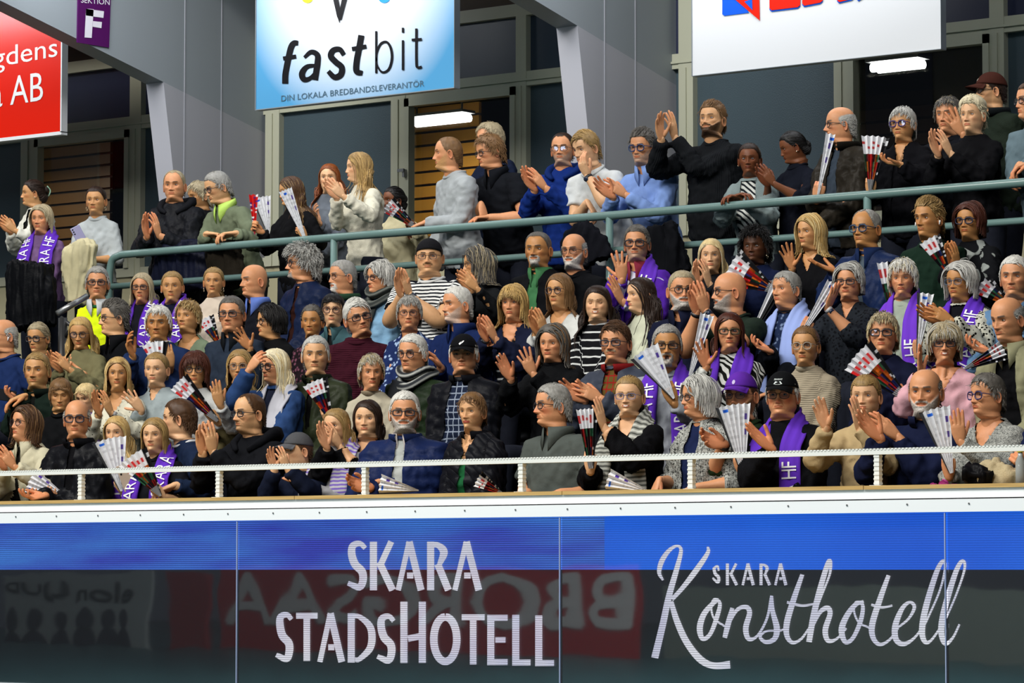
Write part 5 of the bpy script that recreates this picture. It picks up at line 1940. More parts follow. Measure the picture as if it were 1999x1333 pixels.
# clear acrylic sheets standing just in front of the screen
acr = bpy.data.materials.new('clear_acrylic'); acr.use_nodes = True
nt = acr.node_tree; nt.nodes.clear()
oo = nt.nodes.new('ShaderNodeOutputMaterial'); mx = nt.nodes.new('ShaderNodeMixShader'); tr = nt.nodes.new('ShaderNodeBsdfTransparent'); gl = nt.nodes.new('ShaderNodeBsdfGlossy')
tr.inputs[0].default_value = (0.97, 0.97, 0.98, 1); gl.inputs['Roughness'].default_value = 0.02; mx.inputs[0].default_value = 0.21
tcn = nt.nodes.new('ShaderNodeTexCoord'); nn = nt.nodes.new('ShaderNodeTexNoise'); nn.inputs['Scale'].default_value = 1.6; bp = nt.nodes.new('ShaderNodeBump'); bp.inputs['Strength'].default_value = 0.05; bp.inputs['Distance'].default_value = 0.02
for a_, b_ in ((tcn.outputs['Object'], nn.inputs['Vector']), (nn.outputs['Fac'], bp.inputs['Height']), (bp.outputs[0], gl.inputs['Normal']), (tr.outputs[0], mx.inputs[1]), (gl.outputs[0], mx.inputs[2]), (mx.outputs[0], oo.inputs[0])): nt.links.new(a_, b_)
edge = plain('acrylic_edge', (0.35, 0.42, 0.62), 0.2)
for i in range(4):
    t = empty('acrylic_panel', ((xj[i] + xj[i + 1]) / 2, YLED - 0.05, zb))
    tag(t, ['clear acrylic sheet over the far left stretch of the screen', 'clear acrylic sheet over the first hotel name', 'clear acrylic sheet over the script hotel name',
            'clear acrylic sheet at the near right end of the screen'][i], 'panel')
    b = MB(); b.box((xj[i] + 0.006, YLED - 0.052, zb), (xj[i + 1] - 0.006, YLED - 0.046, zl1)); b.build('sheet', acr, t, t.location)
    if i < 3:
        b = MB(); b.box((xj[i + 1] - 0.011, YLED - 0.053, zb), (xj[i + 1] - 0.006, YLED - 0.045, zl1)); b.build('edge_strip', edge, t, t.location)

# boards on the opposite side of the hall, seen only as reflections in the acrylic
YB = 25.4 - 32.0
mir = lambda px, py: np.array([at(px, py, 32.0)[0], YB, at(px, py, 32.0)[2]])


def far_board(name, px0, px1, py0, py1, col, label, txt=None, th_=0, tcol=(0.8, 0.8, 0.8)):
    p0, p1 = mir(px0, py1), mir(px1, py0)
    t = empty(name, ((p0[0] + p1[0]) / 2, YB, p0[2])); tag(t, label, 'board')
    b = MB(); b.box((p0[0], YB - 0.06, p0[2]), (p1[0], YB, p1[2])); b.build('board_panel', plain(name + '_paint', col, 0.5), t, t.location)
    for (s_, cx, cy, hgt, wid) in txt or []:
        v, tt = text_poly(s_); c = mir(cx, cy)
        v = v / [v[:, 0].max(), v[:, 1].max(), 1]
        hh = abs(mir(cx, cy - hgt / 2)[2] - mir(cx, cy + hgt / 2)[2]); ww = abs(mir(cx - wid / 2, cy)[0] - mir(cx + wid / 2, cy)[0])
        P3 = np.stack([c[0] - (v[:, 0] - 0.5) * ww, np.full(len(v), YB + 0.012), c[2] + (v[:, 1] - 0.5) * hh], -1)
        off = hh * 0.045
        LM = MB()
        for k_, (ox, oz) in enumerate(((0, 0), (off, 0), (-off, 0), (0, off), (0, -off))): LM.add(P3 + [ox, k_ * 0.001, oz], None, tt)
        LM.build('lettering', plain(name + '_letters', tcol, 0.5), t, t.location)
    return t


sb_ = far_board('sponsor_banner', 0, 290, 1118, 1322, srgb('#b8c4c4'), 'pale banner reflected faintly at the screen left end', [('elon', 200, 1152, 34, 130), ('LJUD', 62, 1150, 28, 112), ('elit', 190, 1292, 16, 80)], tcol=(0.01, 0.012, 0.015))
for i_, px_ in enumerate((20, 62, 112, 160, 204, 240)):
    B1 = MB()
    q_ = mir(px_, 1208); hd = abs(mir(px_ + 13, 1208)[0] - q_[0])
    for c_, a_, b_ in ((q_, hd, hd * 1.25), (q_ + [0, 0, -3.6 * hd], hd * 1.75, hd * 2.6)):
        V_ = [c_ + np.array([a_ * math.cos(k_), 0.014, b_ * math.sin(k_)]) for k_ in np.linspace(0, 6.02, 22)]
        B1.add(V_, None, [(0, j, j + 1) for j in range(1, 21)])
    B1.build('printed_figure', plain('banner_figure_print', (0.05, 0.05, 0.08), 0.5), sb_, sb_.location)
far_board('red_banner', 418, 1238, 1105, 1300, srgb('#c01822'), 'red banner with white capitals reflected behind the first hotel name', [('BBORGSAA', 810, 1172, 96, 790)])
far_board('small_red_banner', 322, 398, 1118, 1285, srgb('#a8141c'), 'narrow red banner reflected beside the pale banner')
far_board('green_wall_board', 1290, 2100, 1150, 1330, srgb('#7e8c84'), 'grey green board reflected behind the script hotel name')
area_light('arena_floodlight', (-14.0, 2.0, 10.0), (-20.0, YB, 1.0), 3.0, 1.2, 1250, (1.0, 0.98, 0.95))  # bank added to brighten the boards for their reflection

# ---------------------------------------------------------------- rear wall, columns, windows
greywall = plain('grey_sheet_metal', srgb('#a6a7ae'), 0.5, bump=0.0)
soff = plain('grey_sheet_metal_shaded', srgb('#8e969b'), 0.5)  # girder copy of the column metal, its shade put into a darker colour
seam = plain('sheet_seam', srgb('#a8aab2'), 0.5)
creamf = plain('cream_window_frame', srgb('#bcbda6'), 0.45)
slate = plain('slate_infill_panel', srgb('#3f5058'), 0.5, bump=0.5, bscale=120)
navy = plain('dark_window_film', srgb('#262c46'), 0.35)


def column(cx, ytop, seams_px, label_n):
    X1 = xof(cx, ytop, YC)                      # right side face
    X0 = X1 - 0.175
    zc = zof(cx, ytop, YC)
    t = empty('column_%s' % label_n, (X1, YC, FLOORS[5])); tag(t, kind='structure')
    zf = FLOORS[5]
    dy = 0.17 * (zc - zf)
    b = MB(); b.prism([(X1, YC, zc), (X1, YC + dy, zf), (X1, YW, zf), (X1, YW, zc - 0.27)], (X0 - X1, 0, 0)); b.build('column_shaft', greywall, t, t.location)
    # roof girder: haunch rising towards the court
    k = 0.235
    yn = 13.0
    zn = zc + (YC - yn) * k
    ztp = zc + 3.5
    b = MB(); b.prism([(X1, YC, zc), (X1, YW, zc - 0.27), (X1, YW, ztp), (X1, yn, ztp), (X1, yn, zn)], (X0 - X1, 0, 0)); b.build('girder', soff, t, t.location)
    b = MB()
    for px in seams_px:
        y_ = atX(px, ytop + 20, X1)[1]
        b.box((X1, y_ - 0.004, zf), (X1 + 0.004, y_ + 0.004, ztp))
    b.build('panel_seam', seam, t, t.location)
    return X0, X1, zc, k


c1 = column(319, 160, (360, 432), 'far')
c2 = column(1127, 50, (1180, 1240), 'middle')
c3x = c2[1] + (c2[1] - c1[1])
c0x = c1[1] - (c2[1] - c1[1])
for xx, nm in ((c3x, 'near'), (c0x, 'end')):
    t = empty('column_' + nm, (xx, YC, FLOORS[5])); tag(t, kind='structure')
    b = MB(); b.prism([(xx, YC, c1[2]), (xx, YC + 0.2, FLOORS[5]), (xx, YW, FLOORS[5]), (xx, YW, c1[2])], (-0.175, 0, 0)); b.build('column_shaft', greywall, t, t.location)
    b = MB(); b.prism([(xx, YC, c1[2]), (xx, YW, c1[2] - .3), (xx, YW, c1[2] + 3.5), (xx, 13, c1[2] + 3.5), (xx, 13, c1[2] + 4.86 * c1[3])], (-0.175, 0, 0)); b.build('girder', soff, t, t.location)

zsill = zof(235, 543, YW)
ztr0, ztr1 = zof(950, 178, YW), zof(950, 150, YW)          # transom
zhd = zof(950, 42, YW)
bays = [
    dict(n=1, x0=c0x, x1=c1[0], mull=[(50, 78), (262, 284)], see=(78, 262), top=zhd),
    dict(n=2, x0=c1[1], x1=c2[0], mull=[(527, 554), (772, 800), (1016, 1036)], see=(800, 1016), top=zhd),
    dict(n=3, x0=c2[1], x1=c3x - .175, mull=[(1334, 1362), (1637, 1666), (1942, 1970)], see=(1666, 1942), top=zhd)]
fr_glass = bpy.data.materials.new('window_glass'); fr_glass.use_nodes = True
nt = fr_glass.node_tree; nt.nodes.clear()
oo = nt.nodes.new('ShaderNodeOutputMaterial'); mx = nt.nodes.new('ShaderNodeMixShader'); tr = nt.nodes.new('ShaderNodeBsdfTransparent'); gl = nt.nodes.new('ShaderNodeBsdfGlossy')
tr.inputs[0].default_value = (0.85, 0.88, 0.9, 1); gl.inputs['Roughness'].default_value = 0.02; mx.inputs[0].default_value = 0.06
for a_, b_ in ((tr.outputs[0], mx.inputs[1]), (gl.outputs[0], mx.inputs[2]), (mx.outputs[0], oo.inputs[0])): nt.links.new(a_, b_)
for B_ in bays:
    w = empty('window_%d' % B_['n'], ((B_['x0'] + B_['x1']) / 2, YW, zsill)); tag(w, kind='structure')
    L_ = w.location
    b = MB()
    b.box((B_['x0'], YW - 0.03, FLOORS[5]), (B_['x1'], YW + 0.05, zsill)); b.build('sill_panel', plain('cream_wall_panel', srgb('#b3ad8c'), 0.6), w, L_)
    b = MB()
    b.box((B_['x0'], YW - 0.05, ztr0), (B_['x1'], YW + 0.03, ztr1))
    b.box((B_['x0'], YW - 0.065, ztr0 + 0.035), (B_['x1'], YW - 0.05, ztr0 + 0.05))
    b.box((B_['x0'], YW - 0.05, zsill), (B_['x1'], YW + 0.03, zsill + 0.07))
    b.box((B_['x0'], YW - 0.05, zhd), (B_['x1'], YW + 0.03, zhd + 0.09))
    for (a0, a1) in B_['mull']:
        xa, xb = xof(a0, 300, YW), xof(a1, 300, YW)
        b.box((xa, YW - 0.055, zsill), (xb, YW + 0.03, zhd))
        b.box(((xa + xb) / 2 - 0.008, YW - 0.067, zsill), ((xa + xb) / 2 + 0.008, YW - 0.055, ztr0))
    sa, sb = xof(B_['see'][0], 300, YW), xof(B_['see'][1], 300, YW)
    for xa in (sa, sb - 0.045): b.box((xa, YW - 0.07, zsill + .07), (xa + 0.045, YW + 0.0, ztr0))
    b.box((sa, YW - 0.07, ztr0 - 0.06), (sb, YW + 0.0, ztr0))
    b.build('window_frame', creamf, w, L_)
    edges = [B_['x0']] + [v for a0, a1 in B_['mull'] for v in (xof(a0, 300, YW), xof(a1, 300, YW))] + [B_['x1']]
    for i in range(0, len(edges), 2):
        xa, xb = edges[i], edges[i + 1]
        if xb - xa < 0.02: continue
        if abs(xa - sa) < 0.02:
            b = MB(); b.box((xa, YW + 0.004, zsill), (xb, YW + 0.010, ztr0)); b.build('pane', fr_glass, w, L_)
        else:
            b = MB(); b.box((xa, YW + 0.0, zsill), (xb, YW + 0.02, ztr0)); b.build('infill_panel', slate, w, L_)
        b = MB(); b.box((xa, YW + 0.0, ztr1), (xb, YW + 0.02, zhd)); b.build('upper_pane', navy if B_['n'] != 2 else plain('blue_slate_film', srgb('#2c3a4a'), 0.35), w, L_)
    # door handle on the opening sash
    b = MB(); b.box((sa + 0.01, YW - 0.10, zof(780, 350, YW)), (sa + 0.03, YW - 0.07, zof(780, 335, YW))); b.box((sa - 0.03, YW - 0.11, zof(780, 340, YW)), (sa + 0.03, YW - 0.095, zof(780, 334, YW)))
    b.build('window_handle', plain('grey_handle', (0.35, 0.36, 0.36), 0.3, 0.6), w, L_)
woodc = plain('stained_ceiling_wood', srgb('#6a5236'), 0.6, bump=0.4, bscale=30)
b = MB(); b.box((XL, YW - 0.9, zhd + 0.55), (XR, YW + 4.9, zhd + 0.65)); tag(b.build('ceiling_wood', woodc), kind='structure')
b = MB()
for i in range(5): b.box((XL, YW - 0.9 + i * 0.22, zhd + 0.47), (XR, YW - 0.82 + i * 0.22, zhd + 0.55))
tag(b.build('ceiling_batten', plain('batten_wood', srgb('#8a7450'), 0.6)), kind='structure')
b = MB(); b.box((XL, YW - 0.02, zhd + 0.09), (XR, YW + 0.05, zhd + 0.5)); tag(b.build('wall_over_windows', plain('brown_fascia', srgb('#4a3a2a'), 0.6)), kind='structure')
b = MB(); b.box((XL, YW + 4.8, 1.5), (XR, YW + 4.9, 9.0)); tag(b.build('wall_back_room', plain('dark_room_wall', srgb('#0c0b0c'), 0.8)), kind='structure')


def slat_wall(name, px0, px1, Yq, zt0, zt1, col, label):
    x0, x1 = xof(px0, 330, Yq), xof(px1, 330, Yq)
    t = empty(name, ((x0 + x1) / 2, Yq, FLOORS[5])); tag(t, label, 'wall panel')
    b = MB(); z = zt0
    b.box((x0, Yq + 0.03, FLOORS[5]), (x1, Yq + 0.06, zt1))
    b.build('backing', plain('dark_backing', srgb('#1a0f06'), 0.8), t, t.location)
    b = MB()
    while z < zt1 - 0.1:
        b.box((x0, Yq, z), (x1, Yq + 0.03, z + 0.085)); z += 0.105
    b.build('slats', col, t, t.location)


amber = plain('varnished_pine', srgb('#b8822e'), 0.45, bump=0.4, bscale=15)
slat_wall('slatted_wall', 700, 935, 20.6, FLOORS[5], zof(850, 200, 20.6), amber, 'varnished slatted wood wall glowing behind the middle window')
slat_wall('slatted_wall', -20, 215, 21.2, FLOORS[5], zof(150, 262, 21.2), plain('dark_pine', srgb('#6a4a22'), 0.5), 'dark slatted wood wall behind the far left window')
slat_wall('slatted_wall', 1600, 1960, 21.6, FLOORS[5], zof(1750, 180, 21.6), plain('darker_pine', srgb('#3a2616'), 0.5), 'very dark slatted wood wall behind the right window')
for (px0, px1, py, Yq, pw, lab) in ((800, 908, 234, 19.9, 22, 'bright tube lamp seen through the middle window'), (1702, 1796, 128, 19.9, 16, 'bright tube lamp seen through the right window'),
                                 (-70, 20, 300, 20.2, 24, 'unseen lamp added to light the slats behind the far left window panels')):  # this last one is unseen, added to brighten the left slats
    x0, x1, z = xof(px0, py, Yq), xof(px1, py, Yq), zof((px0 + px1) / 2, py, Yq)
    t = empty('tube_lamp', ((x0 + x1) / 2, Yq, z)); tag(t, lab, 'lamp')
    b = MB(); b.box((x0 - 0.02, Yq - 0.06, z + 0.035), (x1 + 0.02, Yq + 0.10, z + 0.055)); b.build('housing', plain('lamp_housing', (0.5, 0.5, 0.5), 0.4), t, t.location)
    v, q, tt = tube([(x0, Yq, z), (x1, Yq, z)], 0.030, 14)
    v2, q2, t2 = tube([(x0 + .01, Yq + 0.07, z), (x1 - .01, Yq + 0.07, z)], 0.030, 14)
    m_ = MB(); m_.add(v, q, tt); m_.add(v2, q2, t2); m_.build('tubes', plain('lit_tube', (1, 1, 1), 0.4, emit=(1.0, 0.97, 0.9), es=9.0), t, t.location)
    for hx in (x0 + .05, x1 - .05):
        b = MB(); b.box((hx, Yq + .01, z + 0.055), (hx + .012, Yq + .022, zhd + 0.55)); b.build('hanger', plain('lamp_housing', (0.5, 0.5, 0.5), 0.4), t, t.location)
    ld = bpy.data.lights.new('lamp_light', 'AREA'); ld.shape = 'RECTANGLE'; ld.size = 0.5; ld.size_y = 0.12; ld.energy = pw; ld.color = (1, 0.9, 0.72)
    lo = bpy.data.objects.new('lamp_light', ld); COL.objects.link(lo); lo.parent = t; lo.location = (0, 0, -0.05)

# ---------------------------------------------------------------- hanging signs
def sign(name, px0, px1, pyl, top, label, mat, frame_c, ftx=0.03, depth=0.05):
    x0, x1 = xof(px0, pyl, YS), xof(px1, pyl, YS)
    z0 = zof(px0, pyl, YS)
    t = empty(name, ((x0 + x1) / 2, YS, z0)); tag(t, label, 'sign')
    b = MB(); b.box((x0, YS, z0), (x1, YS + depth, z0 + top)); b.build('sign_panel', mat, t, t.location)
    b = MB()
    for (a0, c0, a1, c1_) in ((x0 - ftx, z0 - ftx * .3, x0, z0 + top), (x1, z0 - ftx * .3, x1 + ftx * .5, z0 + top), (x0 - ftx, z0 - ftx, x1 + ftx * .5, z0)):
        b.box((a0, YS - 0.006, c0), (a1, YS + depth + 0.006, c1_))
    b.build('sign_frame', frame_c, t, t.location)
    return t


def sp(px, py): return at(px, py, YS - 0.004)


def sp2(px, py): return at(px, py, YS - 0.007)


# white sign with blue print washing in from its edges
m, nt, bb = new_mat('blue_white_print')
N, L = nt.nodes, nt.links
tc = N.new('ShaderNodeTexCoord'); sx = N.new('ShaderNodeSeparateXYZ'); L.new(tc.outputs['Generated'], sx.inputs[0])


def mnode(op, a, b_=None):
    q = N.new('ShaderNodeMath'); q.operation = op
    for i, x_ in enumerate((a, b_)):
        if x_ is None: continue
        if isinstance(x_, (int, float)): q.inputs[i].default_value = x_
        else: L.new(x_, q.inputs[i])
    return q.outputs[0]


ex_ = mnode('POWER', mnode('ABSOLUTE', mnode('MULTIPLY', mnode('SUBTRACT', sx.outputs[0], 0.5), 2.0)), 2.2)
ez_ = mnode('POWER', mnode('SUBTRACT', 1.0, mnode('MULTIPLY', sx.outputs[2], 1.15)), 4.0)
ff_ = mnode('MINIMUM', mnode('ADD', mnode('MULTIPLY', ex_, 0.75), mnode('MULTIPLY', ez_, 0.75)), 1.0)
mxc = N.new('ShaderNodeMix'); mxc.data_type = 'RGBA'; mxc.inputs[6].default_value = (0.85, 0.87, 0.9, 1); mxc.inputs[7].default_value = (*srgb('#4f93bf'), 1)
L.new(ff_, mxc.inputs[0]); L.new(mxc.outputs[2], bb.inputs['Base Color']); bb.inputs['Roughness'].default_value = 0.18
alu = plain('aluminium_edge', srgb('#8a9298'), 0.4, 0.3)
s1 = sign('white_blue_sign', 500, 887, 214, 1.75, 'white and blue internet provider sign with black slanted lettering', m, alu, 0.006)
blk = plain('black_print', srgb('#151417'), 0.25)
f2 = lambda pts: [(500 + a_ / 3.92, b_ / 3.92) for a_, b_ in pts]
B1 = MB()
for pts, w_, n in [
    ([(322, 330), (290, 330), (268, 360), (250, 430), (225, 560), (222, 640)], [9, 11, 12, 12, 12, 12], 30), ([(206, 448), (306, 432)], 8, 0),
    ([(368, 440), (420, 398), (468, 420), (470, 480), (458, 560), (450, 612)], [6, 9, 11, 12, 12, 12], 34), ([(462, 500), (390, 510), (352, 560), (365, 606), (410, 600), (455, 555)], [6, 9, 12, 11, 8, 6], 30),
    ([(672, 420), (640, 378), (590, 385), (572, 430), (610, 475), (655, 515), (648, 570), (600, 590), (552, 545)], [9, 10, 11, 12, 12, 12, 12, 11, 9], 44),
    ([(806, 270), (790, 360), (770, 470), (770, 545), (815, 560)], [12, 12, 12, 12, 9], 28), ([(734, 375), (845, 355)], 8, 0),
    ([(920, 238), (920, 560)], 4.4, 0), ([(922, 470), (925, 400), (955, 335), (1000, 322), (1032, 370), (1040, 450), (1015, 530), (965, 552), (928, 500), (922, 440)], [3, 4, 4.5, 4.5, 5, 5, 4.5, 4, 3, 3], 44),
    ([(1125, 212), (1125, 250)], 4.6, 0), ([(1125, 308), (1125, 536)], 4.6, 0),
    ([(1228, 218), (1228, 470), (1238, 515), (1270, 512)], [5, 5, 5, 5], 24), ([(1192, 306), (1270, 300)], 5, 0),
    ([(600, -60), (640, 130)], [11, 9], 0), ([(690, -60), (642, 150)], [11, 7], 0), ([(628, 100), (641, 175)], [7, 1], 0)]:
    stroke(B1, f2(pts), w_, sp, n=n or None)
B1.build('lettering', blk, s1, s1.location)


def sign_text(root, s_, xa, ya, xb, yb, hpx, mat, plane=sp, name='lettering'):
    """text along the line (xa,ya)-(xb,yb) given at its baseline"""
    v, tt = text_poly(s_)
    v = v / [v[:, 0].max(), v[:, 1].max(), 1]
    P3 = np.array([plane(xa + (xb - xa) * u_, ya + (yb - ya) * u_ - hpx * h_) for u_, h_ in v[:, :2]])
    return mk_mesh(name, P3, None, tt, [mat], root, root.location, smooth=False)


sign_text(s1, 'DIN LOKALA BREDBANDSLEVERANTÖR', 549, 198, 828, 168, 14, plain('grey_blue_print', srgb('#4a6474'), 0.3))
for cx, cc in ((600, '#e6d91e'), (750, '#2a8fe0')):
    B1 = MB(); polyp(B1, [(cx + 12 * math.cos(a_), -6 + 12 * math.sin(a_)) for a_ in np.linspace(0, 6.28, 24)], sp); B1.build('dot', plain('print_' + cc[1:], srgb(cc), 0.3), s1, s1.location)

s3 = sign('white_sign', 1352, 1838, 148, 1.6, 'large plain white sign with cut off red and blue logo at the top right', plain('glossy_white_sign', (0.74, 0.76, 0.78), 0.12), alu, 0.004)
blu, red = plain('blue_print', srgb('#1a5cd8'), 0.25), plain('red_print', srgb('#e02412'), 0.25)
B1 = MB(); polyp(B1, [(1410, -20), (1410, 28), (1414, 31), (1462, 25), (1440, -20)], sp); B1.build('logo_blue', blu, s3, s3.location)
B1 = MB(); polyp(B1, [(1415, -18), (1483, 40), (1482, -20)], sp2)
B1.build('logo_red', red, s3, s3.location)
B1 = MB(); polyp(B1, [(1453, 3), (1469, 20), (1468, -2)], lambda a_, b_: at(a_, b_, YS - 0.010)); B1.build('logo_triangle', blu, s3, s3.location)
for (xa, xb, y_) in ((1502, 1562, 20), (1566, 1606, 11), (1634, 1668, 4), (1672, 1690, 0)):
    for k_, (mt, dy_) in enumerate(((blu, 3), (red, 0))):
        B1 = MB(); polyp(B1, [(xa, -20), (xa, y_ - 4 + dy_), (xa + 4, y_ + dy_), (xb - 5, y_ - 6 + dy_), (xb, y_ - 10 + dy_), (xb + 1, -20)], sp if k_ == 0 else sp2)
        B1.build('letter_foot', mt, s3, s3.location)

m, nt, bb = new_mat('red_sign_print'); bb.inputs['Base Color'].default_value = (*srgb('#d8200c'), 1); bb.inputs['Roughness'].default_value = 0.2
s0 = sign('red_sign', -330, 118, 307, 1.25, 'red sign with white lettering behind the sloping girder', m, plain('white_frame', (0.72, 0.74, 0.74), 0.4), 0.025)
wp = plain('white_print', (0.8, 0.8, 0.78), 0.3)
sign_text(s0, 'gdens', -14, 145, 112, 122, 50, wp)
sign_text(s0, 'a AB', -16, 211, 84, 196, 56, wp)

# section sign on the side of the far girder
XB = c1[1] + 0.012
t = empty('section_sign', atX(184, 90, XB)); tag(t, 'purple section F sign fixed to the side of the grey girder', 'sign')
pa = lambda px, py: atX(px, py, XB)
cor = [pa(151, 83), pa(213, 93), pa(217, -22), pa(153, -26)]
b = MB(); b.prism([c_ + np.array([0.0, 0, 0]) for c_ in cor], (-0.01, 0, 0)); b.build('sign_panel', plain('purple_sign', srgb('#4c0a55'), 0.4), t, t.location)
pa2 = lambda px, py: atX(px, py, XB + 0.004)
B1 = MB()
for q_ in ([(165, 73), (179, 74), (183, 18), (168, 17)], [(168, 17), (167, 30), (202, 35), (203, 22)], [(181, 41), (180, 52), (198, 55), (199, 43)]):
    polyp(B1, q_, pa2)
B1.build('letter_f', plain('sign_white', (0.72, 0.70, 0.76), 0.4), t, t.location)
sign_text(t, 'SEKTION', 158, 5, 214, 10, 11, plain('sign_white', (0.72, 0.70, 0.76), 0.4), pa2)

# ---------------------------------------------------------------- green tubular railing of the upper walkway
YR = 16.72
railg = plain('green_grey_paint', srgb('#64807c'), 0.3, spec=0.6)
zR1, zR2 = zof(1000, 436, YR), zof(1000, 503, YR)
g = empty('walkway_railing', (-12, YR, FLOORS[5])); tag(g, 'green grey tubular railing in front of the standing spectators', 'railing')
xa = xof(214, 520, YR)
for nm, zz in (('top_tube', zR1), ('middle_tube', zR2)):
    if nm == 'top_tube':
        pts = [(xa, YR, FLOORS[5]), (xa, YR, zR1 - 0.12), (xa + 0.03, YR, zR1 - 0.03), (xa + 0.12, YR, zR1), (XR, YR, zR1)]
        pp = np.vstack([np.array(pts[:1]), spline(pts[1:4], 12), np.array([[x_, YR, zR1] for x_ in np.linspace(xa + 0.3, XR, 30)])])
    else: pp = np.array([(xa, YR, zz), (XR, YR, zz)])
    v, q, tt = tube(pp, 0.027 if nm == 'top_tube' else 0.022, 14, ref=np.array([0, 1., 0]))
    MB().add(v, q, tt).build(nm, railg, g, g.location, smooth=True)
for px in (652, 1190, 1694, 2250):
    x_ = xof(px, 480, YR)
    v, q, tt = tube([(x_, YR, FLOORS[5]), (x_, YR, zR1)], 0.024, 14)
    MB().add(v, q, tt).build('post', railg, g, g.location, smooth=True)
# aisle handrail beside the steward
h0, h1 = at(112, 612, 15.25), at(170, 578, 15.45)
t = empty('aisle_handrail', (h0[0], h0[1], FLOORS[3])); tag(t, 'black and grey sloping handrail beside the yellow vest', 'handrail')
v, q, tt = tube([h0, h1], 0.02, 12); MB().add(v, q, tt).build('handrail_tube', plain('steel_grey', (0.25, 0.26, 0.26), 0.3, 0.7), t, t.location, smooth=True)
v, q, tt = tube([h0 + [0.05, 0, -0.03], (h0[0] + 0.05, h0[1], FLOORS[3])], 0.03, 12); MB().add(v, q, tt).build('post', plain('black_paint', (0.01, 0.01, 0.01), 0.4), t, t.location, smooth=True)
v, q, tt = tube([h0 + [0.03, 0, -0.03], h0 + [0.12, 0.02, -0.09], h0 + [0.06, 0, -0.16]], 0.016, 10); MB().add(v, q, tt).build('bracket', plain('black_paint', (0.01, 0.01, 0.01), 0.4), t, t.location, smooth=True)
# ================================================================ the spectators
SK = {'L': '#daad82', 'M': '#cd9d6d', 'R': '#d59c74', 'P': '#e2b891', 'T': '#be8c59', 'B': '#5a3a28', 'D': '#7a4c32'}
HC = {'white': '#d6d4cc', 'grey': '#9a9892', 'dgrey': '#5e5a54', 'silver': '#b9b8b2', 'black': '#0e0b0a', 'dbrown': '#2c1c12', 'brown': '#4e341f', 'lbrown': '#7a5a38',
      'blond': '#c2a063', 'lblond': '#dcc48e', 'dblond': '#9a7c4c', 'ash': '#a89a7c', 'red': '#8a4a22', 'pblond': '#e2d6b4', 'auburn': '#4a2214'}
BLACK, NAVY = '#131316', '#18223e'
ALLP = {}


LASTP = {}


def p(key, row, px, py, label, sex, sk, hs, hc, yaw, **k):
    lp, ld = LASTP.get(row, (-999, 0))
    if 'dy' not in k and px - lp < 92: k['dy'] = 0.17 if ld < 0.08 else 0.0
    LASTP[row] = (px, k.get('dy', 0.0))
    d = dict(row=row, px=px, py=py, label=label, sex=sex, hs=hs, yaw=yaw, seated=row < 5, Y=ROWY[row] + k.pop('dy', 0.0), floor=FLOORS[row] + k.pop('df', 0.0),
             seed=(row * 131 + px * 7 + py) % 90000, skin=tuple(np.array(srgb(SK[sk])) * (0.94, 0.87, 0.80)), hair=srgb(HC[hc]))
    r = random.Random(d['seed'])
    d['hw'] = r.uniform(0.94, 1.06); d['nose'] = r.uniform(0.78, 1.28); d['hl'] = r.uniform(0.95, 1.07); d['mc'] = r.uniform(-0.0022, 0.0028); d['bw'] = r.uniform(0.4, 1.7); d['fat'] = r.uniform(0.05, 0.5)
    g = k.pop('g', ('jumper', NAVY))
    d['gar'] = g[0]; d['col'] = srgb(g[1])
    if len(g) > 2: d['pat'] = g[2]
    elif g[0] in ('jumper',): d['pat'] = 'plain'
    elif g[0] == 'puffer': d['pat'] = 'shell'
    if len(g) > 3: d['col2'] = srgb(g[3])
    inn = k.pop('inn', None)
    if inn:
        d['open'] = inn[0]; d['icol'] = srgb(inn[1])
        if len(inn) > 2: d['ipat'] = inn[2]
        if len(inn) > 3: d['icol2'] = srgb(inn[3])
    if 'bc' in k: d['bcol'] = srgb(HC[k.pop('bc')])
    if 'h2' in k: d['hair2'] = srgb(HC[k.pop('h2')])
    if 'rt' in k: d['roots'] = srgb(HC[k.pop('rt')])
    col = k.pop('co', None)
    if col is not None: d['collar'] = [(c[0], srgb(c[1])) + tuple(c[2:]) for c in col]
    sf = k.pop('sf', None)
    if sf: d['scarf'] = [(c[0], c[1] if isinstance(c[1], tuple) else srgb(c[1])) + tuple(c[2:]) for c in sf]
    for q in ('gcol', 'capc', 'brimc', 'eye', 'trouser'):
        if q in k: d[q] = srgb(k.pop(q))
    d.update(k)
    d.setdefault('brow', srgb(HC['brown']) if hc in ('blond', 'lblond', 'dblond', 'pblond', 'ash') else (srgb(HC['dgrey']) if hc in ('white', 'grey', 'silver') else tuple(np.array(d['hair']) * 0.8)))
    if row >= 5: d.setdefault('lean', 3)
    if hc in ('white', 'grey', 'silver', 'dgrey'): d.setdefault('age', 0.9)
    d.setdefault('age', 0.45)
    ALLP[key] = d
    make_person(d)


CLUB = lambda a='SKARA HF', b='SKARA HF', L=0.44: [('club', PURPLE, L, a, b)]
C = lambda x, y, a=105, g=0.05: ('C', x, y, a, g)

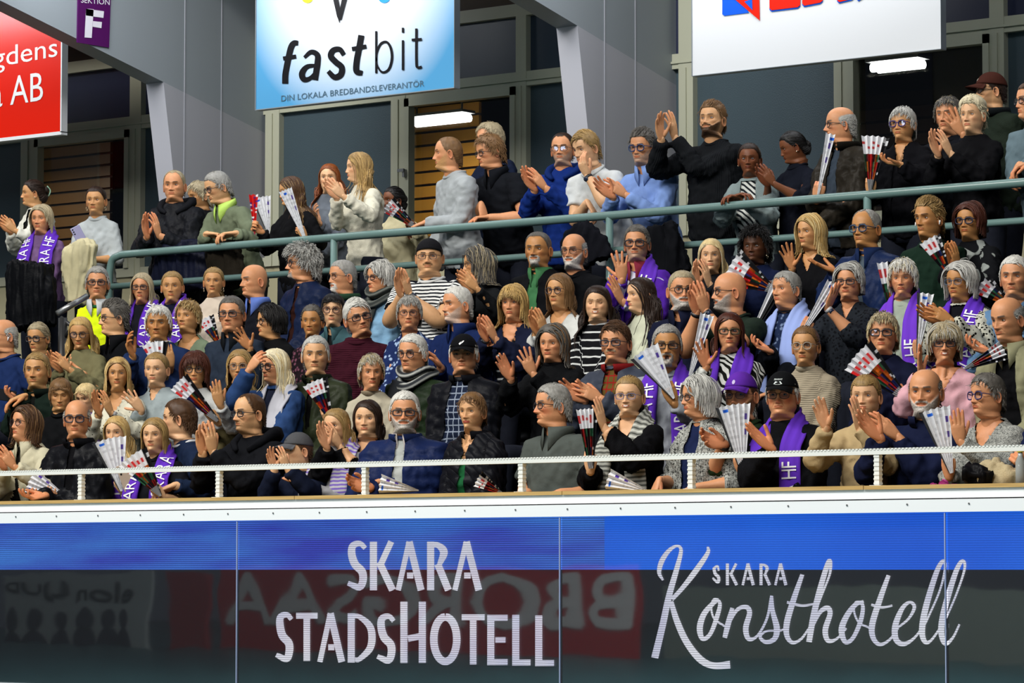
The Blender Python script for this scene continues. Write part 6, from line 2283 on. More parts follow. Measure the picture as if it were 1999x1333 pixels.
# ---- standing spectators on the walkway (row 5) and those behind them (row 6)
p('s1', 5, 64, 378, 'person in cream jacket with green hair claw, clapping in profile at the far left', 'f', 'M', 'back', 'dbrown', 84, tail='bun', bun=(0, -0.118, 0.035), claw=1, dy=0.35, g=('jacket', '#d9d8ca', 'plain'), inn=((0.02, 0.05), '#151515'), arms=[C(12, 438, 130, .04)], earring='stud', age=.2, df=0.05)
p('s2', 5, 80, 428, 'person in lilac jumper with purple and white scarf behind a black coat', 'f', 'R', 'bob', 'ash', 22, zs=-0.12, len=.15, g=('jumper', '#6d5378'), sf=CLUB(), dy=-0.25, df=-0.15, age=.6, by=30)
p('s3', 5, 187, 392, 'person in pale grey top with hoop earrings holding a lilac phone', 'f', 'M', 'back', 'dbrown', 18, tail='bun', bun=(0, -0.10, 0.07), g=('tee', '#aab0b0'), sleeve='elbow', earring='hoop', arms=[('R', 'relax', 152, 482, 60, 'self'), ('L', 'relax', 166, 492, 130, 'self')], age=.25, by=22)
p('s4', 5, 340, 363, 'person in black hooded jacket clapping beside the rail corner, facing us', 'm', 'R', 'crop', 'ash', 15, rec=.02, g=('jacket', '#17181c', 'shell'), co=[('hood', '#17181c')], arms=[C(294, 440, 100, .06)], age=.6, fat=.6, by=25)
p('s5', 5, 388, 383, 'person in black jumper half hidden behind the olive jumper, clapping', 'f', 'M', 'pixie', 'ash', 62, h2='pblond', dy=0.36, g=('jumper', '#141416'), arms=[C(334, 428, 115, .05)], age=.8, pitch=8)
p('s6', 5, 424, 366, 'person in olive jumper with lime collar leaning on the rail and looking down', 'm', 'L', 'short', 'grey', 66, glass='rect', g=('jumper', '#67705a'), co=[('shirt', '#b9dc6a')], lean=22, pitch=18, arms=[('L', 'rest', 437, 456, 180, 'down'), ('R', 'rest', 425, 457, 0, 'down')], age=.6, fat=.5)
p('s7', 5, 568, 374, 'person in black jumper in profile holding up paper clappers at the rail', 'f', 'M', 'long', 'brown', 76, h2='dblond', len=.30, vol=1.4, g=('jumper', '#101012'), pitch=8, arms=[('L', 'grip', 587, 446, 110, 'in'), ('R', 'grip', 494, 443, 150, 'in')], watch='R', age=.2)
p('s8', 6, 643, 348, 'person in grey denim jacket standing behind the clapping cream sweatshirt', 'f', 'P', 'long', 'red', 14, g=('jacket', '#5c626a', 'denim'), arms=[('R', 'relax', 614, 418, 120, 'up')], age=.1)
p('s9', 5, 700, 328, 'tall person in cream sweatshirt clapping in profile above the rail', 'f', 'P', 'long', 'dblond', 80, h2='blond', len=.40, vol=1.5, g=('jumper', '#cfcbb8', 'fleece'), arms=[C(650, 368, 125, .05)], age=.1, s=.98, by=60)
p('s10', 6, 768, 392, 'person in cream top half hidden behind the cream sweatshirt, holding a red clapper', 'f', 'D', 'back', 'black', 60, tail='bun', g=('jumper', '#cfc6a0'), arms=[('L', 'grip', 800, 434, 130, 'in')], age=.2, s=.9)
p('s11', 5, 874, 300, 'person in pale grey sweatshirt looking far left with arms lowered', 'm', 'R', 'crop', 'lbrown', 86, rec=.015, g=('jumper', '#9ea3a5'), co=[('crew', '#9ea3a5')], arms=[('R', 'down',), ('L', 'rest', 808, 442, 200, 'down')], age=.4, lean=8, beard='stubble', bc='blond', by=62)
p('s12', 6, 955, 272, 'person in navy jumper mostly hidden behind the black polo shirt, clapping', 'm', 'R', 'messy', 'ash', 60, g=('jumper', '#141c30'), arms=[C(901, 362, 125, .11)], age=.5, df=.05, by=60, dy=.1)
p('s13', 5, 955, 297, 'person in black polo shirt and glasses leaning on the rail, head lowered', 'm', 'R', 'messy', 'lbrown', 62, vol=1.3, glass='rect', g=('tee', '#14161b'), sleeve='short', co=[('shirt', '#14161b')], lean=18, pitch=10, arms=[('R', 'rest', 945, 420, 290, 'down'), ('L', 'rest', 930, 425, 180, 'down')], age=.4, fat=.7, bs=1.1)
p('s14', 5, 1098, 292, 'person in bright blue hooded jumper and glasses, clapping', 'm', 'R', 'crop', 'dbrown', 15, rec=.012, glass='thin', g=('jumper', '#142c70'), co=[('hood', '#10265e')], arms=[C(1040, 350, 125, .05)], beard='stubble', bc='grey', age=.6, dy=.2)
p('s15', 5, 1143, 290, 'person in white t-shirt with black watch, hand over mouth', 'm', 'P', 'sidepart', 'dblond', 48, h2='blond', side=-1, g=('tee', '#c8cccc'), sleeve='short', lean=24, pitch=14, arms=[('L', 'relax', 1137, 322, 110, 'self', -0.14), ('R', 'rest', 1160, 413, 310, 'down')], watch='L', age=.15, bs=1.08)
p('s16', 5, 1254, 288, 'person in light blue shirt and bold blue glasses, clapping over the rail', 'm', 'R', 'quiff', 'dgrey', 30, glass='bold', gcol='#1a3a6c', g=('shirt', '#7f9cd6'), co=[('shirt', '#7f9cd6')], lean=16, pitch=6, arms=[C(1190, 368, 140, .07)], age=.6, beard='stubble', bc='grey')
p('s17', 5, 1390, 235, 'person in black ribbed jumper clapping with hands raised highest', 'm', 'L', 'quiff', 'lbrown', 28, g=('jumper', '#17191c', 'knit'), pitch=-6, arms=[C(1300, 246, 95, .07)], beard='full', bc='dbrown', age=.2, bs=1.1, df=.05, dy=.1)
p('s18', 5, 1463, 312, 'person in grey fluffy cardigan over striped top, arms folded on the rail', 'f', 'D', 'back', 'dbrown', 8, tail='bun', g=('jacket', '#7e8c8c', 'fleece'), inn=((0.05, 0.10), '#d0d2cc', 'diagstripe', '#20252a'), lean=10, arms=[('R', 'rest', 1450, 378, 20, 'down'), ('L', 'rest', 1425, 382, 170, 'down')], earring='stud', age=.2)
p('s19', 5, 1547, 288, 'person in navy shirt with ear stud, head bowed to the left, clapping', 'f', 'D', 'back', 'black', 80, tail='bun', bun=(0, -0.12, -0.01), g=('tee', '#12151f'), sleeve='elbow', pitch=16, arms=[C(1492, 342, 120, .03)], earring='stud', age=.05, s=.92)
p('s20', 5, 1640, 244, 'person in dark leather jacket and glasses holding a tall white clapper', 'm', 'R', 'fringe', 'silver', 76, glass='rect', g=('jacket', '#2a2620', 'leather'), inn=((.03, .05), '#3a4450'), co=[('stand', '#15130f')], arms=[('R', 'grip', 1600, 366, 70, 'back')], age=.8, fat=.6)
p('s21', 5, 1762, 243, 'person in black coat and purple glasses holding a printed clapper fan at the rail', 'f', 'M', 'pixie', 'silver', 26, glass='bold', gcol='#3a2a6e', g=('jacket', '#0e0e12', 'plain'), inn=((.03, .03), '#0e0e12'), vneck=.08, arms=[('L', 'relax', 1733, 318, 175, 'up'), ('R', 'grip', 1700, 356, 85, 'back')], age=1.0)
p('s22', 6, 1850, 226, 'person behind a raised ringed hand, between purple glasses and black jumper', 'm', 'R', 'messy', 'dgrey', 22, h2='ash', g=('jumper', '#15161c'), arms=[('L', 'spread', 1866, 240, 120, 'back', -0.3)], age=.5, dy=-.1)
p('s23', 5, 1898, 226, 'person in black crew neck jumper clapping high near the right end of the rail', 'f', 'P', 'undercut', 'pblond', 26, rt='dblond', g=('jumper', '#0d0d10'), arms=[C(1833, 278, 110, .05)], age=.15, s=1.0, fat=.4)
p('s24', 6, 1934, 178, 'person in brown baseball cap and dark green jacket looking left, back row', 'm', 'L', 'crop', 'dbrown', 72, glass='rect', cap='cap', capc='#3c1f18', g=('jacket', '#1c241c', 'fleece'), co=[('stand', '#14181a')], beard='stubble', bc='brown', logo=[('text', 'NY', .022, 0, .066, (.75, .72, .6))], df=.12, age=.3)
p('s25', 5, 2012, 198, 'person in grey blue jumper leaning on the rail, cut by the right edge', 'm', 'R', 'short', 'brown', 60, glass='rect', g=('jumper', '#5e7078'), lean=16, arms=[('R', 'rest', 1985, 326, 200, 'down'), ('L', 'rest', 1978, 345, 250, 'down')], age=.5, bs=1.15)

# ---- fourth row
p('f1', 4, 190, 553, 'steward person in bright yellow vest and glasses beside the sloping handrail', 'm', 'R', 'short', 'grey', 4, vol=1.2, glass='rect', g=('tee', '#d8f01c', 'plain'), sleeve='none', co=[('shirt', '#c8cccc'), ('crew', '#24603c')], arms=[], by=20, age=.8)
p('f2', 4, 277, 562, 'person in black with glasses and purple scarf, directly right of the yellow vest', 'f', 'R', 'long', 'ash', 14, len=.30, glass='rect', g=('jumper', '#17171e'), sf=CLUB(L=.4), age=.8)
p('f3', 4, 336, 560, 'person in dark jumper with purple scarf and ear studs under the middle tube', 'f', 'M', 'back', 'dblond', 8, h2='blond', tail='lowpony', g=('jumper', '#15182a'), sf=CLUB(L=.4), earring='stud', age=.15)
p('f4', 4, 417, 550, 'person in cream jumper with hoop earrings and a small folded clapper, fourth row', 'f', 'M', 'back', 'dblond', 8, h2='blond', tail='lowpony', tailside=-1, bun=(0, -0.11, -0.01), g=('jumper', '#cdbfae'), arms=[('R', 'grip', 424, 664, 100, 'self'), ('L', 'relax', 440, 655, 120, 'self')], age=.05, s=.88, earring='hoop')
p('f5', 4, 495, 549, 'person in dark jumper with blue shirt collar looking left, fourth row', 'm', 'R', 'bald', 'white', 58, g=('jumper', '#15161d'), co=[('shirt', '#5f78c0')], age=.7, by=45)
p('f6', 4, 588, 515, 'person in navy jacket with thick black glasses in profile, fourth row', 'm', 'R', 'curly', 'silver', 76, vol=.75, h2='dgrey', glass='thick', g=('jacket', '#17213c', 'shell'), inn=((.02, .03), '#2a1410'), beard='chin', bc='grey', age=.6, nose=1.35)
p('f7', 4, 668, 541, 'person in plain navy jacket with green collar and thin glasses in profile', 'm', 'R', 'crop', 'grey', 60, glass='thin', g=('jacket', '#151d38', 'plain'), co=[('stand', '#26402e')], beard='goatee', bc='white', age=.7)
p('f8', 4, 740, 543, 'person in sky blue jumper with dark striped scarf wrapped round the neck', 'f', 'R', 'bob', 'silver', 54, zs=-.06, len=.12, vol=1.4, glass='rect', g=('jumper', '#7fa6c4'), sf=[('wrapstripe', '#2e3230', .3, srgb('#6c706a'))], age=.8)
p('f9', 4, 838, 502, 'person in black beret and striped t-shirt, clapping beside the face', 'm', 'L', 'crop', 'dbrown', 8, cap='beret', glass='thin', g=('tee', '#d8dad8', 'stripe', '#15181f'), sleeve='short', arms=[C(785, 552, 100, .03)], watch='L', beard='mustache', bc='lbrown', fat=1.0, hw=1.12, bs=1.25, age=.1)
p('f10', 4, 930, 517, 'person in black top and thin glasses in profile right of the black beret', 'f', 'M', 'bob', 'dgrey', 74, h2='ash', zs=-.15, len=.22, vol=1.8, curl=.2, glass='thin', g=('tee', '#16181a'), arms=[C(910, 548, 130, .02)], age=.7)
p('f11', 4, 1050, 488, 'person in dark jacket over green collar, hands down, fourth row', 'm', 'T', 'crop', 'dgrey', 20, rec=.01, g=('jacket', '#0e0f12', 'plain'), inn=((.03, .04), '#3e7048'), co=[('shirt', '#3e7048')], beard='goatee', bc='silver', age=.8, gaze=-5)
p('f12', 4, 1120, 491, 'person in black jumper with thin glasses, hands down, right of the green collar', 'm', 'R', 'fringe', 'silver', 24, glass='thin', g=('jumper', '#0e0f12'), beard='full', bc='white', age=.8)
p('f13', 4, 1243, 476, 'person in purple club jersey and dark rimmed glasses, palm raised', 'm', 'R', 'short', 'dgrey', 10, glass='thick', g=('tee', '#4a2290', 'bold', '#c8c8d8'), co=[('shirt', '#7c2a3a')], sf=CLUB(L=.5), arms=[('R', 'spread', 1212, 520, 92, 'back'), ('L', 'flat', 1204, 566, 110, 'in')], beard='stubble', bc='grey', age=.6, df=.1, dy=.1)
p('f14', 4, 1388, 500, 'person in black jumper clapping just right of the purple jersey, fourth row', 'f', 'P', 'long', 'lblond', 4, h2='pblond', g=('jumper', '#17181c'), arms=[C(1368, 532, 100, .04)], age=0)
p('f15', 4, 1474, 482, 'person in navy jumper behind a wide printed clapper fan under the railing', 'f', 'B', 'curly', 'black', 18, vol=.8, g=('jumper', '#121a36'), arms=[('L', 'grip', 1502, 560, 130, 'back')], earring='hoop', age=0, eye='#1a0e08')
p('f16', 4, 1581, 454, 'person in low cut black top with one palm raised under the railing', 'f', 'M', 'bob', 'blond', 40, h2='lblond', zs=-.17, len=.25, vol=1.3, g=('jumper', '#0f0f12'), vneck=.09, arms=[('R', 'spread', 1539, 500, 105, 'cam')], age=.35, df=.05)
p('f17', 4, 1690, 447, 'person in navy jacket and blue glasses under the right rail post', 'm', 'T', 'crop', 'grey', 34, rec=.03, glass='bold', gcol='#1c3a5c', g=('jacket', '#182648', 'shell'), inn=((.02, .03), '#4a5660'), co=[('shirt', '#182648')], arms=[('R', 'spread', 1607, 522, 160, 'up'), ], age=.8, fat=.5, df=.05)
p('f18', 4, 1812, 428, 'person in dark green jumper with white earbud', 'm', 'T', 'quiff', 'dblond', 34, g=('jumper', '#16291f'), co=[('crew', '#0c0d0e')], buds=1, age=.5, df=.1)
p('f19', 4, 1892, 432, 'person in black and white patterned jumper and dark glasses, clapping', 'f', 'T', 'bob', 'auburn', 24, zs=-.10, len=.17, vol=1.3, glass='bold', gcol='#1a2240', g=('jumper', '#121316', 'bold', '#8e9490'), arms=[C(1856, 498, 95, .03)], age=.5, df=.05)

# ---- third row
p('t1', 3, 6, 656, 'person in blue shirt with earbud at the left edge, dark phone in hand', 'm', 'R', 'fringe', 'silver', 62, buds=1, glass='thin', g=('shirt', '#1b2c56'), co=[('crew', '#1b2c56')], arms=[('L', 'relax', 22, 776, 160, 'up')], age=.7, fat=.7)
p('t2', 3, 74, 660, 'person in dark top and thick glasses, second from the left edge in third row', 'f', 'M', 'back', 'ash', 30, tail='lowpony', bun=(0.0, -0.10, -0.02), glass='thick', g=('tee', '#26262a'), age=.6, pitch=6)
p('t3', 3, 157, 650, 'person in olive top and round glasses looking down, clapping', 'f', 'M', 'long', 'blond', 12, h2='lblond', rt='dblond', glass='round', pitch=12, g=('jumper', '#6e6a4c'), arms=[C(112, 706, 130, .04)], age=.3, closed=1)
p('t4', 3, 222, 622, 'person in black polo shirt and glasses in profile before the yellow vest', 'm', 'L', 'quiff', 'dgrey', 70, glass='rect', g=('tee', '#101114'), sleeve='short', co=[('shirt', '#101114')], arms=[('R', 'relax', 140, 722, 160, 'up'), ('L', 'relax', 150, 715, 160, 'up')], watch='L', age=.5)
p('t5', 3, 309, 632, 'person in navy suit jacket with white collar, hand near chin', 'm', 'T', 'messy', 'white', 10, g=('jacket', '#1c2c50'), inn=((.02, .04), '#d0d2d4'), co=[('shirt', '#d0d2d4')], arms=[('R', 'relax', 250, 672, 110, 'in')], age=.9)
p('t6', 3, 366, 620, 'person in sage green v-neck top with chin raised, one palm up', 'f', 'M', 'pixie', 'dblond', 28, vol=1.5, len=.045, h2='lblond', pitch=-6, g=('tee', '#6a7862'), vneck=.15, sleeve='elbow', arms=[('R', 'flat', 329, 690, 100, 'back')], earring='stud', age=.5, fat=.6)
p('t7', 3, 452, 614, 'person in slate jumper with dark collar and glasses, third row', 'm', 'R', 'short', 'dgrey', 18, glass='rect', g=('jumper', '#27303e'), co=[('shirt', '#15181c')], age=.6)
p('t8', 3, 527, 628, 'person in black jumper and bold glasses in profile, one hand raised', 'f', 'M', 'bob', 'black', 66, zs=-.08, len=.15, vol=1.2, glass='bold', g=('jumper', '#101012'), arms=[('R', 'spread', 474, 662, 125, 'cam')], age=.5)
p('t9', 3, 609, 628, 'person in dark floral top, hands down, beside the teal shirt', 'f', 'T', 'back', 'dgrey', 14, tail='none', g=('tee', '#1c1418', 'floral', '#6a4050'), age=.8, hw=.93)
p('t10', 3, 650, 606, 'person in open teal shirt and round glasses', 'f', 'P', 'short', 'black', 8, vol=1.4, len=.05, low=.014, glass='round', gcol='#4a2a2a', g=('shirt', '#3c5a60'), inn=((.02, .04), '#1a1c1e'), co=[('shirt', '#3c5a60')], age=0, dy=.3)
p('t11', 3, 699, 620, 'person in ribbed maroon jumper and glasses tilting the head', 'm', 'R', 'sidepart', 'white', -14, roll=14, glass='rect', g=('jumper', '#3a1420', 'rib'), age=.9, by=10)
p('t12', 3, 799, 612, 'person in blue floral blouse and wire glasses, facing us', 'f', 'R', 'pixie', 'grey', 4, glass='thin', g=('tee', '#1c2a54', 'floral', '#9ab0d0'), vneck=.08, age=.9, fat=.7)
p('t13', 3, 892, 596, 'person in bright navy polo shirt looking left, behind the black cap', 'm', 'R', 'crop', 'white', 58, g=('tee', '#15234c'), co=[('shirt', '#15234c')], arms=[('R', 'relax', 846, 696, 120, 'down')], beard='stubble', bc='white', age=.8, fat=.8, bs=1.15)
p('t14', 3, 1001, 592, 'person in navy jacket over black and white stripes, clapping', 'f', 'R', 'bobf', 'blond', 18, h2='dblond', zs=-.19, len=.27, vol=1.3, g=('jacket', '#161b30'), inn=((.04, .09), '#15171c', 'widestripe', '#c8cac8'), vneck=.12, arms=[C(948, 640, 110, .03)], watch='R', age=.7, fat=.6)
p('t15', 3, 1092, 568, 'person in white blouse and dark round glasses, clapping', 'f', 'M', 'long', 'lbrown', 30, len=.22, glass='round', gcol='#2a2c3a', g=('shirt', '#c6c8c4'), vneck=.13, arms=[C(1048, 626, 105, .03)], earring='stud', age=.2)
p('t16', 3, 1166, 593, 'laughing person in black jumper with white stripes, eyes closed', 'f', 'P', 'long', 'dbrown', 10, len=.45, vol=1.3, mouth='smile', closed=1, g=('jumper', '#131316', 'widestripe', '#c8cac8'), arms=[], age=0, fat=.9, earring='hoop')
p('t17', 3, 1250, 577, 'person in pale cream jumper in profile, right of the laughing person', 'f', 'P', 'long', 'dbrown', 62, len=.52, vol=1.2, g=('jumper', '#c9ccb4'), age=.05, by=50)
p('t18', 3, 1332, 567, 'person in navy polo shirt and round glasses beside the raised clapping hands', 'm', 'R', 'crop', 'ash', -8, glass='round', gcol='#3a3a3a', g=('tee', '#14182c'), co=[('shirt', '#14182c')], beard='full', bc='silver', age=.6, by=25, fat=.6)
p('t19', 3, 1424, 570, 'person in green t-shirt with watches on both wrists, clapping by the face', 'm', 'R', 'bald', 'grey', 72, glass='rect', g=('tee', '#1e2a22'), sleeve='short', arms=[C(1362, 582, 98, .04)], watch='LR', beard='full', bc='grey', age=.6, fat=.5, dy=-.1)
p('t20', 3, 1534, 566, 'person in black coat with long pale blue scarf', 'f', 'R', 'short', 'grey', 44, h2='dgrey', g=('jacket', '#101218'), inn=((.05, .08), '#1c2844', 'floral', '#6a7a98'), sf=[('plainlong', '#8fa2d8', .5)], arms=[('R', 'relax', 1480, 678, 160, 'up')], age=.9, pitch=-3, fat=.6)
p('t21', 3, 1657, 551, 'person in dark mottled jumper with wristwatch, hand at chin', 'f', 'R', 'bob', 'grey', 16, h2='silver', zs=-.07, len=.12, glass='rect', g=('jumper', '#20242a', 'leopard', '#0e1014'), sleeve='elbow', arms=[('L', 'flat', 1626, 578, 60, 'in', -.25), ('R', 'grip', 1578, 630, 60, 'back')], watch='L', wcol=(.5, .5, .5), age=.8, fat=.7, vneck=.06)
p('t22', 3, 1762, 545, 'person in pale green jumper with purple lettered scarf, facing us', 'f', 'R', 'pixie', 'white', 8, h2='pblond', vol=1.4, len=.06, g=('jumper', '#9aa596'), sf=[('club', srgb('#6a35c0'), .5, 'SKARA HF', 'AR HF')], arms=[('L', 'grip', 1794, 668, 80, 'back')], age=.9, fat=.6)
p('t23', 3, 1873, 551, 'person in leopard cardigan with purple scarf and blue glasses, clapping', 'f', 'T', 'bob', 'silver', 28, zs=-.10, len=.16, vol=1.4, glass='thin', gcol='#3a5a7a', g=('jacket', '#b8b8aa', 'leopard', '#12120f'), inn=((.05, .05), '#131318'), sf=[('club', srgb('#5a2cb4'), .46)], arms=[C(1822, 614, 150, .04)], age=.8)
p('t24', 3, 1981, 542, 'person in blue denim shirt at the right picture edge, third row', 'm', 'R', 'short', 'white', 14, g=('shirt', '#5a7c9e', 'denim'), arms=[('R', 'relax', 1905, 682, 165, 'up')], age=.9, fat=.5)

# ---- second row
p('u1', 2, 72, 724, 'person in dark green jacket with upright collar, second row far left', 'm', 'M', 'short', 'dblond', 18, h2='blond', g=('jacket', '#14201a', 'plain'), inn=((.02, .03), '#101210'), beard='stubble', bc='dblond', arms=[('R', 'relax', 24, 780, 200, 'down')], age=.3, co=[('stand', '#101814')])
p('u2', 2, 118, 770, 'child in black top looking down, eyes lowered', 'm', 'M', 'short', 'lbrown', 4, low=.020, len=.045, vol=1.2, pitch=12, closed=1, g=('tee', '#0e0f11'), kid=1, s=.86, age=0, dy=-.1)
p('u3', 2, 168, 776, 'small child in purple jumper behind the dotted blouse', 'f', 'P', 'short', 'lblond', 34, len=.05, pitch=15, g=('jumper', '#6a4e86'), kid=1, s=.80, age=0, dy=.15)
p('u4', 2, 230, 730, 'person in white dotted blouse with watch, clapping', 'f', 'M', 'long', 'blond', 4, h2='lblond', rt='lbrown', len=.26, g=('shirt', '#cfccb8', 'dots', '#3a3a32'), vneck=.12, arms=[C(197, 786, 108, .05)], watch='L', wface=(.3, .3, .3), age=.15)
p('u5', 2, 305, 722, 'person in pale grey jumper with spread hand raised, second row', 'f', 'P', 'back', 'dblond', 20, tail='bun', g=('jumper', '#95a0a2'), vneck=.06, arms=[('R', 'spread', 262, 782, 125, 'back')], age=.25)
p('u6', 2, 380, 722, 'person in fluffy white jumper and round black glasses, holding a printed clapper', 'f', 'M', 'bobf', 'auburn', 4, zs=-.14, len=.22, vol=1.3, glass='round', g=('jumper', '#b4b6b4', 'fleece'), arms=[('R', 'grip', 412, 808, 130, 'back'), ('L', 'flat', 424, 768, 100, 'back')], age=.4)
p('u7', 2, 468, 716, 'person in brown jumper and clear glasses behind a raised denim sleeve', 'f', 'M', 'long', 'dblond', 8, h2='blond', len=.26, curl=.15, glass='round', gcol='#8a7a6a', g=('jumper', '#5c5438'), age=.3, dy=.15)
p('u8', 2, 536, 716, 'person in blue denim jacket with pale scarf, hand at forehead', 'f', 'R', 'long', 'pblond', 52, h2='lblond', len=.30, vol=1.4, glass='thick', g=('jacket', '#28406a', 'denim'), inn=((.04, .06), '#1c2030'), sf=[('plainlong', '#b8b8c0', .4)], arms=[('R', 'relax', 500, 702, 50, 'self', -.2)], age=.6, fat=.5, pole=(.5, -.7, .5))
p('u9', 2, 616, 694, 'person in green waxed jacket holding a clapper to the chest', 'm', 'L', 'short', 'silver', 4, g=('jacket', '#2c3222', 'leather'), inn=((.015, .02), '#101010'), co=[('stand', '#171c14')], arms=[('R', 'grip', 640, 806, 110, 'back')], age=.7, by=30)
p('u10', 2, 725, 728, 'person in beige turtleneck jumper facing us, right of the green waxed jacket', 'f', 'R', 'pixie', 'ash', -6, len=.04, h2='silver', g=('jumper', '#b3ab96'), co=[('turtle', '#8a7c66')], age=1.0, by=20)
p('u11', 2, 805, 692, 'person in green coat with striped scarf and round glasses', 'm', 'R', 'short', 'white', 30, glass='round', g=('jacket', '#1c2818', 'shell'), inn=((.04, .06), '#18233a'), sf=[('wrapstripe', '#23262a', .34, srgb('#b8bab4'))], age=.7, vol=1.2)
p('u12', 2, 905, 693, 'person in black baseball cap with white cat mark and black padded jacket', 'm', 'R', 'short', 'white', 8, cap='cap', capc='#0e0f12', g=('puffer', '#121318', 'shell'), inn=((.05, .09), '#1c2438', 'plaid', '#8a94a4'), co=[('stand', '#101116')], age=.9, fat=.5,
  logo=[('poly', [(-.022, .062), (-.010, .072), (.004, .074), (.014, .082), (.022, .080), (.012, .070), (.002, .064), (-.006, .060), (-.012, .054)], (.8, .8, .8))])
p('u13', 2, 1078, 672, 'person in black high collared coat holding both hands apart', 'f', 'R', 'bob', 'dgrey', 22, h2='lbrown', zs=-.15, len=.24, curl=.25, vol=1.5, g=('jacket', '#0e0f11', 'fleece'), co=[('turtle', '#0d0d10')], arms=[('R', 'flat', 985, 716, 115, 'cam'), ('L', 'spread', 1030, 706, 110, 'back')], age=.5)
p('u14', 2, 1201, 670, 'person in grey padded jacket with red collar and tartan shirt, clapping', 'm', 'R', 'sidepart', 'brown', 20, glass='rect', gcol='#30303a', g=('puffer', '#373c48', 'shell'), inn=((.04, .05), '#5e4a22', 'plaid', '#8c1c1c'), co=[('stand', '#7c1a1c')], arms=[C(1132, 766, 150, .07)], beard='mustache', bc='ash', age=.5)
p('u15', 2, 1302, 676, 'shouting person in grey jumper and purple scarf raising a white clapper', 'm', 'T', 'short', 'grey', 0, glass='rect', gcol='#2a2016', mouth='open', g=('jumper', '#8c9096'), sf=CLUB(L=.5), arms=[('L', 'grip', 1305, 760, 110, 'back')], beard='goatee', bc='grey', age=.7, fat=.5, by=12)
p('u16', 2, 1424, 648, 'person in zebra top with purple scarf and green glasses, palm raised', 'f', 'R', 'long', 'auburn', 0, len=.28, glass='rect', gcol='#24301c', g=('jumper', '#c8cac4', 'zebra', '#131512'), sf=CLUB('AR HF', 'SKARA'), arms=[('R', 'spread', 1372, 690, 105, 'cam')], age=.5)
p('u17', 2, 1572, 676, 'person in beige ribbed turtleneck with clear round glasses', 'f', 'M', 'back', 'lbrown', 14, tail='bun', bun=(0.02, -0.11, 0.03), glass='round', gcol='#9a9488', g=('jumper', '#9c917c', 'rib'), co=[('turtle', '#a0957e', 'rib')], age=.35)
p('u18', 2, 1724, 652, 'person in navy high necked jumper and thick glasses holding a wide clapper fan', 'f', 'R', 'pixie', 'ash', 8, h2='lblond', vol=1.3, glass='thick', g=('jumper', '#14182e'), co=[('turtle', '#121528')], arms=[('L', 'grip', 1756, 764, 120, 'back')], age=.8, pitch=-4, fat=.5)
p('u19', 2, 1844, 672, 'person in pale pink cardigan and rectangular glasses', 'f', 'R', 'bobf', 'ash', 0, h2='silver', zs=-.09, len=.15, vol=1.3, glass='rect', g=('jacket', '#d4a3ac'), inn=((.02, .02), '#d4a3ac'), vneck=.13, arms=[('R', 'flat', 1794, 704, 95, 'in')], age=.8, mouth='smile')
p('u20', 2, 1966, 624, 'person in khaki overshirt over black shirt, leaning in at the right edge', 'm', 'R', 'fringe', 'silver', 40, g=('jacket', '#8c8a6c'), inn=((.05, .08), '#0e0e10'), co=[('shirt', '#8c8a6c')], age=.7, lean=14, pitch=8)

# ---- front row
p('v1', 1, 48, 828, 'person in cream jacket and round glasses, clapping at the left end of the front row', 'f', 'R', 'bob', 'brown', 50, h2='lbrown', zs=-.15, len=.23, vol=1.4, glass='round', g=('jacket', '#bdb79c'), inn=((.02, .05), '#1a1a18'), co=[('lapel', '#bdb79c')], arms=[C(4, 892, 120, .05)], age=.5, pitch=-8)
p('v2', 1, 150, 818, 'person in long black coat with bold dark glasses, front row', 'm', 'R', 'fringe', 'silver', 10, glass='bold', gcol='#15182a', g=('jacket', '#121317', 'leather'), inn=((.02, .03), '#0d0d10'), co=[('stand', '#0f1014')], arms=[('R', 'relax', 62, 972, 190, 'up'), ('L', 'relax', 80, 975, 180, 'up')], age=.8)
p('v3', 1, 227, 846, 'person in cream cardigan over purple stripes holding two white clappers', 'f', 'P', 'long', 'blond', 20, h2='lblond', len=.36, g=('jumper', '#d2c8ac', 'plain'), inn=((.06, .10), '#5c30a8', 'widestripe', '#d8d8e0'), arms=[('L', 'grip', 232, 940, 110, 'back'), ('R', 'relax', 112, 966, 185, 'up')], age=.05, s=.92)
p('v4', 1, 301, 850, 'person in black t-shirt with purple scarf and printed clapper, front row', 'f', 'P', 'long', 'dblond', 18, h2='blond', len=.24, g=('tee', '#14151a'), sleeve='short', sf=[('club', PURPLE, .42, 'SKARA', 'HF SKARA')], arms=[('L', 'grip', 302, 952, 130, 'back')], age=.05, s=.92, earring='stud')
p('v5', 1, 349, 818, 'person in navy jumper with white collar line, turned away in profile', 'm', 'P', 'short', 'brown', 98, g=('jumper', '#18243c'), co=[('crew', '#c8cacc')], arms=[('R', 'relax', 262, 956, 185, 'up'), ('L', 'relax', 314, 956, 200, 'down')], age=.05, by=75)
p('v6', 1, 486, 808, 'person in black hooded jumper and glasses clapping high, front row', 'm', 'L', 'crop', 'brown', 54, rec=.022, glass='rect', g=('jumper', '#111216'), co=[('hood', '#111216')], arms=[C(402, 856, 92, .05)], watch='L', beard='stubble', bc='lbrown', age=.4, bs=1.1)
p('v7', 1, 581, 880, 'child in grey baseball cap clapping above the front rail', 'm', 'P', 'crop', 'brown', 62, cap='cap', capc='#4c4d50', brimc='#55565a', g=('jumper', '#141a2c'), arms=[C(540, 892, 105, .07)], kid=1, s=.86, age=0, logo=[('text', 'SKARA', .011, 0, .068, (.02, .02, .02))])
p('v8', 1, 656, 832, 'person in grey jumper with chequered purple scarf behind clapping hands', 'f', 'P', 'long', 'dblond', 32, len=.34, g=('jumper', '#8a8a8c'), sf=[('check', PURPLE, .46)], arms=[('R', 'flat', 578, 942, 170, 'up'), ('L', 'relax', 590, 950, 165, 'up')], age=0, s=.88, dy=.05)
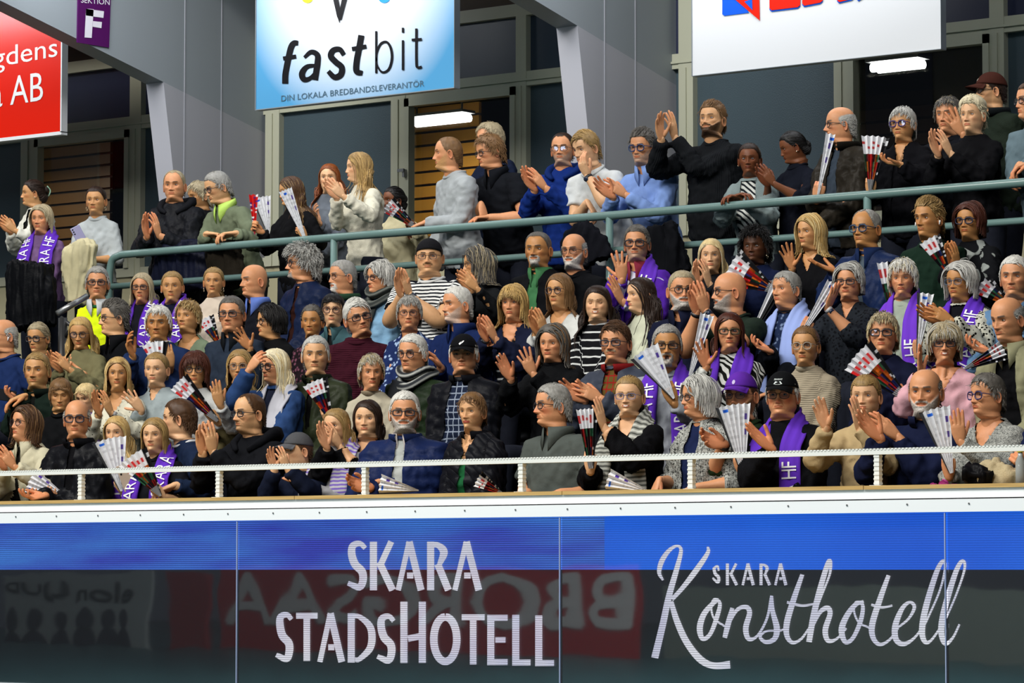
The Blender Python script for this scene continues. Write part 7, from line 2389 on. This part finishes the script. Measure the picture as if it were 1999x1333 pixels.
p('v9', 1, 717, 818, 'person in black cardigan over floral top clapping, front row', 'f', 'P', 'long', 'dbrown', 14, len=.22, g=('jacket', '#0e0e11'), inn=((.03, .10), '#3c2a36', 'floral', '#a08a98'), vneck=.10, arms=[C(640, 850, 112, .05)], age=.1, fat=1.0, hw=1.06, bs=1.1)
p('v10', 1, 790, 806, 'person in navy padded vest and rectangular glasses with forearms on the shelf', 'm', 'R', 'short', 'white', 4, glass='rect', gcol='#2a3038', g=('puffer', '#18244a', 'shell'), inn=((.025, .035), '#a8aca8'), co=[('stand', '#18244a'), ('shirt', '#b0a8a4')], arms=[('L', 'relax', 712, 948, 195, 'down'), ('R', 'relax', 694, 946, 170, 'in')], beard='full', bc='silver', age=.8, bs=1.12, by=22)
p('v11', 1, 921, 804, 'person in black quilted jacket open over green, front row', 'f', 'L', 'short', 'lbrown', 26, h2='brown', len=.035, g=('puffer', '#14151a', 'quilt'), inn=((.01, .03), '#1c5a34'), vneck=.11, vw=.35, co=[('stand', '#101116')], lip=(.42, .03, .03), age=.8)
p('v12', 1, 1078, 792, 'person in grey green polo shirt and glasses looking left, front row', 'm', 'R', 'short', 'grey', 66, glass='rect', g=('tee', '#4c524e'), sleeve='short', co=[('shirt', '#4c524e')], arms=[('R', 'rest', 1000, 966, 190, 'down'), ('L', 'rest', 1060, 968, 190, 'down')], age=.6, fat=.7, bs=1.15, red=.9)
p('v13', 1, 1228, 774, 'person in black cardigan with black and white scarf, flat palm raised', 'f', 'P', 'back', 'dblond', 14, h2='lblond', tail='lowpony', glass='thin', gcol='#5a6a9a', g=('jacket', '#0d0d10', 'fleece'), vneck=.10, sf=[('check', '#2a2e2a', .5)], arms=[('L', 'flat', 1172, 806, 98, 'in'), ('R', 'grip', 1153, 892, 85, 'back')], earring='stud', age=.4, fat=.7, mouth='smile')
p('v14', 1, 1362, 776, 'person in checked grey top with navy front, in profile, front row', 'f', 'R', 'bob', 'silver', 62, h2='white', zs=-.11, len=.17, vol=1.4, glass='rect', g=('jumper', '#a4a6a0', 'tweed', '#1e2020'), sleeve='elbow', inn=((.03, .06), '#1a2344'), arms=[('R', 'rest', 1275, 962, 250, 'down'), ('L', 'rest', 1330, 960, 200, 'down')], age=.7, fat=.6)
p('v15', 1, 1446, 772, 'person in purple baseball cap and dark green t-shirt holding a white clapper', 'm', 'R', 'crop', 'brown', 24, cap='cap', capc='#5a2a9a', glass='thin', gcol='#3a2a3a', g=('tee', '#22321e'), sleeve='elbow', arms=[('R', 'relax', 1385, 860, 165, 'in'), ('L', 'grip', 1446, 898, 100, 'back')], watch='R', beard='full', bc='lbrown', age=.5, logo=[('poly', [(.012 * math.cos(a_), .068 + .012 * math.sin(a_)) for a_ in np.linspace(0, 6.2, 14)], (.45, .38, .6))])
p('v16', 1, 1527, 772, 'person in black printed cap with long purple scarf, hand held out', 'm', 'R', 'short', 'silver', 14, cap='cap', capc='#101113', glass='thin', gcol='#2a2420', g=('jacket', '#0d0d10', 'fleece'), sf=[('club', srgb('#5a2cb0'), .62, 'HF SKARA', 'SKARA HF')], arms=[('R', 'flat', 1482, 856, 140, 'in')], age=.7, fat=.7, red=.9, bs=1.1,
  logo=[('text', 'IFSKARAHF', .013, 0, .076, (.7, .75, .72)), ('poly', [(-.030, .056), (-.018, .070), (0, .066), (.018, .070), (.030, .056), (.012, .052), (-.012, .052)], (.65, .7, .68))])
p('v17', 1, 1690, 774, 'person in beige blouse clapping before the mouth, front row', 'f', 'P', 'back', 'dblond', 14, low=.018, tail='lowpony', g=('jumper', '#b09a72'), arms=[('R', 'flat', 1604, 806, 105, 'cam'), ('L', 'flat', 1672, 806, 95, 'in', -.2)], age=.3, fat=.5)
p('v18', 1, 1806, 766, 'person in navy jumper with stand collar clapping, front row', 'm', 'R', 'fringe', 'grey', 14, g=('jumper', '#141a34'), co=[('stand', '#121730')], arms=[C(1712, 832, 135, .06)], beard='full', bc='silver', age=.7, bs=1.12)
p('v19', 1, 1926, 772, 'person in textured grey blouse and blue glasses with white clapper fan', 'f', 'R', 'short', 'dgrey', 50, h2='grey', vol=1.3, glass='bold', gcol='#22265a', g=('jumper', '#9c9e98', 'tweed', '#5c5e5c'), vneck=.13, arms=[('L', 'flat', 1870, 832, 92, 'back'), ('R', 'grip', 1852, 900, 85, 'back')], age=.8, fat=.8)
p('v20', 1, 2046, 775, 'person in navy coat at the right picture edge holding a small bottle', 'm', 'R', 'short', 'grey', 40, g=('jacket', '#161d3c'), arms=[('R', 'grip', 1990, 893, 140, 'back'), ('L', 'grip', 2000, 918, 160, 'back')], age=.6)
# ---------------------------------------------------------------- things held or lying about
def hand_of(key, sd):
    return ALLP[key]['_held'][sd][0]


def clap_at(key, sd, ang, spread, length, kind, label, pleats=5, dx=0, dyp=0):
    c = hand_of(key, sd)
    rel = c - CAM0
    dep = rel @ FV
    px = CX + FPX * (rel @ RV) / dep + dx; py = CY - FPX * (rel @ UV_) / dep + dyp
    Yv = c[1] - 0.012
    return mk_clapper('paper_clapper', px, py, Yv, ang, spread, length, kind, label, pleats)


clap_at('s7', 'L', 112, 12, .285, 'white', 'white clapper with small crests held by the black jumper in profile', 4)
clap_at('s7', 'R', 92, 12, .22, 'red', 'red clapper held beside the olive jumper', 2)
mk_clapper('paper_clapper', 522, 444, 17.0, 102, 26, .21, 'white', 'white and black fanned clapper behind the red one', 5)
clap_at('s10', 'L', 140, 26, .20, 'picture', 'red printed clapper beside the pale grey sweatshirt', 5)
clap_at('s20', 'R', 78, 7, .33, 'white', 'tall white folded clapper resting on the rail', 2)
clap_at('s21', 'R', 84, 26, .28, 'picture', 'printed clapper fan held by the person with purple glasses', 5)
clap_at('f4', 'R', 118, 30, .17, 'picture', 'small printed clapper held before the cream jumper', 4)
clap_at('f15', 'L', 152, 42, .26, 'picture', 'wide printed clapper fan held under the railing by the navy jumper', 6)
mk_clapper('paper_clapper', 1470, 650, 15.35, 62, 10, .30, 'board', 'stiff black and white clapper beside the green clapping t-shirt', 3)
mk_clapper('paper_clapper', 312, 722, 14.8, 100, 44, .17, 'picture', 'printed clapper below the navy suit jacket', 5)
mk_clapper('paper_clapper', 1742, 622, 15.3, 97, 12, .30, 'picture', 'printed clapper sticking up behind the pale green jumper', 3)
clap_at('t21', 'R', 58, 10, .25, 'white', 'folded white clapper held below the chin of the mottled jumper', 3)
clap_at('t22', 'L', 82, 14, .26, 'white', 'white and black clapper between the two purple scarves', 3)
mk_clapper('paper_clapper', 1850, 530, 15.6, 118, 26, .20, 'picture', 'printed clapper beside the black and white patterned jumper', 4)
mk_clapper('paper_clapper', 1965, 590, 15.2, 142, 34, .16, 'picture', 'printed clapper beside the blue denim shirt at the right', 4)
clap_at('u6', 'R', 135, 20, .27, 'picture', 'printed clapper held by the person with round black glasses', 5)
clap_at('u9', 'R', 112, 32, .20, 'picture', 'printed clapper against the green waxed jacket', 5)
clap_at('u15', 'L', 122, 30, .24, 'white', 'white clapper fan raised by the shouting person', 5)
mk_clapper('paper_clapper', 1352, 716, 13.9, 74, 10, .27, 'white', 'spiral edged white clapper beside the zebra top', 3)
clap_at('u18', 'L', 138, 30, .28, 'picture', 'wide printed clapper fan held by the person in navy', 6)
mk_clapper('paper_clapper', 1900, 712, 14.1, 25, 24, .16, 'picture', 'dark printed clapper lying in the lap behind the pink cardigan', 4)
clap_at('v3', 'L', 104, 34, .25, 'white', 'white fan clapper held upright before the cream cardigan', 6)
clap_at('v3', 'R', 158, 40, .18, 'white', 'white fan clapper held low over the wooden shelf', 6)
clap_at('v4', 'L', 126, 36, .22, 'picture', 'printed fan clapper held by the front row purple scarf', 6)
clap_at('v13', 'R', 94, 16, .24, 'picture', 'narrow printed clapper held by the person with the raised palm', 5)
clap_at('v15', 'L', 98, 26, .27, 'white', 'white clapper with orange corner held below the purple cap', 6)
clap_at('v19', 'R', 104, 24, .25, 'white', 'white fan clapper held by the person in textured grey', 5)
ZT = zt
for (px, ang, ln, kind, lab) in ((800, 172, .15, 'white', 'folded clapper lying on the shelf before the navy vest'), (968, 150, .10, 'picture', 'small crumpled clapper on the shelf before the quilted jacket'),
                                 (1250, 165, .16, 'white', 'white clapper with orange stripe lying on the shelf')):
    q = at(px, 957, YL + 0.12)
    mk_clapper('paper_clapper', px, 955, YL + 0.14, ang, 30, ln, kind, lab, 4)

# phone, bottle, bags and draped coats
def boxobj(B, c, ax, sz):
    A = [unit(a) for a in ax]
    V = [c + A[0] * sx * sz[0] / 2 + A[1] * sy * sz[1] / 2 + A[2] * sz_ * sz[2] / 2 for sz_ in (-1, 1) for sx, sy in ((-1, -1), (1, -1), (1, 1), (-1, 1))]
    B.add(V, [(0, 3, 2, 1), (4, 5, 6, 7), (0, 1, 5, 4), (1, 2, 6, 5), (2, 3, 7, 6), (3, 0, 4, 7)])


def phone(name, px, py, Y, ang, col, label):
    c = at(px, py, Y)
    t = empty(name, c); tag(t, label, 'phone')
    a = math.radians(ang)
    u_ = RV * math.cos(a) + UP * math.sin(a); w_ = np.cross(u_, unit(CAM0 - c)); n_ = np.cross(u_, w_)
    B_ = MB(); boxobj(B_, c, (u_, w_, n_), (0.150, 0.072, 0.008)); o = B_.build('phone_body', plain('phone_back', col, 0.25), t, t.location)
    md = o.modifiers.new('b', 'BEVEL'); md.width = 0.003
    for k in range(3):
        n2 = n_ if n_ @ (CAM0 - c) > 0 else -n_
        q = c + u_ * (0.060 - 0.017 * k) + w_ * (-0.022) + n2 * 0.004
        v, qq, tt = tube([q, q + n2 * 0.0015], 0.0055, 12)
        MB().add(v, qq, tt).build('camera_lens', plain('lens_black', (0.01, 0.01, 0.012), 0.1), t, t.location)


h_ = hand_of('s3', 'L')
phone('phone', 155, 461, h_[1] - 0.03, 118, srgb('#8f8cae'), 'lilac phone with three camera lenses held by the person in pale grey')
phone('phone', 247, 932, hand_of('v3', 'L')[1] - 0.035, 110, srgb('#a89888'), 'rose gold phone held over the shelf by the cream cardigan')
phone('phone', 8, 771, hand_of('t1', 'L')[1] - 0.02, 170, srgb('#15161a'), 'dark phone held by the blue shirt at the left edge')


def drape(name, pts, Y, thick, col, pat, label, cat='coat', seed=1, Yo=None):
    """hanging cloth: outline centres with half widths, soft and folded"""
    P3 = np.array([at(px, py, Y + (Yo[i] if Yo else 0)) for i, (px, py, hw) in enumerate(pts)])
    sc_ = [hw * (P3[i] - CAM0) @ FV / FPX for i, (_, _, hw) in enumerate(pts)]
    n = 26
    pp = spline(P3, n); ww = np.interp(np.linspace(0, 1, n), np.linspace(0, 1, len(sc_)), sc_)
    v, q, tt = tube(pp, [(w_, thick) for w_ in ww], 40, ref=np.array([0, 1.0, 0]))
    V, Q, T, NR = remesh([(v, q, tt)], 0.014, 2, 0.5)
    f = wob(V * [1, 1, .14], 30, seed) * 0.016 + wob(V * [1, 1, .4], 10, seed + 3) * 0.014 - 0.012 * np.abs(wob(V * [1, 1, .10], 44, seed + 7))
    V = V + NR * f[:, None]
    o = mk_mesh(name, V, Q, T, [cloth(srgb(col), pat)], None, P3.mean(0), vec=V)
    tag(o, label, cat)
    return o


drape('coat', [(62, 512, 50), (58, 545, 62), (60, 590, 66), (62, 640, 60)], 16.45, 0.12, '#0e0f12', 'shell', 'big black coat carried in front of the lilac jumper', seed=3)
drape('jacket', [(172, 470, 22), (160, 500, 40), (150, 525, 46), (152, 560, 26), (150, 592, 22)], 16.62, 0.07, '#c6bd98', 'plain', 'cream fleece jacket carried over an arm by the person in pale grey', 'jacket', seed=5)
drape('coat', [(345, 480, 60), (350, 520, 78), (350, 570, 82)], 16.86, 0.09, '#131626', 'shell', 'dark navy coat hanging over the rail left of the aisle corner', seed=7)
drape('coat', [(430, 478, 40), (440, 520, 50), (450, 560, 55)], 16.82, 0.07, '#1e1a14', 'fleece', 'dark brown coat hanging from the rail under the olive jumper', seed=8)
drape('coat', [(1110, 462, 40), (1140, 485, 56), (1150, 520, 64)], 16.62, 0.05, '#101117', 'plain', 'black coat hung over the rail below the white t-shirt', seed=9)
drape('coat', [(1290, 440, 30), (1294, 460, 36), (1300, 480, 42), (1310, 540, 48)], 16.62, 0.08, '#0d0e12', 'plain', 'black coat hung over the rail beside the light blue shirt', seed=11)
drape('jumper', [(1905, 950, 30), (1950, 938, 44), (1990, 940, 24)], 13.05, 0.05, '#b5a684', 'fleece', 'beige garment lying in the lap at the right end of the front row', 'jumper', seed=12)
drape('cushion', [(1790, 962, 12), (1840, 958, 18), (1890, 962, 12)], 12.98, 0.05, '#d0489a', 'plain', 'bright pink seat pad peeking over the shelf at the right', 'cushion', seed=14)
drape('shoulder_bag', [(1880, 925, 16), (1905, 928, 20), (1935, 935, 16)], 13.0, 0.04, '#0f0f12', 'leather', 'black handbag in the lap of the person in textured grey', 'bag', seed=15)
# small bottle
hb = hand_of('v20', 'L')
t = empty('bottle', at(1992, 915, hb[1] - 0.02)); tag(t, 'small clear drink bottle held at the right picture edge', 'bottle')
c = np.array(t.location)
v, q, tt = tube([c - UP * .09, c - UP * .085, c + UP * .03, c + UP * .055, c + UP * .075], [0.018, 0.022, 0.022, 0.011, 0.010], 18)
MB().add(v, q, tt).build('bottle_body', plain('bottle_plastic', (0.30, 0.33, 0.33), 0.1), t, t.location, smooth=True)
v, q, tt = tube([c + UP * .073, c + UP * .088], 0.0145, 18)
MB().add(v, q, tt).build('bottle_cap', plain('yellow_cap', srgb('#b8b020'), 0.4), t, t.location)
